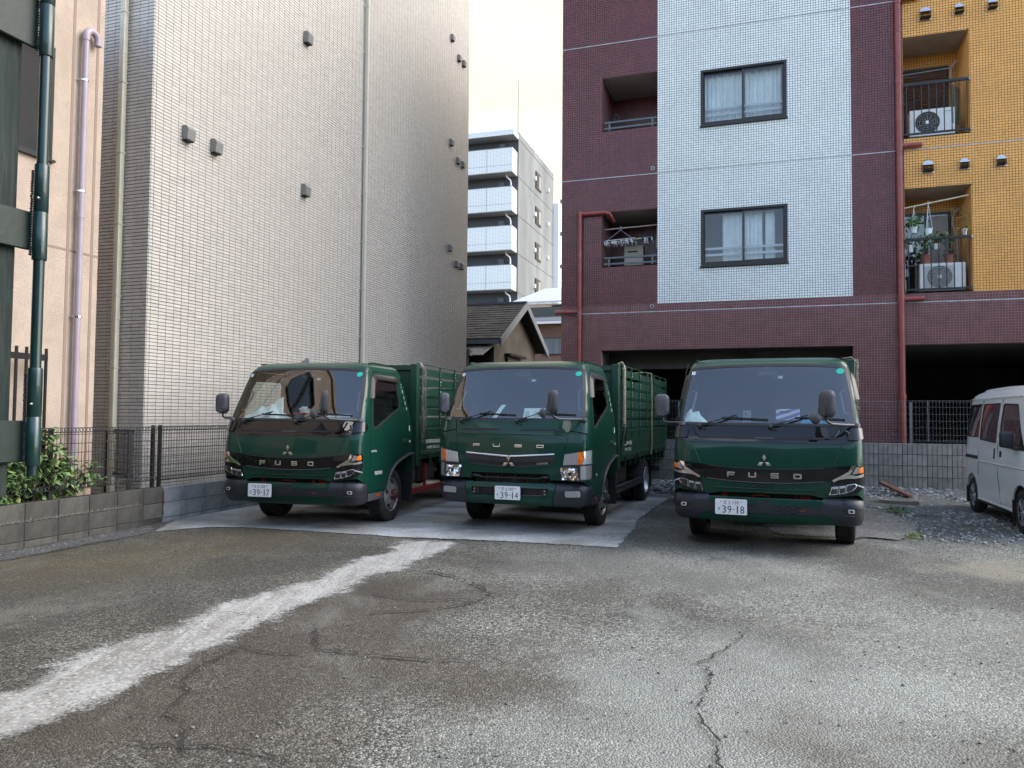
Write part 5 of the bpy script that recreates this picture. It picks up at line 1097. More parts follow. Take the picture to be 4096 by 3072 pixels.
def front_wheel(parent, sg, red=False):
    x = sg*.83; t = MB(); R_ = .362; hw = .103
    prof = [(.225, hw-.012), (.29, hw+.004), (.335, hw-.004), (R_-.004, hw-.030), (R_, hw-.045)]
    for q in (.040, .012, -.012, -.040): prof += [(R_, q+.006), (R_-.009, q+.005), (R_-.009, q-.005), (R_, q-.006)]
    prof += [(R_, -hw+.045), (R_-.004, -hw+.03), (.335, -hw+.004), (.29, -hw-.004), (.225, -hw+.012)]
    t.lathe(prof, (x, 0, .362), (sg, 0, 0), 40)
    for i in range(80):       # tread blocks on both shoulders
        a = 2*PI*i/80
        for q in (-.068, .068): t.obox(Vector((x+q*1.0, -math.cos(a)*(R_-.002), .362+math.sin(a)*(R_-.002))), (.022, 0, 0), Vector((0, math.sin(a), math.cos(a)))*.009, Vector((0, -math.cos(a), math.sin(a)))*.006)
    w = t.build('tyre', M['tyre'], None, smooth=40)
    wh = bpy.data.objects.new('wheel', None); COL.objects.link(wh); wh.parent = parent; w.parent = wh
    r = MB(); r.lathe([(.228, .095), (.222, .10), (.212, .085), (.205, .05), (.195, .066), (.165, .098), (.13, .118), (.112, .122), (.075, .122), (.074, .12)], (x, 0, .362), (sg, 0, 0), 36); r.build('rim', M['rim'], wh, smooth=40, recalc=False)
    h = MB()
    for i in range(5): a = 2*PI*i/5+.3; c = Vector((x+sg*.104, .167*math.cos(a), .362+.167*math.sin(a))); e1 = Vector((0, -math.sin(a), math.cos(a))); e2 = Vector((sg*-.62, math.cos(a), math.sin(a))).normalized(); h.add([c+e1*.032*math.cos(q)+e2*.023*math.sin(q) for q in [k*PI/6 for k in range(12)]], [tuple(range(12))])
    h.build('hand_holes', M['black'], wh, recalc=False)
    n = MB(); n.lathe([(.074, .118), (.072, .15), (.05, .165), (.046, .19), (.0, .195)], (x, 0, .362), (sg, 0, 0), 20); n.build('hub', M['dark_steel' if not red else 'hub_red'], wh, smooth=40)
    n = MB()
    for i in range(6): a = 2*PI*i/6; c = Vector((x+sg*.12, .093*math.cos(a), .362+.093*math.sin(a))); n.cyl(c, c+Vector((sg*.028, 0, 0)), .014, 6)
    n.build('wheel_nuts', M['rim'], wh, kind='stuff')
def rear_wheel(parent, sg, y0):
    wh = bpy.data.objects.new('rear_wheel', None); COL.objects.link(wh); wh.parent = parent
    t = MB(); R_ = .36
    for x in (sg*.625, sg*.845):
        hw = .095; prof = [(.225, hw-.01), (.29, hw), (.335, hw-.008), (R_, hw-.035), (R_, -hw+.035), (.335, -hw+.008), (.29, -hw), (.225, -hw+.01)]; t.lathe(prof, (x, y0, .36), (sg, 0, 0), 36)
    t.build('tyre', M['tyre'], wh, smooth=40)
    r = MB(); x = sg*.845; r.lathe([(.23, .09), (.218, .10), (.208, .09), (.20, .03), (.19, -.02), (.12, -.05), (.11, -.03), (.10, .02), (.0, .02)], (x, y0, .36), (sg, 0, 0), 32); r.build('rim', M['rim_light'], wh, smooth=40, recalc=False)
def mirror_head(parent, c, w, h, d, yaw, m, name='mirror'):
    """tall rounded mirror shell, back towards the viewer"""
    o = bpy.data.objects.new(name, None); COL.objects.link(o); o.parent = parent
    b = MB(); cs, sn = math.cos(yaw), math.sin(yaw); rings = []
    for k, (sc, dd) in enumerate(((1.0, .5), (1.0, .15), (.94, -.25), (.78, -.45), (.35, -.5))):
        P = rrect(-w/2*sc, w/2*sc, -h/2*sc*.99, h/2*sc, min(w, h)*.36*sc, 5); rings.append([(Vector(c)+Vector((x*cs-dd*d*sn, x*sn+dd*d*cs, z))) for x, z in P])
    n = len(rings[0]); b.add([p for q in rings for p in q], [(k*n+i, k*n+(i+1) % n, (k+1)*n+(i+1) % n, (k+1)*n+i) for k in range(len(rings)-1) for i in range(n)]+[tuple(range((len(rings)-1)*n, len(rings)*n)), tuple(range(n))[::-1]])
    b.build('shell', m, o, smooth=50)
    f = MB(); P = rrect(-w/2*.9, w/2*.9, -h/2*.93, h/2*.93, min(w, h)*.33, 5); f.add([Vector(c)+Vector((x*cs-.51*d*sn, x*sn+.51*d*cs, z)) for x, z in P], [tuple(range(len(P)))]); f.build('mirror_glass', M['chrome'], o, recalc=False)
    e = MB(); P = [(-w*.36, -h*.42), (w*.20, -h*.44), (w*.34, -h*.25), (w*.22, -h*.12), (-w*.36, -h*.10)]; e.prism(rounded(P, .02), Vector(c)+Vector((.52*d*sn*.9, -.47*d*cs, 0)), (cs, sn, 0), (0, 0, 1), -.012, .012); e.build('lower_cap', m, o, smooth=40)
    return o
def wiper(parent, S, px, pz, ex, ez, bl, br):
    o = bpy.data.objects.new('wiper', None); COL.objects.link(o); o.parent = parent
    def P(x, z, up): u = S.ux(x, z); return S.pt(u, z)+S.nrm(u, z)*up
    b = MB(); a0 = P(px, pz, .03); b.bar(a0, P(px+(ex-px)*.35, pz+(ez-pz)*.35, .04), .026, .016); b.bar(P(px+(ex-px)*.33, pz+(ez-pz)*.33, .04), P(ex, ez, .035), .015, .010); b.sph(a0, .024, 8, 6); b.build('arm', M['rubber'], o)
    b = MB(); b.bar(P(*bl, .012), P(*br, .012), .012, .020); b.bar(P(bl[0]*.6+br[0]*.4, bl[1]*.6+br[1]*.4, .028), P(bl[0]*.3+br[0]*.7, bl[1]*.3+br[1]*.7, .026), .008, .010); b.bar(P(bl[0]*.8+br[0]*.2, bl[1]*.8+br[1]*.2, .02), P(ex, ez, .034), .008, .008); b.build('blade', M['rubber'], o)
    b = MB(); c = P(px+.035, pz-.03, .02); b.tube([c+Vector((.035*math.cos(a), -.012*math.sin(a), .022*math.sin(a))) for a in [k*PI/4 for k in range(8)]], .004, 4, closed=True); b.build('hose', M['rubber'], o)
def plate(parent, x0, z1, y, top, kana, num, w=.336, h=.168, tilt=.0):
    o = bpy.data.objects.new('license_plate', None); COL.objects.link(o); o.parent = parent
    b = MB(); b.prism(rrect(x0, x0+w, z1-h, z1, .014, 3), (0, y, 0), (1, 0, 0), (0, 0, 1), .0, .004); b.build('plate', M['white_plate'], o, bevel=.0012)
    b = MB(); P1, P2 = rrect(x0+.006, x0+w-.006, z1-h+.006, z1-.006, .010, 3), rrect(x0+.009, x0+w-.009, z1-h+.009, z1-.009, .008, 3); yy = y-.0046
    b.ring([(x, yy, z) for x, z in P1], [(x, yy-.0008, z) for x, z in P2]); b.build('raised_rim', M['white_plate'], o, recalc=False)
    b = MB(); X = (1, 0, 0); Zv = (0, 0, 1); yy = y-.0052; cx_ = x0+w/2
    text_to(b, '足', (cx_-.062, yy, z1-.036), X, Zv, w=.034, h=.040); text_to(b, '立', (cx_-.016, yy, z1-.036), X, Zv, w=.034, h=.038)
    for i, ch in enumerate(top): text_to(b, ch, (cx_+.022+i*.0245, yy, z1-.036), X, Zv, w=.006 if ch == '1' else .0185, h=.040)
    text_to(b, kana, (x0+.042, yy, z1-.110), X, Zv, w=.034, h=.042)
    for ch, dx in zip(num, (-.072, -.016, .027, .068, .118)):
        if ch == '-': b.box(cx_+dx-.008, cx_+dx+.008, yy-.0005, yy, z1-.116, z1-.106)
        else: text_to(b, ch, (cx_+dx, yy, z1-.112), X, Zv, w=.013 if ch == '1' else .041, h=.079)
    for ch in (-1, 1): b.cyl((cx_+ch*.106, yy+.001, z1-.028), (cx_+ch*.106, yy-.004, z1-.028), .006, 8)
    b.build('lettering', M['plate_ink'], o, recalc=False)
def fuso(parent, xs, z, w, h, t, y, m):
    for ch, x in zip('FUSO', xs):
        b = MB(); x0, x1, z0, z1 = x-w/2, x+w/2, z-h/2, z+h/2; zm = (z0+z1)/2; B = lambda a, c, d, e: b.box(a, c, y-.010, y, d, e)
        if ch == 'F': B(x0, x0+t, z0, z1); B(x0+t, x1, z1-t*.9, z1); B(x0+t, x1-.1*w, zm-t*.55, zm+t*.3)
        if ch == 'U': B(x0, x0+t, z0+t*.4, z1); B(x1-t, x1, z0+t*.4, z1); B(x0+t*.4, x1-t*.4, z0, z0+t*.9)
        if ch == 'S': B(x0+t*.3, x1, z1-t*.85, z1); B(x0, x0+t, zm, z1-t*.3); B(x0+t*.3, x1-t*.3, zm-t*.42, zm+t*.42); B(x1-t, x1, z0+t*.3, zm); B(x0, x1-t*.3, z0, z0+t*.85)
        if ch == 'O': B(x0+t*.4, x1-t*.4, z0, z0+t*.9); B(x0+t*.4, x1-t*.4, z1-t*.9, z1); B(x0, x0+t, z0+t*.4, z1-t*.4); B(x1-t, x1, z0+t*.4, z1-t*.4)
        b.build('letter', m, parent, bevel=.002)
def emblem(parent, x, z, s, y, m):
    """three rhombi meeting at the middle, s = rhombus side"""
    for k in range(3):
        a = PI/2+k*2*PI/3; b = MB(); d1 = Vector((math.cos(a-PI/6), math.sin(a-PI/6))); d2 = Vector((math.cos(a+PI/6), math.sin(a+PI/6)))
        g_ = d1*.07*s+d2*.07*s; P = [g_, g_+d1*s, g_+d1*s+d2*s, g_+d2*s]; c = (d1+d2)*s*.57
        pts = [(x+p.x, y, z+p.y) for p in P]; f_ = [(x+p.x*.9+c.x*.1, y-.008, z+p.y*.9+c.y*.1) for p in P]
        b.add(pts+f_+[(x+c.x, y-.011, z+c.y)], [(0, 1, 5, 4), (1, 2, 6, 5), (2, 3, 7, 6), (3, 0, 4, 7), (4, 5, 8), (5, 6, 8), (6, 7, 8), (7, 4, 8)]); b.build('emblem_diamond', m, parent)

def build_cab(root, S, old, dz):
    H = lambda z: z+dz        # features above the belt line
    g = M['green']
    # windscreen opening
    half = [('x', 0, H(1.362)), ('x', .55, H(1.364)), ('x', .90, H(1.372)), ('x', .922, H(1.40)), ('x', .90, H(1.62)), ('x', .868, H(1.86)), ('x', .845, H(2.0)), ('x', .815, H(2.034)), ('x', .5, H(2.056)), ('x', 0, H(2.066))]
    inner = [('x', 0, H(1.392)), ('x', .55, H(1.393)), ('x', .865, H(1.400)), ('x', .893, H(1.43)), ('x', .872, H(1.62)), ('x', .84, H(1.86)), ('x', .818, H(1.975)), ('x', .785, H(2.006)), ('x', .5, H(2.026)), ('x', 0, H(2.036))]
    full = lambda q: q+[(a, -b, c) for a, b, c in q[1:-1]][::-1]
    wso, wsi = full(half), full(inner)
    door = [('y', -.812, .462), ('y', -.812, 1.00), ('y', -.80, 1.25), ('y', -.765, H(1.42)), ('y', -.70, H(1.62)), ('y', -.60, H(1.86)), ('y', -.545, H(1.99)), ('y', -.50, H(2.03)), ('y', .17, H(2.03)), ('y', .235, H(1.98)), ('y', .33, H(1.75)), ('y', .40, H(1.5)), ('y', .43, 1.25), ('y', .43, .905), ('y', .30, .872), ('y', .12, .835), ('y', -.05, .775), ('y', -.17, .70), ('y', -.26, .60), ('y', -.32, .47)]
    def grow(q, d):
        c = S.uv(q); 
        return c
    arch = [('y', .60, .90), ('y', .42, .893), ('y', .30, .862), ('y', .12, .825), ('y', -.05, .765), ('y', -.17, .69), ('y', -.26, .59), ('y', -.325, .455)]
    # outer outline of the whole painted shell, from the left rear round the front to the right rear
    rear = [('y', S.yrear(z), z) for z in (2.06, 2.0, 1.75, 1.5, 1.34, 1.2, 1.0)]
    rear = [('y', S.yrear(H(z) if z > 1.25 else z), H(z) if z > 1.25 else z) for z in (2.085, 2.0, 1.75, 1.5, 1.34, 1.2, 1.0)]
    right = rear+arch+[('y', -.86, .455), ('y', -.90, .56), ('x', .93, .655)]
    lower = ([('x', .62, .618), ('x', .57, .615), ('x', .47, .640), ('x', 0, .640)] if not old else [('x', .62, .668), ('x', .52, .668), ('x', .515, .738), ('x', 0, .742)])
    outline = right+lower+mir((right+lower)[:-1])[::-1]
    top = [('x', 0, H(2.085))]; outline = mir([('y', S.yrear(H(2.085)), H(2.085))])[:0]+outline
    holes = [S.uv(wso), S.uv(door), [(-u, z) for u, z in S.uv(door)]]
    raw = S.uv(outline)
    pbuild(S, 'cab', raw, g, root, 0, .03, .065, holes, raw=True, smooth=50)
    # roof cap with rear wall
    mb = MB(); rings = []
    for z, sc in ((2.083, 1), (2.10, .995), (2.118, .985), (2.132, .965), (2.142, .90), (2.150, .70), (2.153, .35)):
        z = H(z); yr = S.yrear(min(z, H(2.14)))-(1-sc)*.3; ring = []
        zz = min(z, H(2.14)); us = [S.uy(yr, zz, -1)]; U = S.uy(yr, zz, 1); k = 40
        P = [S.pt(-U+2*U*i/k, zz) for i in range(k+1)]; c = Vector((0, -.15, 0))
        ring = [Vector((c.x+(p.x-c.x)*sc, c.y+(p.y-c.y)*sc, z)) for p in P]; a, b = ring[-1], ring[0]; ring += [a+(b-a)*i/6 for i in range(1, 6)]; rings.append(ring)
    n = len(rings[0]); mb.add([p for r_ in rings for p in r_], [(j*n+i, j*n+(i+1) % n, (j+1)*n+(i+1) % n, (j+1)*n+i) for j in range(len(rings)-1) for i in range(n)]+[tuple(range((len(rings)-1)*n, len(rings)*n))])
    mb.build('roof', g, root, smooth=50)
    mb = MB()      # shallow drip rails along the roof edges
    for sg in (-1, 1): mb.tube([S.pt(sg*S.ux(.80, H(2.12)), H(2.115))+Vector((0, .0, .012)), (sg*.80, -.4, H(2.138)), (sg*.79, .1, H(2.138)), (sg*.78, .24, H(2.12))], .010, 6)
    mb.build('roof_rib', g, root, smooth=50)
    zs = [.62, 1.0, 1.34, H(1.5), H(1.75), H(2.0), H(2.085)]; mb = MB(); vs = []
    for z in zs: yr = S.yrear(z)-.004; w = S.prm(z)[1]-.004; vs += [(-w, yr, z), (w, yr, z)]
    mb.add(vs, [(2*i, 2*i+1, 2*i+3, 2*i+2) for i in range(len(zs)-1)]); mb.build('rear_wall', M['green_dull'], root, recalc=False)
    # glass and seal
    pbuild(S, 'windshield_seal', S.uv(wso), M['rubber'], root, .006, .02, .06, [S.uv(wsi)], raw=True)
    ws = pbuild(S, 'windshield', S.uv(wsi), M['glass'], root, .002, 0, .07, raw=True)
    ws.data.shade_smooth()
    # doors
    win = [('y', -.715, H(1.31)), ('y', -.655, H(1.62)), ('y', -.56, H(1.86)), ('y', -.515, H(1.915)), ('y', .13, H(1.925)), ('y', .19, H(1.87)), ('y', .225, H(1.6)), ('y', .205, H(1.535)), ('y', -.61, H(1.265)), ('y', -.68, H(1.265))]
    wi2 = [('y', -.685, H(1.33)), ('y', -.63, H(1.62)), ('y', -.54, H(1.85)), ('y', -.505, H(1.89)), ('y', .115, H(1.90)), ('y', .165, H(1.86)), ('y', .197, H(1.60)), ('y', .18, H(1.553)), ('y', -.60, H(1.295)), ('y', -.66, H(1.295))]
    dsh = S.uv(door); cu = sum(p[0] for p in dsh)/len(dsh); cz = sum(p[1] for p in dsh)/len(dsh)
    dsh = [(cu+(u-cu)*.989, cz+(z-cz)*.993) for u, z in dsh]
    for sg in (1, -1):
        q = (lambda P: P) if sg == 1 else (lambda P: [(-u, z) for u, z in P])
        d = pbuild(S, 'door', q(dsh), g, root, .001, .03, .065, [q(S.uv(win))], raw=True, smooth=45)
        pbuild(S, 'window_frame', q(S.uv(win)), M['rubber'], d, .004, .02, .07, [q(S.uv(wi2))], raw=True)
        pbuild(S, 'door_window', q(S.uv(wi2)), M['glass_dark'] if old else M['glass'], d, -.004, 0, .08, raw=True)
        # sun and rain visor over the window
        vb = MB(); A = [(-.73, 1.66), (-.62, 1.90), (-.56, 1.965), (-.50, 1.985), (.16, 1.985), (.24, 1.955)]; Bq = [(-.66, 1.66), (-.585, 1.84), (-.53, 1.895), (-.48, 1.905), (.14, 1.895), (.25, 1.90)]
        ra, rb_, rc = [], [], []
        for (ya, za), (yb, zb) in zip(A, Bq):
            ua = S.uy(ya, H(za), sg); ub = S.uy(yb, H(zb), sg); ra.append(S.pt(ua, H(za))+S.nrm(ua, H(za))*.004); rb_.append((S.pt(ua, H(za))+S.pt(ub, H(zb)))/2+S.nrm(ua, H(za))*.038); rc.append(S.pt(ub, H(zb))+S.nrm(ub, H(zb))*.045)
        n = len(A); vb.add(ra+rb_+rc, [(i, i+1, n+i+1, n+i) for i in range(n-1)]+[(n+i, n+i+1, 2*n+i+1, 2*n+i) for i in range(n-1)]); vb.build('visor', M['visor'], d, smooth=60, recalc=False)
        hb = MB(); w = S.prm(1.08)[1]; hb.prism(rrect(.20, .40, 1.06, 1.12, .02, 2), (sg*(w+.004), 0, 0), (0, 1, 0), (0, 0, 1), -.012, .014); hb.build('handle', M['green_dull'], d, bevel=.004)
        # crease along the door and the step skirt
        st = MB(); st.box(*(sorted((sg*.90, sg*.985))), -.83, -.36, .352, .448); st.build('step_skirt', M['plastic_lt' if not old else 'plastic'], root, bevel=.01)
        rf = MB(); rf.box(*(sorted((sg*.984, sg*.990))), -.63 if not old else -.66, -.50 if not old else -.58, .395, .428); rf.build('side_reflector', M['amber_dark'], root)
        # wheel arch lip and inner fender
        ar = [S.pt(S.uy(y, z, sg), z)+Vector((sg*.012, 0, 0)) for _, y, z in arch]; al = MB(); al.tube(ar[::-1], .022, 6); al.build('arch_trim', M['plastic'], root, smooth=60)
        fb = MB(); n = len(arch); o_ = [Vector((sg*.975, y, z)) for _, y, z in arch]; i_ = [Vector((sg*.55, y, z)) for _, y, z in arch]; fb.add(o_+i_, [(i, i+1, n+i+1, n+i) for i in range(n-1)]); fb.box(*(sorted((sg*.50, sg*.97))), .60, .635, .22, .88); fb.build('mud_guard', M['black'], root, recalc=False)
        ml = MB(); ml.box(*(sorted((sg*.984, sg*1.0))), -.675, -.46, .675, .725) if not old else ml.box(*(sorted((sg*.984, sg*.993))), -.64, -.58, .70, .735); ml.build('side_lamp', M['lens'], root, bevel=.008, seg=2)
    # inside
    mb = MB(); mb.box(-.93, .93, -.95, .55, .93, .96); mb.build('cab_floor', M['interior'], root)
    mb = MB(); zt = H(1.365)
    for sg in (1,):
        vs = []; 
        for i in range(21): x = -.90+1.8*i/20; p = S.pt(S.ux(x, zt), zt); vs += [(x, p.y+.03, zt-.015), (x, p.y+.22, zt+.03), (x, -.50, zt+.01), (x, -.48, 1.0)]
        mb.add(vs, [(4*i+k, 4*i+k+1, 4*i+k+5, 4*i+k+4) for i in range(20) for k in range(3)])
    mb.build('dashboard', M['interior'], root, smooth=50, recalc=False)
    for x, w in ((-.48, .5), (.42, .78)):
        mb = MB(); mb.box(x-w/2, x+w/2, -.25, .28, .96, 1.16); mb.build('seat', M['seat'], root, bevel=.04, seg=2); mb = MB(); mb.obox((x, .28, 1.45), (w/2, 0, 0), (0, .06, 0), (0, .06, .32)); mb.build('backrest', M['seat'], root, bevel=.04, seg=2)
    mb = MB(); c = Vector((-.48, -.42, H(1.37))); e1, e2 = Vector((1, 0, 0)), Vector((0, .45, .9)).normalized(); mb.tube([c+e1*.2*math.cos(a)+e2*.2*math.sin(a) for a in [k*2*PI/24 for k in range(24)]], .014, 6, closed=True); mb.bar(c-e1*.19, c+e1*.19, .02, .03); mb.build('steering_wheel', M['rubber'], root, smooth=60)
    for sg in (-1, 1):      # grab handles and pillar trims behind the glass
        mb = MB(); a = S.pt(S.ux(sg*.86, H(1.50)), H(1.50))+Vector((0, .08, 0)); b = S.pt(S.ux(sg*.825, H(1.76)), H(1.76))+Vector((0, .08, 0)); mb.tube([a, a+Vector((-sg*.05, .02, .01)), b+Vector((-sg*.05, .02, -.02)), b], .012, 6); mb.build('grab_handle', M['interior_lt'], root, smooth=60)
    mb = MB(); mb.box(-.10, .12, -.66, -.52, H(1.93), H(1.99)); mb.box(-.02, .03, -.66, -.56, H(1.99), H(2.04)); mb.build('rear_view_mirror', M['interior'], root, bevel=.01)
    # headliner
    mb = MB(); mb.add([(-.78, -.62, H(2.06)), (.78, -.62, H(2.06)), (.74, .3, H(2.07)), (-.74, .3, H(2.07))], [(0, 1, 2, 3)]); mb.build('headliner', M['interior_lt'], root, recalc=False)
    # stickers on the glass
    u, z = S.ux(.775, H(1.985)), H(1.985 if not old else 1.975); n = S.nrm(u, z); P = S.pt(u, z)+n*.006; ez = (Vector((0, 0, 1))-n*n.z).normalized(); ex = ez.cross(n); ex = -ex if ex.x < 0 else ex; Z2 = P-ez*.018
    b = MB(); b.add([Z2+ex*.040*math.cos(a)+ez*.036*math.sin(a) for a in [k*2*PI/24 for k in range(24)]], [tuple(range(24))]); st = b.build('inspection_sticker', M['sticker'], ws, recalc=False)
    b = MB(); text_to(b, '7', Z2+n*.001, ex, ez, h=.020)
    for k in range(12): a = k*PI/6+.2; text_to(b, str(k+1), Z2+n*.001+ex*.031*math.cos(a)+ez*.028*math.sin(a), ex, ez, h=.009)
    b.build('sticker_print', M['plate_ink'], ws, recalc=False)
    u, z = S.ux(-.805, H(1.965)), H(1.965); n = S.nrm(u, z); P = S.pt(u, z)+n*.006; ez = (Vector((0, 0, 1))-n*n.z).normalized(); ex = ez.cross(n); ex = -ex if ex.x < 0 else ex
    b = MB(); b.add([P+ex*a*.022+ez*c*.022 for a, c in ((-1, -1), (1, -1), (1, 1), (-1, 1))], [(0, 1, 2, 3)]); b.build('number_sticker', M['sticker_w'], ws, recalc=False)
    b = MB(); text_to(b, '2', P+n*.001, ex, ez, h=.022); b.build('sticker_print', M['plate_ink'], ws, recalc=False)
    return wso
def bed(root, steel, guard, old):
    gd = M['green_dull']; Y0, Y1 = .86, 5.36; zb, zt = .862, 1.252
    for x in (-.36, .36): b = MB(); b.box(x-.035, x+.035, -.95, 5.2, .52, .68); b.build('chassis_rail', steel, root)
    b = MB()
    for y in (-.85, .2, 1.3, 2.4, 3.3, 4.3): b.box(-.36, .36, y, y+.08, .54, .66)
    b.cyl((-.7, 0, .40), (.7, 0, .40), .06, 10); b.cyl((-.7, 3.28, .37), (.7, 3.28, .37), .08, 10); b.sph((0, 3.28, .40), .19, 12, 8); b.cyl((0, .6, .5), (0, 3.2, .42), .05, 8); b.build('axles', M['black'], root)
    b = MB(); b.box(-.45, .45, -.75, .55, .42, .9); b.build('engine', M['black'], root)
    b = MB(); b.box(-.97, .97, Y0, Y1, .80, zb-.004); 
    for i in range(11): y = Y0+.1+i*.42; b.box(-.95, .95, y, y+.07, .70, .80)
    b.box(-.50, -.40, Y0, Y1, .68, .80); b.box(.40, .50, Y0, Y1, .68, .80); b.build('bed_floor', gd, root)
    # headboard behind the cab
    b = MB(); b.box(-.86, .86, .80, .835, .86, 2.12); b.build('headboard', gd, root); 
    for x in (-.93, .93): p = MB(); p.box(x-.055, x+.055, .74, .86, .70, 2.205); p.build('front_post', gd, root, bevel=.008)
    p = MB(); p.box(-.875, .875, .75, .83, 2.12, 2.19); p.build('headboard_rail', gd, root)
    for sg in (-1, 1):
        x = sg*.965; b = MB(); b.box(x-.018, x+.018, Y0+.02, Y1, zb, zt)
        b.box(x-.026, x+.026, Y0+.02, Y1, zt-.035, zt+.006); b.box(x-.026, x+.026, Y0+.02, Y1, zb-.006, zb+.05)
        for y in (Y0+.02, 3.30, Y1-.07): b.box(x-.024, x+.024, y, y+.06, zb+.05, zt-.035)
        sd_ = b.build('side_gate', gd, root, bevel=.004)
        b = MB()
        for q in ((zb+.16), (zb+.27)): b.box(x-.0205, x+.0205, Y0+.1, Y1-.1, q, q+.012)
        b.build('gate_rib', gd, sd_)
        for y in (Y0+.35, 2.2, 3.9, 5.0): b = MB(); b.box(*(sorted((sg*.975, sg*1.0))), y, y+.09, zb-.06, zb+.02); b.build('hinge', M['dark_steel'], sd_)
        for j in range(6):
            z = 1.292+j*.1505+.0; s_ = MB(); s_.box(sg*.965-.010, sg*.965+.010, Y0+.02, Y1-.02, z, z+.108); s_.build('slat', gd, root)
        for y in (1.71, 2.41, 3.12, 3.22, 3.87, 4.52, Y1-.05):
            k = MB(); k.box(*(sorted((sg*.976, sg*.992))), y-.022, y+.022, zt-.03 if y not in (2.41, 1.71) else zt-.12, 2.205); k.build('stake', gd, root)
        k = MB()
        for y in (1.71, 2.41, 3.12, 3.87, 4.52):
            for j in range(6):
                for d in (.03, .078): k.sph((sg*.993, y, 1.292+j*.1505+d), .008, 6, 4)
        k.build('bolts', M['silver'], root, kind='stuff')
        k = MB(); k.tube([(sg*.965, Y0, 2.212), (sg*.965, Y1, 2.212)], .009, 6); k.build('top_wire', gd, root)
        # side guard bars and under-bed boxes
        if old:
            q = MB(); q.box(sg*.93-.02, sg*.93+.02, .74, 2.92, .345, .405); q.box(sg*.93-.02, sg*.93+.02, .74, 2.92, .415, .455); q.build('side_guard', guard, root, bevel=.006)
        else:
            q = MB(); q.box(sg*.93-.02, sg*.93+.02, .62, 2.92, .30, .385); q.build('side_guard', guard, root, bevel=.006); 
            for y in (1.2, 2.7): q = MB(); q.box(sg*.93-.018, sg*.93+.018, y, y+.04, .385, .72); q.build('guard_stay', guard, root)
        q = MB(); n = 10; q.add([(sg*(.52 if k else .96), 3.28+.43*math.cos(a), .40+.43*math.sin(a)) for k in (0, 1) for a in [PI*.02+PI*.96*i/n for i in range(n+1)]], [(i, i+1, n+2+i, n+1+i) for i in range(n)]); q.box(*(sorted((sg*.55, sg*.95))), 3.73, 3.75, .22, .45); q.build('rear_fender', M['plastic'], root, smooth=60, recalc=False)
        rear_wheel(root, sg, 3.28); 
        q = MB(); q.box(*(sorted((sg*.55, sg*.90))), 1.0, 1.75, .45, .72); q.build('tank', M['black'], root, bevel=.03, seg=2)
        q = MB(); q.tube([(sg*.75, .70, .72), (sg*.80, 1.0, .60), (sg*.82, 1.25, .80)], .02, 6); q.box(*(sorted((sg*.84, sg*.95))), .64, .80, .45, .86); q.build('frame_bracket', M['dark_steel'], root)
    b = MB(); b.box(-.965, .965, Y1, Y1+.04, zb, zt); b.build('tail_gate', gd, root)
    for j in range(6): s_ = MB(); z = 1.292+j*.1505; s_.box(-.955, .955, Y1+.0, Y1+.02, z, z+.108); s_.build('slat', gd, root)
    b = MB(); b.box(-.9, .9, 5.0, 5.1, .40, .50); b.box(-.95, -.6, 5.3, 5.36, .66, .80); b.box(.6, .95, 5.3, 5.36, .66, .80); b.build('rear_bumper', M['dark_steel'], root)
    for sg, ax in ((1, 1), (-1, -1)):
        b = MB(); X = sg*.9865; e = (0, 1, 0) if sg == 1 else (0, -1, 0)
        text_to(b, '産業廃棄物収集運搬車', (X, 1.42, 1.055), e, (0, 0, 1), w=.62, h=.062); text_to(b, '許可番号', (X, 1.28, .965), e, (0, 0, 1), w=.24, h=.05); text_to(b, '025152', (X, 1.575, .965), e, (0, 0, 1), w=.27, h=.045)
        b.build('lettering', M['white_ink'], root, recalc=False)
def bolt_row(*a): pass
class Bump(Cab):
    def __init__(s, old=False):
        if not old:
            s.Z = [.30, .325, .36, .42, .47, .52, .56, .59, .61, .63]; s.yf = [-1.04, -1.085, -1.115, -1.14, -1.145, -1.148, -1.152, -1.14, -1.115, -1.06]; s.w = [.93, .962, .98, .99, .993, .995, .992, .982, .965, .93]
        else:
            s.Z = [.33, .355, .39, .45, .50, .55, .58, .605, .622, .64]; s.yf = [-1.06, -1.10, -1.125, -1.14, -1.145, -1.145, -1.143, -1.135, -1.11, -1.05]; s.w = [.93, .965, .985, .995, .998, .998, .995, .985, .97, .93]
        s.yr = [-.84]*10; s.b = .05
    def prm(s, z): return np.interp(z, s.Z, s.yf), np.interp(z, s.Z, s.w), .17
def octo(mb, S, x, z, w, h, off, dep):
    """an eight-sided recess: dark floor with a lighter bevelled lip"""
    c = .28; P = [(x-w/2+c*w*.6, z-h/2), (x+w/2-c*w*.6, z-h/2), (x+w/2, z-h/2+c*h), (x+w/2, z+h/2-c*h), (x+w/2-c*w*.6, z+h/2), (x-w/2+c*w*.6, z+h/2), (x-w/2, z+h/2-c*h), (x-w/2, z-h/2+c*h)]
    V = [S.pt(S.ux(a, b), b)+S.nrm(S.ux(a, b), b)*off for a, b in P]; mb.add(V, [tuple(range(8))])
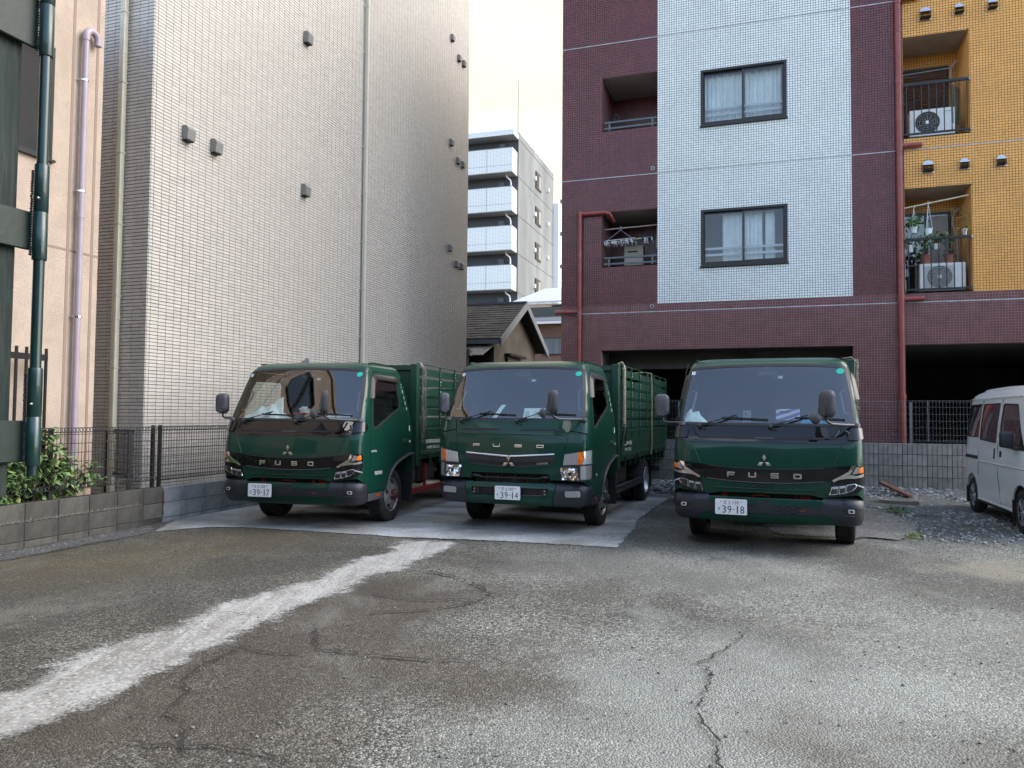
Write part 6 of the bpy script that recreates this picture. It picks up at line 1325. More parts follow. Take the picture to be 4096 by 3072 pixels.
def lattice(mb, S, zf, hw, nx, nz, hole, off):
    """honeycomb panel: staggered cells, each a plate with an eight-sided hole and inner walls"""
    for r in range(nz):
        sh = 0 if r % 2 else .5
        for i in range(-nx//2-1, nx//2+2):
            w = 2*hw/nx; x0 = (i+sh)*w; x1 = x0+w; x0, x1 = max(-hw, x0), min(hw, x1)
            if x1-x0 < .01: continue
            xm = (x0+x1)/2; z = lambda x, k: zf(x, (r+k)/nz); P3 = lambda x, k, o: S.pt(S.ux(x, z(x, k)), z(x, k))+S.nrm(S.ux(x, z(x, k)), z(x, k))*o
            f = hole(xm) if x1-x0 > w*.9 else 0
            if f <= .08: mb.add([P3(x0, 0, off), P3(x1, 0, off), P3(x1, 1, off), P3(x0, 1, off)], [(0, 1, 2, 3)]); continue
            a, b = (x1-x0)/2*f, .5*min(.9, f*1.12); O = [(-1, -.4), (-.6, -1), (.6, -1), (1, -.4), (1, .4), (.6, 1), (-.6, 1), (-1, .4)]
            E = [(x0, .3), (x0, 0), (x1, 0), (x1, .3), (x1, .7), (x1, 1), (x0, 1), (x0, .7)]
            vs = [P3(x, k, off) for x, k in E]+[P3(xm+p*a, .5+q*b, off) for p, q in O]+[P3(xm+p*a*.92, .5+q*b*.92, .004) for p, q in O]
            mb.add(vs, [(j, (j+1) % 8, 8+(j+1) % 8, 8+j) for j in range(8)]+[(8+j, 8+(j+1) % 8, 16+(j+1) % 8, 16+j) for j in range(8)])
def new_front(root, S):
    g = M['green']
    cowl = [('x', 0, 1.355), ('x', .55, 1.356), ('x', .90, 1.362), ('x', .952, 1.352), ('y', -.90, 1.345), ('y', -.90, 1.27), ('x', .955, 1.232), ('x', .90, 1.207), ('x', .80, 1.184), ('x', .766, 1.178), ('x', .5, 1.180), ('x', 0, 1.186)]
    cw = cowl+mir(cowl[1:-1])[::-1]
    co = pbuild(S, 'cowl_panel', cw, M['black_gloss'], root, .006, .012, .06)
    pbuild(S, 'cowl_slot', rounded(S.uv([('x', -.64, 1.222), ('x', .64, 1.222), ('x', .66, 1.244), ('x', -.66, 1.244)]), .008), M['black'], co, .0085, 0, .08, raw=True)
    pbuild(S, 'slot_plate', S.uv([('x', -.103, 1.224), ('x', .103, 1.226), ('x', .103, 1.238), ('x', -.103, 1.236)]), M['plastic_lt'], co, .0105, .003, .08, raw=True)
    for sg in (1, -1):   # rounded gloss pods under the mirror arms
        q = lambda P: P if sg == 1 else mir(P)
        pod = MB(); ps = [(S.uy(-.93, 1.35, sg), 1.35)]
        u0, u1 = S.ux(.80*sg, 1.3), S.uy(-.895, 1.3, sg)
        poly = rounded([(S.ux(sg*.805, 1.35), 1.348), (S.uy(-.905, 1.35, sg), 1.345), (S.uy(-.905, 1.26, sg), 1.25), (S.ux(sg*.93, 1.235), 1.222), (S.ux(sg*.83, 1.21), 1.215)], .03)
        pbuild(S, 'mirror_pod', poly, M['black_gloss'], co, .022, .02, .03, raw=True, smooth=50)
        r = MB(); a = S.pt(S.ux(sg*.766, 1.34), 1.345)+S.nrm(S.ux(sg*.766, 1.34), 1.34)*.010; b = S.pt(S.ux(sg*.70, 1.24), 1.235)+S.nrm(S.ux(sg*.70, 1.24), 1.24)*.010; r.tube([a, (a*.45+b*.55)+Vector((sg*.012, 0, 0)), b, b+Vector((-sg*.10, 0, -.012))], .009, 6); r.build('cowl_rib', M['black_gloss'], co, smooth=60)
        # folded edge running down the panel
        r = MB(); pts = []
        for x, z in ((.775, 1.172), (.745, 1.10), (.712, 1.02), (.683, .945)): u = S.ux(sg*x, z); pts.append(S.pt(u, z)+S.nrm(u, z)*-.003)
        r.tube(pts, .008, 6); r.build('panel_crease', g, root, smooth=70)
    bt = [(0, .906), (.34, .913), (.60, .932), (.75, .948), (.862, .963)]; bb = [(.84, .90), (.775, .862), (.675, .803), (.58, .782), (.45, .770), (.25, .757), (0, .752)]
    poly = [('x', x, z) for x, z in bt+bb]; poly = poly+mir(poly[1:-1])[::-1]
    fb = pbuild(S, 'front_garnish', poly, M['black_gloss'], root, .010, .014, .05)
    r = MB(); pts = []
    for x in np.linspace(-.60, .60, 25): z = float(np.interp(abs(x), [0, .25, .45, .58, .62], [.752, .757, .770, .782, .786])); u = S.ux(x, z); pts.append(S.pt(u, z)+S.nrm(u, z)*.013)
    r.tube(pts, .006, 6); r.build('garnish_edge', M['plastic_lt'], fb, smooth=70)
    r = MB(); pts = []
    for x in np.linspace(-.60, .60, 25): z = float(np.interp(abs(x), [0, .34, .6], [.900, .907, .926])); u = S.ux(x, z); pts.append(S.pt(u, z)+S.nrm(u, z)*.010)
    r.tube(pts, .005, 6); r.build('garnish_edge', M['plastic'], fb, smooth=70)
    yb = S.pt(0, .83).y-.008; fuso(fb, [-.347, -.125, .105, .335], .832, .082, .055, .0165, yb-.004, M['silver'])
    emblem(root, .0, .978, .0455, S.pt(0, .98).y-.001, M['silver'])
    # lower grille: green field with a ledge and eight-sided openings
    gp = [('x', 0, .742), ('x', .40, .757), ('x', .555, .772), ('x', .505, .690), ('x', 0, .684)]; gp = gp+mir(gp[1:-1])[::-1]
    lg = pbuild(S, 'lower_grille', gp, g, root, -.0, .0, .05) if False else None
    led = MB(); pts = []
    for x in np.linspace(-.52, .52, 21): z = .684+.006*abs(x); u = S.ux(x, z); pts.append(S.pt(u, z)+S.nrm(u, z)*.004)
    led.tube(pts, .010, 6); led = led.build('grille_ledge', g, root, smooth=70)
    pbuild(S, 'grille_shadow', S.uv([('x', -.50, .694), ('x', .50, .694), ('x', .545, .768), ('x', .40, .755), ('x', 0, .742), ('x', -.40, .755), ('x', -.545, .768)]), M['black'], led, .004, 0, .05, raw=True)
    lt_ = MB(); lattice(lt_, S, lambda x, k: (.690+.006*abs(x))+k*((float(np.interp(abs(x), [0, .25, .45, .56], [.746, .752, .766, .774])))-(.690+.006*abs(x))), .530, 11, 3, lambda x: max(0, .80-1.25*abs(x)), .012)
    lt_.build('grille_lattice', g, led)
    # red chassis parts showing in the gap above the bumper
    rd = MB(); rd.box(-.46, -.40, -1.0, -.85, .52, .64); rd.box(.36, .48, -1.0, -.85, .52, .64); rd.tube([(-.14, -1.0, .60), (-.05, -1.02, .615), (.05, -1.0, .60)], .018, 6); rd.tube([(.30, -1.02, .58), (.32, -1.04, .63), (.34, -1.02, .58)], .012, 6); rd.box(-.7, .7, -.9, -.84, .5, .58); rd.build('front_crossmember', M['red_steel'], root)
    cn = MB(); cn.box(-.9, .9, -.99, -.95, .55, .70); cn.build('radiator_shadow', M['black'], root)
    # headlights
    for sg in (1, -1):
        q = lambda P: S.uv([('x', sg*x, z) for x, z in P])
        hl = pbuild(S, 'headlight', q([(.862, .957), (.958, .968), (.975, .95), (.977, .85), (.970, .755), (.945, .700), (.885, .668), (.80, .652), (.632, .638), (.655, .72), (.675, .803), (.775, .862), (.84, .90)]), M['black_gloss'], root, .011, .02, .03, raw=True)
        pbuild(S, 'chrome_blade', q([(.862, .960), (.905, .962), (.882, .925), (.850, .872), (.808, .845), (.690, .785), (.674, .803), (.775, .862), (.836, .90)]), M['chrome'], hl, .017, .006, .03, raw=True)
        pbuild(S, 'chrome_blade', q([(.86, .868), (.90, .856), (.968, .872), (.970, .850), (.90, .830), (.81, .825), (.75, .812), (.80, .842)]), M['chrome'], hl, .018, .006, .03, raw=True)
        pbuild(S, 'turn_signal', q([(.915, .888), (.930, .935), (.962, .948), (.967, .900), (.960, .886)]), M['amber'], hl, .020, .008, .025, raw=True)
        pbuild(S, 'lamp_lens', q([(.868, .873), (.912, .880), (.926, .94), (.903, .948)]), M['lens_rib'], hl, .019, .004, .03, raw=True)
        for k, P in enumerate(([(.648, .652), (.726, .660), (.732, .738), (.672, .733)], [(.740, .663), (.800, .676), (.804, .750), (.744, .742)], [(.812, .680), (.872, .705), (.905, .745), (.896, .775), (.816, .757)])):
            c = pbuild(S, 'lamp_cell', rounded(q(P), .008), M['led'], hl, .016, .004, .03, raw=True)
            fr = MB(); L = rounded(q(P), .008); fr.tube([S.pt(*p)+S.nrm(*p)*.019 for p in L], .0032, 5, closed=True); fr.build('cell_rim', M['chrome'], c, smooth=60)
            x0, x1 = P[3][0], P[2][0]; zt_ = (P[3][1]+P[2][1])/2; pbuild(S, 'cell_glint', q([(P[3][0]+.006, P[3][1]-.020), (P[2][0]-.004 if k < 2 else P[3][0]+.078, P[2][1]-.020), (P[2][0]-.004 if k < 2 else P[3][0]+.075, P[2][1]-.004), (P[3][0]+.006, P[3][1]-.004)]), M['lens'], c, .0185, .002, .03, raw=True)  # pale strip paints a white reflection along the top of the cell
    # bumper
    B = Bump(); half = [('x', 0, .585), ('x', .575, .588), ('x', .60, .618), ('x', .80, .624), ('y', -.93, .618), ('y', -.845, .610), ('y', -.845, .36), ('y', -.93, .335), ('x', .85, .320), ('x', .73, .327), ('x', 0, .312)]
    bp = pbuild(B, 'bumper', half+mir(half[1:-1])[::-1], M['plastic'], root, 0, .05, .05, smooth=50)
    tr = [('x', 0, .587), ('x', .562, .590), ('x', .592, .560), ('x', .578, .520), ('x', .10, .517), ('x', 0, .517)]; pbuild(B, 'bumper_trim', tr+mir(tr[1:-1])[::-1], g, bp, .004, .012, .05)
    lp = [('x', 0, .421), ('x', .60, .424), ('x', .645, .410), ('x', .735, .335), ('x', .40, .322), ('x', 0, .316)]; pbuild(B, 'bumper_lip', lp+mir(lp[1:-1])[::-1], g, bp, .006, .02, .05)
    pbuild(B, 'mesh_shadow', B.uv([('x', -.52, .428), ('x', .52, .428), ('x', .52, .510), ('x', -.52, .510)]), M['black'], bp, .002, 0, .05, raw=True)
    lt_ = MB(); lattice(lt_, B, lambda x, k: .427+k*.084, .525, 11, 4, lambda x: .70 if .10 < abs(x) < .36 else .22, .008); lt_.build('bumper_mesh', M['plastic'], bp)
    pbuild(B, 'radar_cover', rounded(B.uv([('x', -.074, .562), ('x', .084, .562), ('x', .084, .456), ('x', -.074, .456)]), .014), M['plastic'], bp, .014, .014, .05, raw=True)
    pbuild(B, 'tow_slot', rounded(B.uv([('x', .345, .490), ('x', .425, .486), ('x', .425, .446), ('x', .345, .448)]), .006), M['black'], bp, .006, .004, .05, raw=True); t_ = MB(); p_ = B.pt(.385, .468); t_.tube([p_+Vector((-.028, -.010, 0)), p_+Vector((.028, -.010, 0))], .006, 6); t_.build('tow_hook', M['red_steel'], bp)
    for sg in (1, -1):
        rc = [('x', sg*.765, .510), ('x', sg*.90, .520), ('y', -.93, .50, sg), ('y', -.93, .46, sg), ('x', sg*.88, .448), ('x', sg*.80, .452)]; pbuild(B, 'fog_recess', rc, M['black'], bp, .0015, 0, .03)
        fl = [('x', sg*.825, .508), ('x', sg*.888, .508), ('x', sg*.890, .466), ('x', sg*.832, .464)]; f = pbuild(B, 'fog_lamp', rounded(B.uv(fl), .014), M['lens'], bp, .009, .012, .03, raw=True)
        f2 = [('x', sg*.842, .498), ('x', sg*.872, .498), ('x', sg*.874, .474), ('x', sg*.846, .474)]; pbuild(B, 'fog_bulb', rounded(B.uv(f2), .008), M['led'], f, .0105, .002, .03, raw=True)
        cr_ = MB(); cr_.tube([B.pt(B.ux(sg*.78, .438), .438)+Vector((0, -.002, 0)), B.pt(B.ux(sg*.88, .434), .434)+Vector((0, -.002, 0)), B.pt(B.uy(-.93, .440, sg), .440)], .006, 6); cr_.build('bumper_crease', M['plastic'], bp, smooth=60)
    for sg in (1, -1):
        b = MB(); X = sg*.987; e = (0, 1, 0) if sg == 1 else (0, -1, 0); text_to(b, 'CANTER', (X, -.70, .985), e, (0, 0, 1), w=.16, h=.026); b.build('door_lettering', M['white_ink'], root, recalc=False)
def old_front(root, S):
    g = M['green']
    # upper flap with two slots, shoulders either side
    fl = [('x', 0, 1.392), ('x', .60, 1.394), ('x', .775, 1.400), ('x', .735, 1.20), ('x', .70, 1.035), ('x', .700, .998), ('x', .60, .992), ('x', .585, 1.00), ('x', 0, .972)]
    fp = pbuild(S, 'front_panel', fl+mir(fl[1:-1])[::-1], g, root, .007, .014, .05)
    for a, b in ((-.69, -.13), (.105, .70)): pbuild(S, 'cowl_slot', rounded(S.uv([('x', a, 1.268), ('x', b, 1.266), ('x', b-.01, 1.288), ('x', a+.03, 1.288)]), .005), M['black'], fp, .0085, 0, .08, raw=True)
    r = MB(); pts = []
    for x in np.linspace(-.735, .735, 25): u = S.ux(x, 1.216); pts.append(S.pt(u, 1.216)+S.nrm(u, 1.216)*.0075)
    r.tube(pts, .0045, 5); r.build('panel_seam', M['black'], fp, smooth=70)
    for sg in (1, -1):
        sh = [('x', sg*.79, 1.402), ('x', sg*.955, 1.405), ('y', -.90, 1.40, sg), ('y', -.86, 1.30, sg), ('x', sg*.962, 1.235), ('x', sg*.758, 1.275)]
        pbuild(S, 'shoulder', sh, g, root, .016, .016, .04, smooth=50)
        lo = [('x', sg*.757, 1.262), ('x', sg*.955, 1.215), ('y', -.86, 1.28, sg), ('y', -.84, 1.10, sg), ('x', sg*.968, 1.062), ('x', sg*.712, 1.010), ('x', sg*.716, 1.05)]
        pbuild(S, 'corner_panel', lo, g, root, .006, .012, .04, smooth=50)
    yb = S.pt(0, 1.08).y-.012; fuso(fp, [-.438, -.171, .116, .402], 1.080, .094, .034, .0095, yb-.003, M['chrome'])
    # grille band with chrome strip
    gr = [('x', 0, .966), ('x', .585, 1.000), ('x', .60, .985), ('x', .556, .866), ('x', .50, .852), ('x', .095, .820), ('x', .07, .826), ('x', 0, .832)]
    gb = pbuild(S, 'grille', gr+mir(gr[1:-1])[::-1], M['plastic'], root, .004, .01, .05)
    ch = [('x', 0, .960), ('x', .583, .997), ('x', .588, .975), ('x', 0, .934)]; cst = pbuild(S, 'chrome_strip', ch+mir(ch[1:-1])[::-1], M['chrome'], gb, .014, .014, .05); r = MB()
    for sg in (1, -1): r.tube([S.pt(S.ux(sg*x, z), z)+S.nrm(S.ux(sg*x, z), z)*.014 for x, z in ((.0, .948), (.2, .960), (.4, .973), (.583, .986))], [.0145, .0135, .0125, .011], 10)
    r.build('strip_bead', M['chrome'], cst, smooth=60)
    br = [('x', 0, .924), ('x', .575, .962), ('x', .565, .915), ('x', 0, .872)]; pbuild(S, 'grille_bar', br+mir(br[1:-1])[::-1], M['plastic'], gb, .015, .013, .05)
    bk = [('x', 0, .862), ('x', .55, .893), ('x', .545, .872), ('x', .10, .835), ('x', 0, .840)]; pbuild(S, 'grille_gap', bk+mir(bk[1:-1])[::-1], M['black'], gb, .006, 0, .05)
    tr = MB(); yq = S.pt(0, .9).y-.020; tr.prism([(-.075, .830), (.075, .830), (.0, .965)], (0, yq, 0), (1, 0, 0), (0, 0, 1), 0, .012); tr.build('emblem_base', M['black_gloss'], gb); emblem(gb, 0, .878, .0515, yq-.012, M['silver'])
    t = MB(); text_to(t, 'CANTER', (.43, S.pt(.43, .868).y-.014, .870), (1, 0, .055), (0, 0, 1), w=.145, h=.024); t.build('lettering', M['chrome'], gb, recalc=False)
    r = MB(); pts = []
    for x in np.linspace(-.55, .55, 23): z = float(np.interp(abs(x), [0, .07, .1, .5, .56], [.822, .818, .812, .845, .858])); u = S.ux(x, z); pts.append(S.pt(u, z)+S.nrm(u, z)*.004)
    r.tube(pts, .008, 6); r.build('grille_edge', g, root, smooth=70)
    # lower opening with cross bar
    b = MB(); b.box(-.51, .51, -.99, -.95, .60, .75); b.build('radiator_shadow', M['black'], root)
    b = MB(); b.tube([(-.50, -1.07, .70), (-.42, -1.085, .695), (-.38, -1.09, .680), (.38, -1.09, .682), (.42, -1.085, .697), (.50, -1.07, .705)], [.03, .02, .009, .009, .02, .03], 6); b.build('lower_bar', M['plastic'], root, smooth=60)
    b = MB(); 
    for x in (-.36, -.2, -.06, .07, .2, .33, .42): b.cyl((x, -1.0, .60), (x+random.uniform(-.03, .03), -1.0, .74), .010, 6)
    b.tube([(-.12, -1.02, .63), (-.05, -1.03, .61), (.03, -1.02, .63)], .01, 6); b.box(-.02, .05, -1.02, -.99, .62, .70); b.build('hoses', M['dark_steel'], root)
    # big square headlights with turn signal above
    for sg in (1, -1):
        q = lambda P: S.uv([('x', sg*x, z) for x, z in P])
        w = lambda y, z: (S.uy(y, z, sg), z)
        hl = pbuild(S, 'headlight', q([(.708, .995)])+[w(-.935, 1.048), w(-.90, 1.03), w(-.905, .86), w(-.93, .668)]+q([(.633, .668), (.674, .85)]), M['plastic'], root, .010, .02, .03, raw=True)
        tsl = pbuild(S, 'lamp_lens', q([(.716, .988), (.885, 1.018), (.885, .868), (.690, .858)]), M['lens_rib'], hl, .016, .004, .03, raw=True)
        pbuild(S, 'turn_signal', q([(.872, 1.014), (.925, 1.026), (.935, .935), (.905, .872), (.865, .868)]), M['amber'], hl, .0175, .005, .03, raw=True)
        pbuild(S, 'lamp_corner', q([(.928, 1.026)])+[w(-.94, 1.04), w(-.905, 1.02), w(-.91, .875)]+q([(.912, .872), (.938, .935)]), M['lens'], hl, .017, .005, .03, raw=True)
        rb2 = MB()
        for i in range(9): x = .70+i*.0205; rb2.tube([S.pt(S.ux(sg*(x-.004), .866), .866)+S.nrm(S.ux(sg*x, .87), .87)*.018, S.pt(S.ux(sg*(x+.010), .99+.018*i/9), .985+.022*i/9)+S.nrm(S.ux(sg*x, .98), .98)*.018], .003, 4)
        rb2.build('lens_rib', M['lens'], tsl, recalc=False)
        ll = pbuild(S, 'lamp_lens', q([(.684, .840), (.885, .848), (.885, .685), (.645, .680)]), M['led'], hl, .014, .004, .03, raw=True)
        # faceted reflector bowl
        rf = MB(); 
        for i in range(7):
            for j in range(5):
                x = .668+i*.030+.006*(4-j); z = .694+j*.029
                if x > .876: continue
                u = S.ux(sg*x, z); c = S.pt(u, z)+S.nrm(u, z)*.017; d = random.uniform(-.006, .006), random.uniform(-.006, .006)
                rf.add([c+Vector((sg*a*.0145, d[0]*a+d[1]*b_, b_*.0140)) for a, b_ in ((-1, -1), (1, -1), (1, 1), (-1, 1))], [(0, 1, 2, 3)])
        rf.build('reflector', M['chrome'], ll, recalc=False)
        bl = MB(); u = S.ux(sg*.775, .755); c = S.pt(u, .755)+S.nrm(u, .755)*.019; bl.cyl(c, c+S.nrm(u, .755)*.012, .022, 12); bl.build('bulb_cap', M['led'], ll)
        pbuild(S, 'side_lens', [w(-1.0, .845) if False else q([(.898, .850)])[0], w(-.915, .862), w(-.93, .690)]+q([(.898, .686)]), M['lens_rib'], hl, .016, .004, .03, raw=True)
    B = Bump(True)
    ends = [('x', .612, .628), ('x', .80, .634), ('y', -.93, .626), ('y', -.845, .612), ('y', -.845, .40), ('y', -.93, .372), ('x', .85, .352), ('x', .55, .352)]
    for sg in (1, -1):
        e = pbuild(B, 'bumper_end', ends if sg == 1 else mir(ends), M['plastic'], root, .004, .05, .05, smooth=50)
        fg = [('x', sg*.715, .545), ('x', sg*.895, .553), ('x', sg*.905, .478), ('x', sg*.72, .468)]; pbuild(B, 'fog_bezel', rounded(B.uv([('x', sg*.700, .556), ('x', sg*.908, .564), ('x', sg*.920, .468), ('x', sg*.705, .456)]), .03), M['black'], e, .0055, 0, .03, raw=True)
        f = pbuild(B, 'fog_lamp', rounded(B.uv(fg), .022), M['lens_rib'], e, .012, .012, .03, raw=True)
        rb2 = MB()
        for i in range(14): x = .728+i*.0125; u = B.ux(sg*x, .51); rb2.bar(B.pt(u, .474)+B.nrm(u, .5)*.0125, B.pt(u, .545)+B.nrm(u, .5)*.0125, .004, .004)
        rb2.build('lens_rib', M['lens'], f)
    gc = [('x', 0, .618), ('x', .48, .618), ('x', .53, .628), ('x', .604, .628), ('x', .542, .352), ('x', 0, .349)]
    slot = rounded(B.uv([('x', -.505, .558), ('x', .505, .564), ('x', .482, .468), ('x', -.478, .462)]), .015)
    bp = pbuild(B, 'bumper', gc+mir(gc[1:-1])[::-1], g, root, .004, .05, .05, [slot], smooth=50)
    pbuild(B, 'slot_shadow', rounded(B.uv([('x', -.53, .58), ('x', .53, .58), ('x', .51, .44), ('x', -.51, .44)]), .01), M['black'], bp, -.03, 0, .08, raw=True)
    for sg in (1, -1):
        bk_ = MB(); bk_.box(*(sorted((sg*.40, sg*.485))), -1.13, -1.115, .475, .553); bk_.build('bracket', M['black'], bp)
        for zz in (.495, .535): k = MB(); k.cyl((sg*.465, -1.13, zz), (sg*.465, -1.145, zz), .010, 8); k.build('bolt', M['silver'], bp)
    k = MB(); k.bar((.17, -1.135, .472), (.44, -1.125, .478), .012, .01); k.tube([(-.26, -1.11, .56), (-.25, -1.115, .49), (-.15, -1.11, .475)], .006, 5); k.build('slot_wire', M['plastic_lt'], bp)

def truck(name_label, loc, a, old, parts_color):
    root = thing('truck', name_label, 'truck', (loc[0], loc[1], 0), R(-a), 'green flatbed trucks parked in a row')
    dz = .03 if old else 0.; S = Cab(dz)
    build_cab(root, S, old, dz)
    (old_front if old else new_front)(root, S)
    front_wheel(root, 1, not old); front_wheel(root, -1, not old)
    bed(root, *parts_color, old)
    pz = 1.335+dz
    wiper(root, S, -.70, 1.348+dz, -.29, 1.470+dz, (-.46, 1.444+dz), (.035, 1.428+dz)); wiper(root, S, .06, 1.345+dz, .44, 1.472+dz, (.31, 1.452+dz), (.81, 1.434+dz))
    # mirrors on their arms
    m = M['plastic_lt']
    lx, ly, lzt = (-1.147, -.88, 1.588) if not old else (-.985, -.93, 1.615)
    mh_ = mirror_head(root, (lx, ly, lzt+dz*0), .165 if not old else .13, .27, .09, .15 if not old else .55, m)
    b = MB(); b.tube([(lx+.01, ly+.01, lzt-.13), (lx+.015, ly+.005, lzt-.175), (lx+.06, ly-.01, lzt-.195), (-.92, -.965, 1.392+dz), (-.86, -1.0, 1.388+dz)], .0135, 8); b.build('mirror_arm', m, mh_, smooth=60)
    b = MB(); b.lathe([(.045, 0), (.045, .02), (.038, .04), (.0, .045)], (-.90, -.985, 1.362+dz), (0, 0, 1), 14); b.build('arm_mount', m, mh_, smooth=50)
    rx, ry, rz = .622, -1.36, 1.600+dz*.8
    mh_ = mirror_head(root, (rx, ry, rz), .195, .285, .075, -.95, m)
    b = MB(); b.tube([(rx-.0, ry+.02, rz-.14), (rx+.005, ry+.03, rz-.175), (rx+.05, ry+.07, rz-.205), (.80, -1.17, 1.385+dz), (.90, -1.0, 1.385+dz)], .015, 8); b.build('mirror_arm', m, mh_, smooth=60)
    b = MB(); b.lathe([(.045, 0), (.045, .02), (.038, .04), (.0, .045)], (.915, -.975, 1.362+dz), (0, 0, 1), 14); b.build('arm_mount', m, mh_, smooth=50)
    b = MB(); c = Vector((.515, -1.42, 1.455+dz)); ax = Vector((-.45, -.8, .1)).normalized() if not old else Vector((-.75, -.5, -.1)).normalized(); b.lathe([(.0, .035), (.03, .03), (.052, .012), (.062, -.015), (.060, -.02)], c, ax, 18); b.build('under_mirror', m, mh_, smooth=60)
    b = MB(); b.bar(c, (rx+.03, ry+.05, rz-.19), .014, .014); b.build('under_mirror_arm', m, mh_)
    # radio aerial on the left pillar
    if True:
        b = MB(); P = [S.pt(S.ux(-.955, 1.42), 1.42+dz)+Vector((-.03, .06, 0)), S.pt(S.ux(-.9, 1.98), 1.98+dz)+Vector((-.05, .10, 0))]; b.tube([P[0], P[1], P[1]+(P[1]-P[0])*.22], [.006, .005, .003], 5); b.box(P[0].x-.01, P[0].x+.04, P[0].y-.02, P[0].y+.02, P[0].z-.03, P[0].z+.03); b.build('aerial', M['rubber'], root)
    return root, S
T3, S3 = truck('green truck on the right with plate 39-18 and a purple tissue box inside', (3.146, 9.381), 21.62, False, (M['red_steel'], M['red_steel']))
T1 = copy_tree(T3); T1.location = (-2.536, 10.828, 0); T1.rotation_euler = (0, 0, R(-14.95))
T1['label'] = 'green truck on the left with plate 39-17, beside the beige tiled wall'
T2, S2 = truck('green truck in the middle with plate 39-14, square headlights and chrome grille strip', (.356, 10.669), 19.7, True, (M['dark_steel'], M['dark_steel']))
plate(T3, -.512, .566, -1.17, '130', 'す', '39-18'); plate(T1, -.527, .569, -1.17, '130', 'さ', '39-17'); plate(T2, -.177, .582, -1.165, '100', 'た', '39-14')
for t in (T1, T2, T3):      # firm's name down the rear of the door
    for sg in (1, -1):
        b = MB(); e = (0, 1, 0) if sg == 1 else (0, -1, 0)
        S = S2 if t is T2 else S3
        for ch, z in zip('二貿金属㈱', (1.86, 1.78, 1.70, 1.62, 1.54)): w = S.prm(z)[1]; text_to(b, ch, (sg*(w+.003), .445-(z-1.54)*.32, z), e, (sg*-.12, 0, 1), w=.035, h=.046)
        o = b.build('door_lettering', M['white_ink'], t, recalc=False)
        b = MB(); w = S.prm(1.2)[1]; b.add([(sg*(w+.004), .47, 1.06), (sg*(w+.004), .51, 1.06), (sg*(w-.006), .505, 1.30), (sg*(w-.006), .468, 1.30)], [(0, 1, 2, 3)]); b.build('safety_sticker', M['white_ink'], t, recalc=False)
b = MB(); b.add([(-.35, -.30, 2.153), (-.30, -.30, 2.153), (-.30, -.10, 2.153), (-.35, -.10, 2.153), (-.335, -.14, 2.24), (-.315, -.14, 2.24), (-.315, -.10, 2.24), (-.335, -.10, 2.24)], [(0, 1, 2, 3), (4, 5, 6, 7), (0, 1, 5, 4), (1, 2, 6, 5), (2, 3, 7, 6), (3, 0, 4, 7)]); b.build('roof_fin', M['plastic_lt'], T1, bevel=.006)
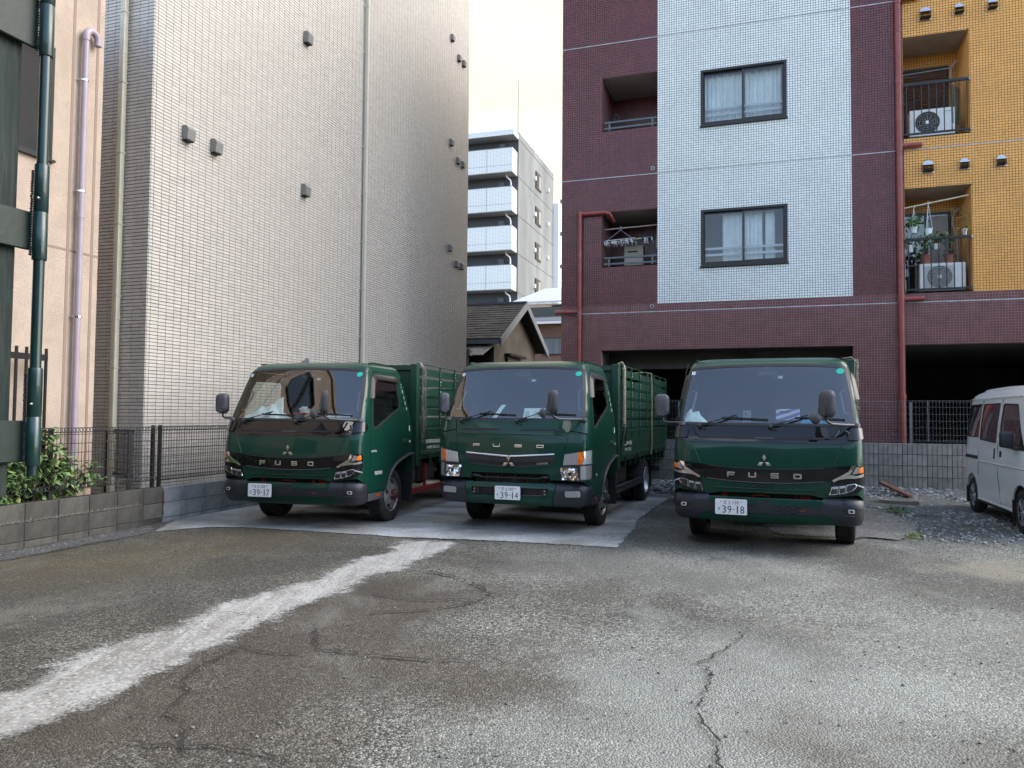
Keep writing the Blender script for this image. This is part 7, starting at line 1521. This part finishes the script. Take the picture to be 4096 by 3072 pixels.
# ================================================================== VAN, THINGS IN THE CABS, CHAINS, TRUCK GATE ON THE LEFT
class VanS:
    """van flank and roof: s along the van backwards, z up; x is outwards to the left as seen"""
    Z = [.18, .30, .55, .85, 1.15, 1.40, 1.60, 1.74, 1.82, 1.88, 1.92]; X = [.02, .0, .0, -.002, .02, .045, .075, .098, .14, .22, .36]
def van():
    root = thing('van', 'small white van with dark rear windows parked at the right edge', 'van', (7.23, 12.12, 0), R(-18.3))
    wp = M['white_paint']
    class F:       # left flank, surface coordinates (y, z); x grows into the van
        def pt(s, y, z):
            x = float(np.interp(z, VanS.Z, VanS.X)); x += .18*max(0, (y-.25)/.40)**2.2*.5 + .25*max(0, (-2.35-y)/.5)**2*.3
            return Vector((x, y, z))
        def nrm(s, y, z):
            e = .01; a = s.pt(y+e, z)-s.pt(y-e, z); b = s.pt(y, z+e)-s.pt(y, z-e); n = b.cross(a); n.normalize(); return n if n.x < 0 else -n
    S = F(); rear = lambda z: float(np.interp(z, [.2, .5, .9, 1.2, 1.75, 1.9], [.55, .575, .58, .55, .44, .36])); fr = lambda z: float(np.interp(z, [.2, .9, 1.1, 1.75, 1.9], [-2.88, -2.88, -2.80, -2.35, -2.15]))
    arch = [(.37+.0, .20)]+[(.0+.355*math.cos(a), .27+.355*math.sin(a)) for a in [PI*(.05+.92*i/12) for i in range(13)]]+[(-.36, .27)]
    arch2 = [(-2.05, .24)]+[(-2.42+.36*math.cos(a), .27+.355*math.sin(a)) for a in [PI*(.03+.94*i/12) for i in range(13)]]+[(-2.80, .24)]
    out = [(rear(z), z) for z in (1.90, 1.75, 1.5, 1.2, .9, .5, .28)]+arch+[(-.40, .24), (-2.0, .24)]+arch2+[(fr(z), z) for z in (.28, .5, .9, 1.1, 1.4, 1.75, 1.90)]
    W1 = [(.40, 1.66), (.40, 1.22), (.30, 1.185), (-.34, 1.185), (-.34, 1.69), (.34, 1.69)]; W2 = [(-.43, 1.69), (-.43, 1.155), (-1.30, 1.125), (-1.30, 1.69)]; W3 = [(-1.46, 1.68), (-1.46, 1.12), (-1.50, 1.08), (-2.55, 1.06), (-2.50, 1.14), (-2.12, 1.66)]
    def mk(sg):
        q = (lambda P: P); tgt = root
        def pb(name, poly, m, parent, off=0., th=.012, h=.09, holes=()):
            o = pbuild(S, name, poly, m, parent, off, th, h, holes, raw=True, smooth=40)
            if sg < 0:
                me = o.data
                for v in me.vertices: v.co.x = 1.475-v.co.x
                me.flip_normals()
            return o
        bd_ = pb('body_side', out, wp, root, 0, .02, .09, [W1, W2, W3])
        for nm, w in (('quarter_window', W1), ('sliding_door_window', W2), ('front_door_window', W3)):
            c = (sum(p[0] for p in w)/len(w), sum(p[1] for p in w)/len(w)); sc = lambda k: [(c[0]+(p[0]-c[0])*k, c[1]+(p[1]-c[1])*(k-.01)) for p in w]
            r_ = pb('window_seal', rounded(sc(1.02), .05), M['rubber'], bd_, .003, .012, .09, [rounded(sc(.955), .05)])
            pb(nm, rounded(sc(.96), .05), M['glass_dark'] if nm != 'front_door_window' else M['glass'], bd_, -.002, 0, .1)
        for ln in ([(-.385, 1.74), (-.40, .90), (-.40, .62)], [(-1.385, 1.74), (-1.40, 1.05), (-1.43, .70), (-1.50, .50), (-1.54, .26)]):
            g_ = MB(); g_.tube([S.pt(*p)+S.nrm(*p)*.0005 for p in dens(ln, .08)[:len(dens(ln, .08))-8]] if False else [S.pt(*p)+S.nrm(*p)*.001 for p in ln], .0045, 4)
            if sg < 0: g_.v = [(1.475-a, b, c) for a, b, c in g_.v]
            g_.build('door_gap', M['plastic'], bd_)
        for nm, m, parts in (('slide_rail', M['rubber'], [(.56, -.36, .855, .905)]), ('door_handle', M['black'], [(-1.22, -1.28, .90, 1.05), (-1.50, -1.60, .94, 1.02)]), ('body_crease', M['plastic_lt'], [])):
            if not parts: continue
            for a, b, c, d in parts: pb(nm, rounded([(a, c), (a, d), (b, d), (b, c)], .012), m, bd_, .004, .004, .08)
        cr_ = MB(); cr_.tube([S.pt(y, .83)+S.nrm(y, .83)*-.001 for y in np.linspace(-.40, -2.7, 12)], .012, 6)
        if sg < 0: cr_.v = [(1.475-a, b, c) for a, b, c in cr_.v]
        cr_.build('body_crease', wp, bd_, smooth=70)
        sk = MB(); sk.tube([S.pt(y, .262)+Vector((.012, 0, 0)) for y in np.linspace(-.36, -2.04, 8)], .026, 8)
        if sg < 0: sk.v = [(1.475-a, b, c) for a, b, c in sk.v]
        sk.build('sill', wp, bd_, smooth=70)
        for y in (0, -2.42):
            wh = bpy.data.objects.new('wheel', None); COL.objects.link(wh); wh.parent = root; x = .09 if sg > 0 else 1.385; ax = (-sg, 0, 0)
            t = MB(); R_ = .282; t.lathe([(.17, .075), (.22, .085), (.26, .075), (R_, .05), (R_, -.05), (.26, -.075), (.17, -.075)], (x, y, R_), ax, 36); t.build('tyre', M['tyre'], wh, smooth=40)
            d_ = MB(); d_.lathe([(.0, .02), (.165, .02), (.172, .075)], (x, y, R_), ax, 30); d_.build('rim_well', M['black'], wh, recalc=False)
            sp = MB(); c = Vector((x-sg*.068, y, R_))
            for k in range(10): a = 2*PI*k/10+(.12 if k % 2 else -.12); e = Vector((0, math.cos(a), math.sin(a))); a2 = 2*PI*(k//2)/5+.6; e0 = Vector((0, math.cos(a), math.sin(a))); sp.bar(c+e0*.03, c+e*.160+Vector((-sg*.004, 0, 0)), .013, .016, (1, 0, 0))
            sp.lathe([(.0, .0), (.036, .0), (.042, -.02)], c, ax, 16); sp.build('spokes', M['rim_light'], wh); r_ = MB(); r_.lathe([(.158, .07), (.170, .074), (.172, .060)], (x, y, R_), ax, 30); r_.build('rim', M['rim_light'], wh, recalc=False)
            fl = MB(); fl.box(*sorted((x-.09, x+.09)), y+.33, y+.345, .14, .42); fl.build('mud_flap', M['black'], root)
        mm = MB(); x = -.10 if sg > 0 else 1.575; mm.obox((x, -2.28, 1.20), (.085, 0, 0), (0, .045, 0), (0, 0, .105)); m_ = mm.build('side_mirror', M['plastic'], root, bevel=.035, seg=3, smooth=50); k = MB(); k.bar((x+sg*.05, -2.28, 1.09), (x+sg*.17, -2.33, 1.08), .05, .05); k.build('mirror_foot', M['plastic'], m_, bevel=.01)
    mk(1); mk(-1)
    # roof, tailgate, nose
    mb = MB(); ys = [(.36, 1.90), (.30, 1.915), (.0, 1.93), (-1.0, 1.935), (-1.9, 1.915), (-2.15, 1.895)]; rows = []
    for y, z in ys: rows.append([(1.475*.5+(.7375-.28)*math.sin(t), y, (1.885 if abs(t) > 1.5 else 1.89+(z-1.89)*1.0+.012*math.cos(t))) for t in np.linspace(-PI/2, PI/2, 15)])
    n = 15; mb.add([p for r_ in rows for p in r_], [(k*n+i, k*n+i+1, (k+1)*n+i+1, (k+1)*n+i) for k in range(len(rows)-1) for i in range(n-1)]); mb.build('roof', wp, root, smooth=60)
    gt = MB()
    for sg in (1, -1): P = [S.pt(y, 1.765)+S.nrm(y, 1.765)*.012 for y in np.linspace(.42, -2.3, 20)]; P = [Vector((p.x if sg > 0 else 1.475-p.x, p.y, p.z)) for p in P]; gt.tube(P, .011, 6)
    gt.build('roof_gutter', wp, root, smooth=60)
    mb = MB(); zs = [.28, .5, .9, 1.2, 1.5, 1.75, 1.90]
    for f_, nm, m in ((rear, 'tailgate', wp), (fr, 'nose', wp)):
        mb = MB(); vs = []
        for z in zs:
            a = S.pt(f_(z), z)
            for t in np.linspace(0, 1, 9): bul = (1-(2*t-1)**2)*(.06 if f_ is rear else -.10); vs.append((a.x+(1.475-2*a.x)*t, f_(z)+bul, z))
        mb.add(vs, [(k*9+i, k*9+i+1, (k+1)*9+i+1, (k+1)*9+i) for k in range(len(zs)-1) for i in range(8)]); mb.build(nm, m, root, smooth=50)
    mb = MB(); vs = []
    for z in (1.12, 1.70):
        for t in np.linspace(.08, .92, 7): bul = -(1-(2*t-1)**2)*.10-.01; a = S.pt(fr(z), z); vs.append((a.x+(1.475-2*a.x)*t, fr(z)+bul, z))
    mb.add(vs, [(i, i+1, 8+i, 7+i) for i in range(6)]); mb.build('windshield', M['glass'], root, smooth=60, recalc=False)
    mb = MB(); mb.box(.10, 1.375, -2.6, .45, .30, .34); mb.box(.15, .70, -1.75, -1.25, .34, .85); mb.box(.78, 1.33, -1.75, -1.25, .34, .85); mb.obox((.42, -1.20, 1.1), (.25, 0, 0), (0, .06, 0), (0, .05, .35)); mb.obox((1.05, -1.20, 1.1), (.25, 0, 0), (0, .06, 0), (0, .05, .35)); mb.build('seats', M['seat'], root)
    mb = MB(); mb.box(.12, 1.36, -2.75, -2.3, .34, 1.05); mb.build('dashboard', M['interior'], root)
    mb = MB(); mb.box(.04, 1.435, -2.7, .5, .20, .30); mb.build('underbody', M['black'], root)
    mb = MB(); mb.box(.06, .10, .40, .60, .33, .40); mb.box(.10, 1.38, .54, .64, .28, .48); mb.build('rear_bumper', wp, root, bevel=.02, seg=2)
    for x in (.055, 1.34): b = MB(); b.box(x, x+.08, .50, .60, .75, 1.05); b.build('tail_lamp', M['red_steel'], root)
    b = MB(); b.obox((.25, -2.28, 1.80), (.02, 0, 0), (0, .05, 0), (0, 0, .03)); b.build('aerial_base', M['plastic'], root, bevel=.01); b = MB(); b.tube([(.24, -2.26, 1.80), (.20, -2.08, 2.15)], [.006, .003], 5); b.build('aerial', M['plastic_lt'], root)
    return root
van()

# ------------------------------------------------------------------ things lying on the dashboards
def at_truck(t, x, y, z):
    a = t.rotation_euler.z; return Vector((t.location.x+math.cos(a)*x-math.sin(a)*y, t.location.y+math.sin(a)*x+math.cos(a)*y, z))
M['red_card'] = mat('red card', (.50, .03, .025), .5); M['tissue'] = mat('white tissue', (.80, .81, .80), .9)
def heap(t, name, label, cat, x0, x1, y0, y1, z0, hgt, m, seed, n=18):
    """crumpled cloth: a rumpled sheet over a low mound"""
    rnd = np.random.default_rng(seed); o = thing(name, label, cat, at_truck(t, (x0+x1)/2, (y0+y1)/2, z0), t.rotation_euler.z); W_, D_ = x1-x0, y1-y0; ph = rnd.uniform(0, 6, 6)
    vs = []
    for j in range(n+1):
        for i in range(n+1):
            u, v = i/n, j/n; m_ = (math.sin(PI*min(1, max(0, u)))**.5)*(math.sin(PI*v)**.5); k = hgt(u, v)*m_*(1+.16*math.sin(u*17+ph[0]+3*v)+.10*math.sin(v*21+ph[1]+u*8)+.07*math.sin(u*38+ph[2]))
            vs.append(((u-.5)*W_*(1+.05*math.sin(v*9+ph[3])), (v-.5)*D_*(1+.06*math.sin(u*8+ph[4])), max(.004, k)))
    mb = MB(); mb.add(vs, [(j*(n+1)+i, j*(n+1)+i+1, (j+1)*(n+1)+i+1, (j+1)*(n+1)+i) for j in range(n) for i in range(n)]); mb.build('cloth', m, o, smooth=70, recalc=False); return o
heap(T1, 'towel', 'folded white towels heaped on the left truck dashboard', 'towel', -.80, -.27, -.95, -.62, 1.385, lambda u, v: .10+.12*u, M['cloth'], 3)
o = thing('towel', 'rolled white towel standing up from the heap on the left truck dashboard', 'towel', at_truck(T1, -.34, -.80, 1.40), T1.rotation_euler.z); b = MB(); b.obox((0, 0, .12), (.065, 0, .03), (0, .02, .02), (-.035, .06, .12)); b.build('cloth', M['cloth'], o, bevel=.02, seg=3, smooth=60)
def tissue_box(t, label, x, y, z, w, d, h, m, rz=0, tuft=True):
    o = thing('tissue_box', label, 'tissue box', at_truck(t, x, y, z), t.rotation_euler.z+rz); b = MB(); b.box(-w/2, w/2, -d/2, d/2, 0, h); b.build('box', m, o, bevel=.004)
    if tuft:
        rnd = random.Random(4); b = MB(); n = 12; rings = []
        for k, (s_, z_) in enumerate(((1, 0), (.9, .02), (1.15, .05), (.7, .07))): rings.append([(w*.26*s_*math.cos(a)*(1+.2*math.sin(5*a+k)), d*.2*s_*math.sin(a)*(1+.2*math.sin(4*a+k)), h+.001+z_*(1+.25*math.sin(3*a+k*2))) for a in [q*2*PI/n for q in range(n)]])
        b.add([p for r_ in rings for p in r_], [(j*n+i, j*n+(i+1) % n, (j+1)*n+(i+1) % n, (j+1)*n+i) for j in range(3) for i in range(n)]+[tuple(range(3*n, 4*n))]); b.build('tissue', M['tissue'], o, smooth=70)
    return o
o = tissue_box(T1, 'red tissue box with a white tissue pulled up on the left truck dashboard', -.02, -.70, 1.40, .26, .14, .07, M['interior_lt'])
b = MB(); b.box(-.132, .132, -.072, .072, .045, .072); b.build('lid', M['red_card'], o, bevel=.004)
o = thing('clip_board', 'row of white tags lying on the right of the left truck dashboard', 'tags', at_truck(T1, .55, -.78, 1.40), T1.rotation_euler.z); b = MB(); b.box(-.17, .17, -.05, .05, .0, .012); b.build('tray', M['interior_lt'], o)
for i in range(9): b = MB(); b.obox((-.15+i*.037, -.04, .035), (.015, 0, 0), (0, .002, .0), (0, .012, .022)); b.build('tag', M['sticker_w'], o)
# middle truck: bent slip and a printed card
o = thing('paper_slip', 'long white paper slip bent up on the middle truck dashboard', 'paper', at_truck(T2, -.235, -.90, 1.425), T2.rotation_euler.z); b = MB(); w = .065
P = [(-.045, -.04, .0), (-.03, .0, .03), (0, .05, .10), (.035, .10, .165), (.045, .105, .17)]; b.add([q for p in P for q in ((p[0]-w/2, p[1], p[2]), (p[0]+w/2, p[1]-.01, p[2]))], [(2*i, 2*i+1, 2*i+3, 2*i+2) for i in range(len(P)-1)]); b.build('paper', M['cloth'], o, smooth=60, recalc=False)
o = thing('printed_card', 'white printed card standing on the middle truck dashboard', 'card', at_truck(T2, .23, -.86, 1.42), T2.rotation_euler.z); b = MB(); b.obox((0, 0, .065), (.135, 0, 0), (0, .008, -.003), (0, .03, .062)); b.obox((0, .05, .128), (.132, 0, 0), (0, .02, .002), (0, 0, .002)); b.build('card', M['sticker_w'], o); b = MB()
for i in range(5): b.obox((-.09, -.026+i*.010, .035+i*.019), (.03, 0, 0), (0, .0005, 0), (0, .001, .003)); b.obox((.05, -.026+i*.010, .035+i*.019), (.05*(1 if i % 2 else .8), 0, 0), (0, .0005, 0), (0, .001, .003))
b.build('print', M['plastic_lt'], o)
# right truck
heap(T3, 'cloth', 'crumpled white cloth at the left end of the right truck dashboard', 'cloth', -.90, -.64, -.96, -.70, 1.385, lambda u, v: .19*(1-.62*u), M['cloth'], 8)
heap(T3, 'cloth', 'bright blue cloth lying on the right truck dashboard', 'cloth', .36, .66, -.98, -.76, 1.385, lambda u, v: .07, mat('blue cloth', (.02, .28, .55), .9), 9)
mk_, ntk, bk2 = base_mat('purple and white card'); v = _vec(ntk, (1, 1, 1)); mp_ = ntk.nodes.new('ShaderNodeMapping'); mp_.inputs['Rotation'].default_value = (0, .32, 0); ntk.links.new(v, mp_.inputs['Vector']); wv = ntk.nodes.new('ShaderNodeTexWave'); wv.bands_direction = 'Z'; wv.inputs['Scale'].default_value = 5; wv.inputs['Distortion'].default_value = 2.5; wv.inputs['Detail'].default_value = 0; wv.inputs['Detail Scale'].default_value = .8; ntk.links.new(mp_.outputs[0], wv.inputs['Vector']); ntk.links.new(_mix(ntk, _ramp(ntk, wv.outputs['Fac'], .42, .58), (.80, .80, .86), (.20, .13, .52)), bk2.inputs['Base Color']); bk2.inputs['Roughness'].default_value = .45
o = tissue_box(T3, 'white and purple tissue box standing on the right truck dashboard', .235, -.86, 1.425, .245, .06, .125, mk_, 0, False); b = MB(); b.box(-.085, .02, -.0315, -.0305, .085, .105); b.build('opening', M['plastic_lt'], o); b = MB(); text_to(b, 'Kleenex', (.07, -.0312, .025), (1, 0, 0), (0, 0, 1), w=.065); b.build('lettering', M['plate_ink'], o, recalc=False)
o = thing('phone_holder', 'pale flat holder standing in the middle of the right truck dashboard', 'holder', at_truck(T3, -.21, -.72, 1.40), T3.rotation_euler.z); b = MB(); b.obox((0, 0, .07), (.045, 0, 0), (0, .008, 0), (0, .02, .065)); b.box(-.07, .07, -.05, .02, 0, .01); b.build('plate', M['interior_lt'], o, bevel=.006); b = MB(); b.cyl((-.01, -.02, .10), (-.01, .0, .102), .008, 8); b.build('knob', M['black'], o)
for t, lab in ((T1, 'left'), (T2, 'middle'), (T3, 'right')):
    o = thing('drive_recorder', f'small dark camera box behind the top of the {lab} truck windscreen', 'dash camera', at_truck(t, .13, -.62, 1.92), t.rotation_euler.z); b = MB(); b.box(-.06, .06, -.02, .03, -.03, .03); b.build('housing', M['interior'], o, bevel=.006); b = MB(); b.box(-.002, .045, -.023, -.0205, -.018, .01); b.build('label', M['sticker_w'], o)

# ------------------------------------------------------------------ chain, rope and net hung over the front posts
def chain_strands(mb, top, z1, n, spread, seed, link_l=.040, rr=.0042):
    rnd = random.Random(seed)
    for s in range(n):
        x, y = rnd.uniform(-.018, .018), rnd.uniform(-spread, spread); z = top-rnd.uniform(0, .05); zend = z1+rnd.uniform(0, .55)*(rnd.random()**1.5); k = 0
        while z > zend:
            y += rnd.gauss(0, .006); x += rnd.gauss(0, .003); y *= .985; c = Vector((x, y, z)); u = Vector((0, .0, 1)); v = Vector((1, 0, 0)) if k % 2 else Vector((0, 1, 0)); v = (v+Vector((rnd.gauss(0, .4), rnd.gauss(0, .4), 0))).normalized()
            mb.tube([c+u*link_l*.5*math.cos(a)+v*link_l*.30*math.sin(a) for a in [q*PI/3 for q in range(6)]], rr, 3, closed=True); z -= link_l*.78; k += 1
def hang(t, name, label, cat, sg, y, z): return thing(name, label, cat, at_truck(t, sg*1.005, y, z), t.rotation_euler.z)
o = hang(T1, 'chain', 'bundle of grey chains draped over the front post of the left truck bed', 'chain', 1, .93, 0); b = MB(); chain_strands(b, 2.17, 1.02, 9, .055, 1)
for s in range(5): b.tube([(-.10+.02*s, -.04+.02*s, 2.215), (-.05, -.03+.015*s, 2.235), (-.005, -.04+.02*s, 2.17)], .006, 4)
b.build('links', M['chain'], o, kind='stuff')
o = hang(T2, 'net', 'bundled braided net hanging down the front post of the middle truck bed', 'net', 1, .97, 0); b = MB()
for s in range(5):
    pts = [(-.08, 0, 2.225), (-.02, 0, 2.25), (.015, 0, 2.20)]+[(.012+.012*math.sin(k*.9+s*1.26), .03*math.cos(k*.9+s*1.26), 2.16-k*.034) for k in range(25)]; b.tube(pts, .012, 5)
for k in range(24): z = 2.15-k*.036; b.tube([(.028*math.cos(a)+.010, .040*math.sin(a), z+.012*math.sin(a*2)) for a in [q*PI/4 for q in range(8)]], .005, 4, closed=True)
b.build('braid', M['rope'], o, smooth=70); b = MB(); b.tube([(.02, 0, 1.33), (.03, -.05, 1.22), (.0, -.09, 1.10), (-.02, -.1, .9)], .016, 6); b.tube([(.02, .02, 1.33), (.04, .05, 1.24), (.03, .10, 1.18)], .012, 6); b.tube([(.02, 0, 1.31), (.03, .03, 1.20), (.02, .04, 1.05)], .014, 6); b.build('strap', M['rubber'], o, smooth=60)
o = hang(T2, 'rope', 'yellowish rope tied over the slatted side of the middle truck', 'rope', 1, 3.44, 0); b = MB(); b.tube([(-.35, -.02, 2.225), (-.10, -.0, 2.235), (.0, 0, 2.22), (.008, .0, 1.9), (.006, .01, 1.4), (.01, .005, .98), (-.01, .0, .80)], .011, 6); b.build('strand', mat('yellowish rope', (.30, .25, .12), .85, var=.3, vs=60), o, smooth=60)
o = hang(T3, 'net', 'grey rope net hanging over the front corner of the right truck bed', 'net', 1, .85, 0); b = MB(); chain_strands(b, 2.20, 1.45, 8, .06, 5)
for s in range(8): b.tube([(-.20+.02*s, -.06+.018*s, 2.21), (-.06, -.05+.015*s, 2.235), (.0, -.05+.018*s, 2.17)], .007, 4)
b.build('knots', M['rope'], o, kind='stuff')

# ------------------------------------------------------------------ corner of a green truck body close by on the left
M['green_nr'] = mat('dark teal green paint', (.006, .030, .028), .3, coat=.4, var=.25, vs=6, dirt=(.05, .05, .04, .3), ds=5); M['green_pl'] = mat('dull dark green plate', (.007, .018, .014), .5, var=.2, vs=5, bump=.1)
GB0 = Vector((-1.428, 2.30, 0)); gb = thing('truck_gate', 'dark green steel truck gate with a hinge post, close by at the left edge', 'truck gate', GB0, GA)
# local -y runs towards the camera, x to the right; hinge pipe at the origin
for za, zb in ((.95, 3.2), ): b = MB(); b.cyl((0, 0, 1.26), (0, 0, 3.2), .0155, 20); b.build('hinge_pin', M['green_nr'], gb, smooth=40)
def zpx(py, Y=2.30): return 1.45+(1651-py)*Y/3076
SLV = [(-220, 205), (652, 1040), (1475, 1865)]
for a, c in SLV:
    mid = (zpx(a)+zpx(c))/2; b = MB(); b.lathe([(.0155, zpx(c)), (.0195, zpx(c)), (.0205, zpx(c)+.003), (.0205, mid-.0015), (.0193, mid), (.0205, mid+.0015), (.0205, zpx(a)-.003), (.0195, zpx(a)), (.0155, zpx(a))], (0, 0, 0), (0, 0, 1), 24); b.build('hinge_sleeve', M['green_nr'], gb, smooth=40)
    w = MB(); 
    for k in range(34): z = zpx(c)+(zpx(a)-zpx(c))*(.06+.9*k/34); w.sph((-.023, -.012+random.gauss(0, .001), z), (.0045, .005, .0042), 6, 4)
    w.build('weld_bead', M['green_nr'], gb, smooth=60, kind='stuff'); n = MB(); q = zpx(a)-(zpx(a)-zpx(c))*.37; n.cyl((.010, -.014, q), (.015, -.022, q), .0045, 8); n.sph((.016, -.0235, q), .0038, 8, 6); n.build('grease_nipple', M['silver'], gb)
for a, c in ((-250, 175), (845, 1000), (1685, 1850)): b = MB(); b.box(-.034, -.022, -1.6, -.010, zpx(c), zpx(a)); b.build('hinge_plate', M['green_pl'], gb, bevel=.003)
b = MB(); b.box(-.075, -.050, -.135, -.040, 1.20, 3.2); b.build('board', mat('weathered green board', (.012, .022, .018), .8, var=.4, vs=20, stretch=(4, 4, .3), dirt=(.08, .075, .06, .6), ds=9, bump=.2), gb)
b = MB(); b.box(-.072, -.052, -.40, -.215, 1.20, 3.2); b.build('board', M['green_pl'], gb); b = MB(); b.box(-.055, -.045, -.145, -.137, 1.2, 3.2); b.box(-.055, -.045, -.23, -.215, 1.2, 3.2); b.build('edge_strip', M['green_nr'], gb)
b = MB(); b.box(-.14, -.076, -1.6, -.042, 1.19, 3.2); b.build('backing', M['black'], gb)
b = MB()
for k in range(16): z = random.choice((1.54, 1.62, 1.74, 1.78))+random.gauss(0, .014); y = -.12+random.gauss(0, .012); b.add([(-.0495, y+.006*math.cos(a)*random.uniform(.4, 1.3), z+.007*math.sin(a)*random.uniform(.4, 1.4)) for a in [q*PI/3 for q in range(6)]], [tuple(range(6))])
b.build('paint_chips', M['plastic_lt'], gb, recalc=False, kind='stuff')
# the rest of that truck body, running on out of the picture to the left
b = MB(); b.box(-2.2, -.14, -3.4, -.4, 1.0, 1.18); b.box(-2.2, -.10, -3.4, -1.6, 1.18, 3.0); b.box(-1.5, -.8, -6, -.6, .6, 1.0); b.build('truck_body', M['green_dull'], gb)
for x in (-.35, -1.95): b = MB(); b.lathe([(.0, .1), (.36, .1), (.38, .06), (.38, -.06), (.36, -.1), (0, -.1)], (x, -2.6, .38), (1, 0, 0), 24); b.build('wheel', M['tyre'], gb)
b = MB(); b.box(-1.95, -.35, -2.64, -2.56, .34, .42); b.build('axle', M['black'], gb)
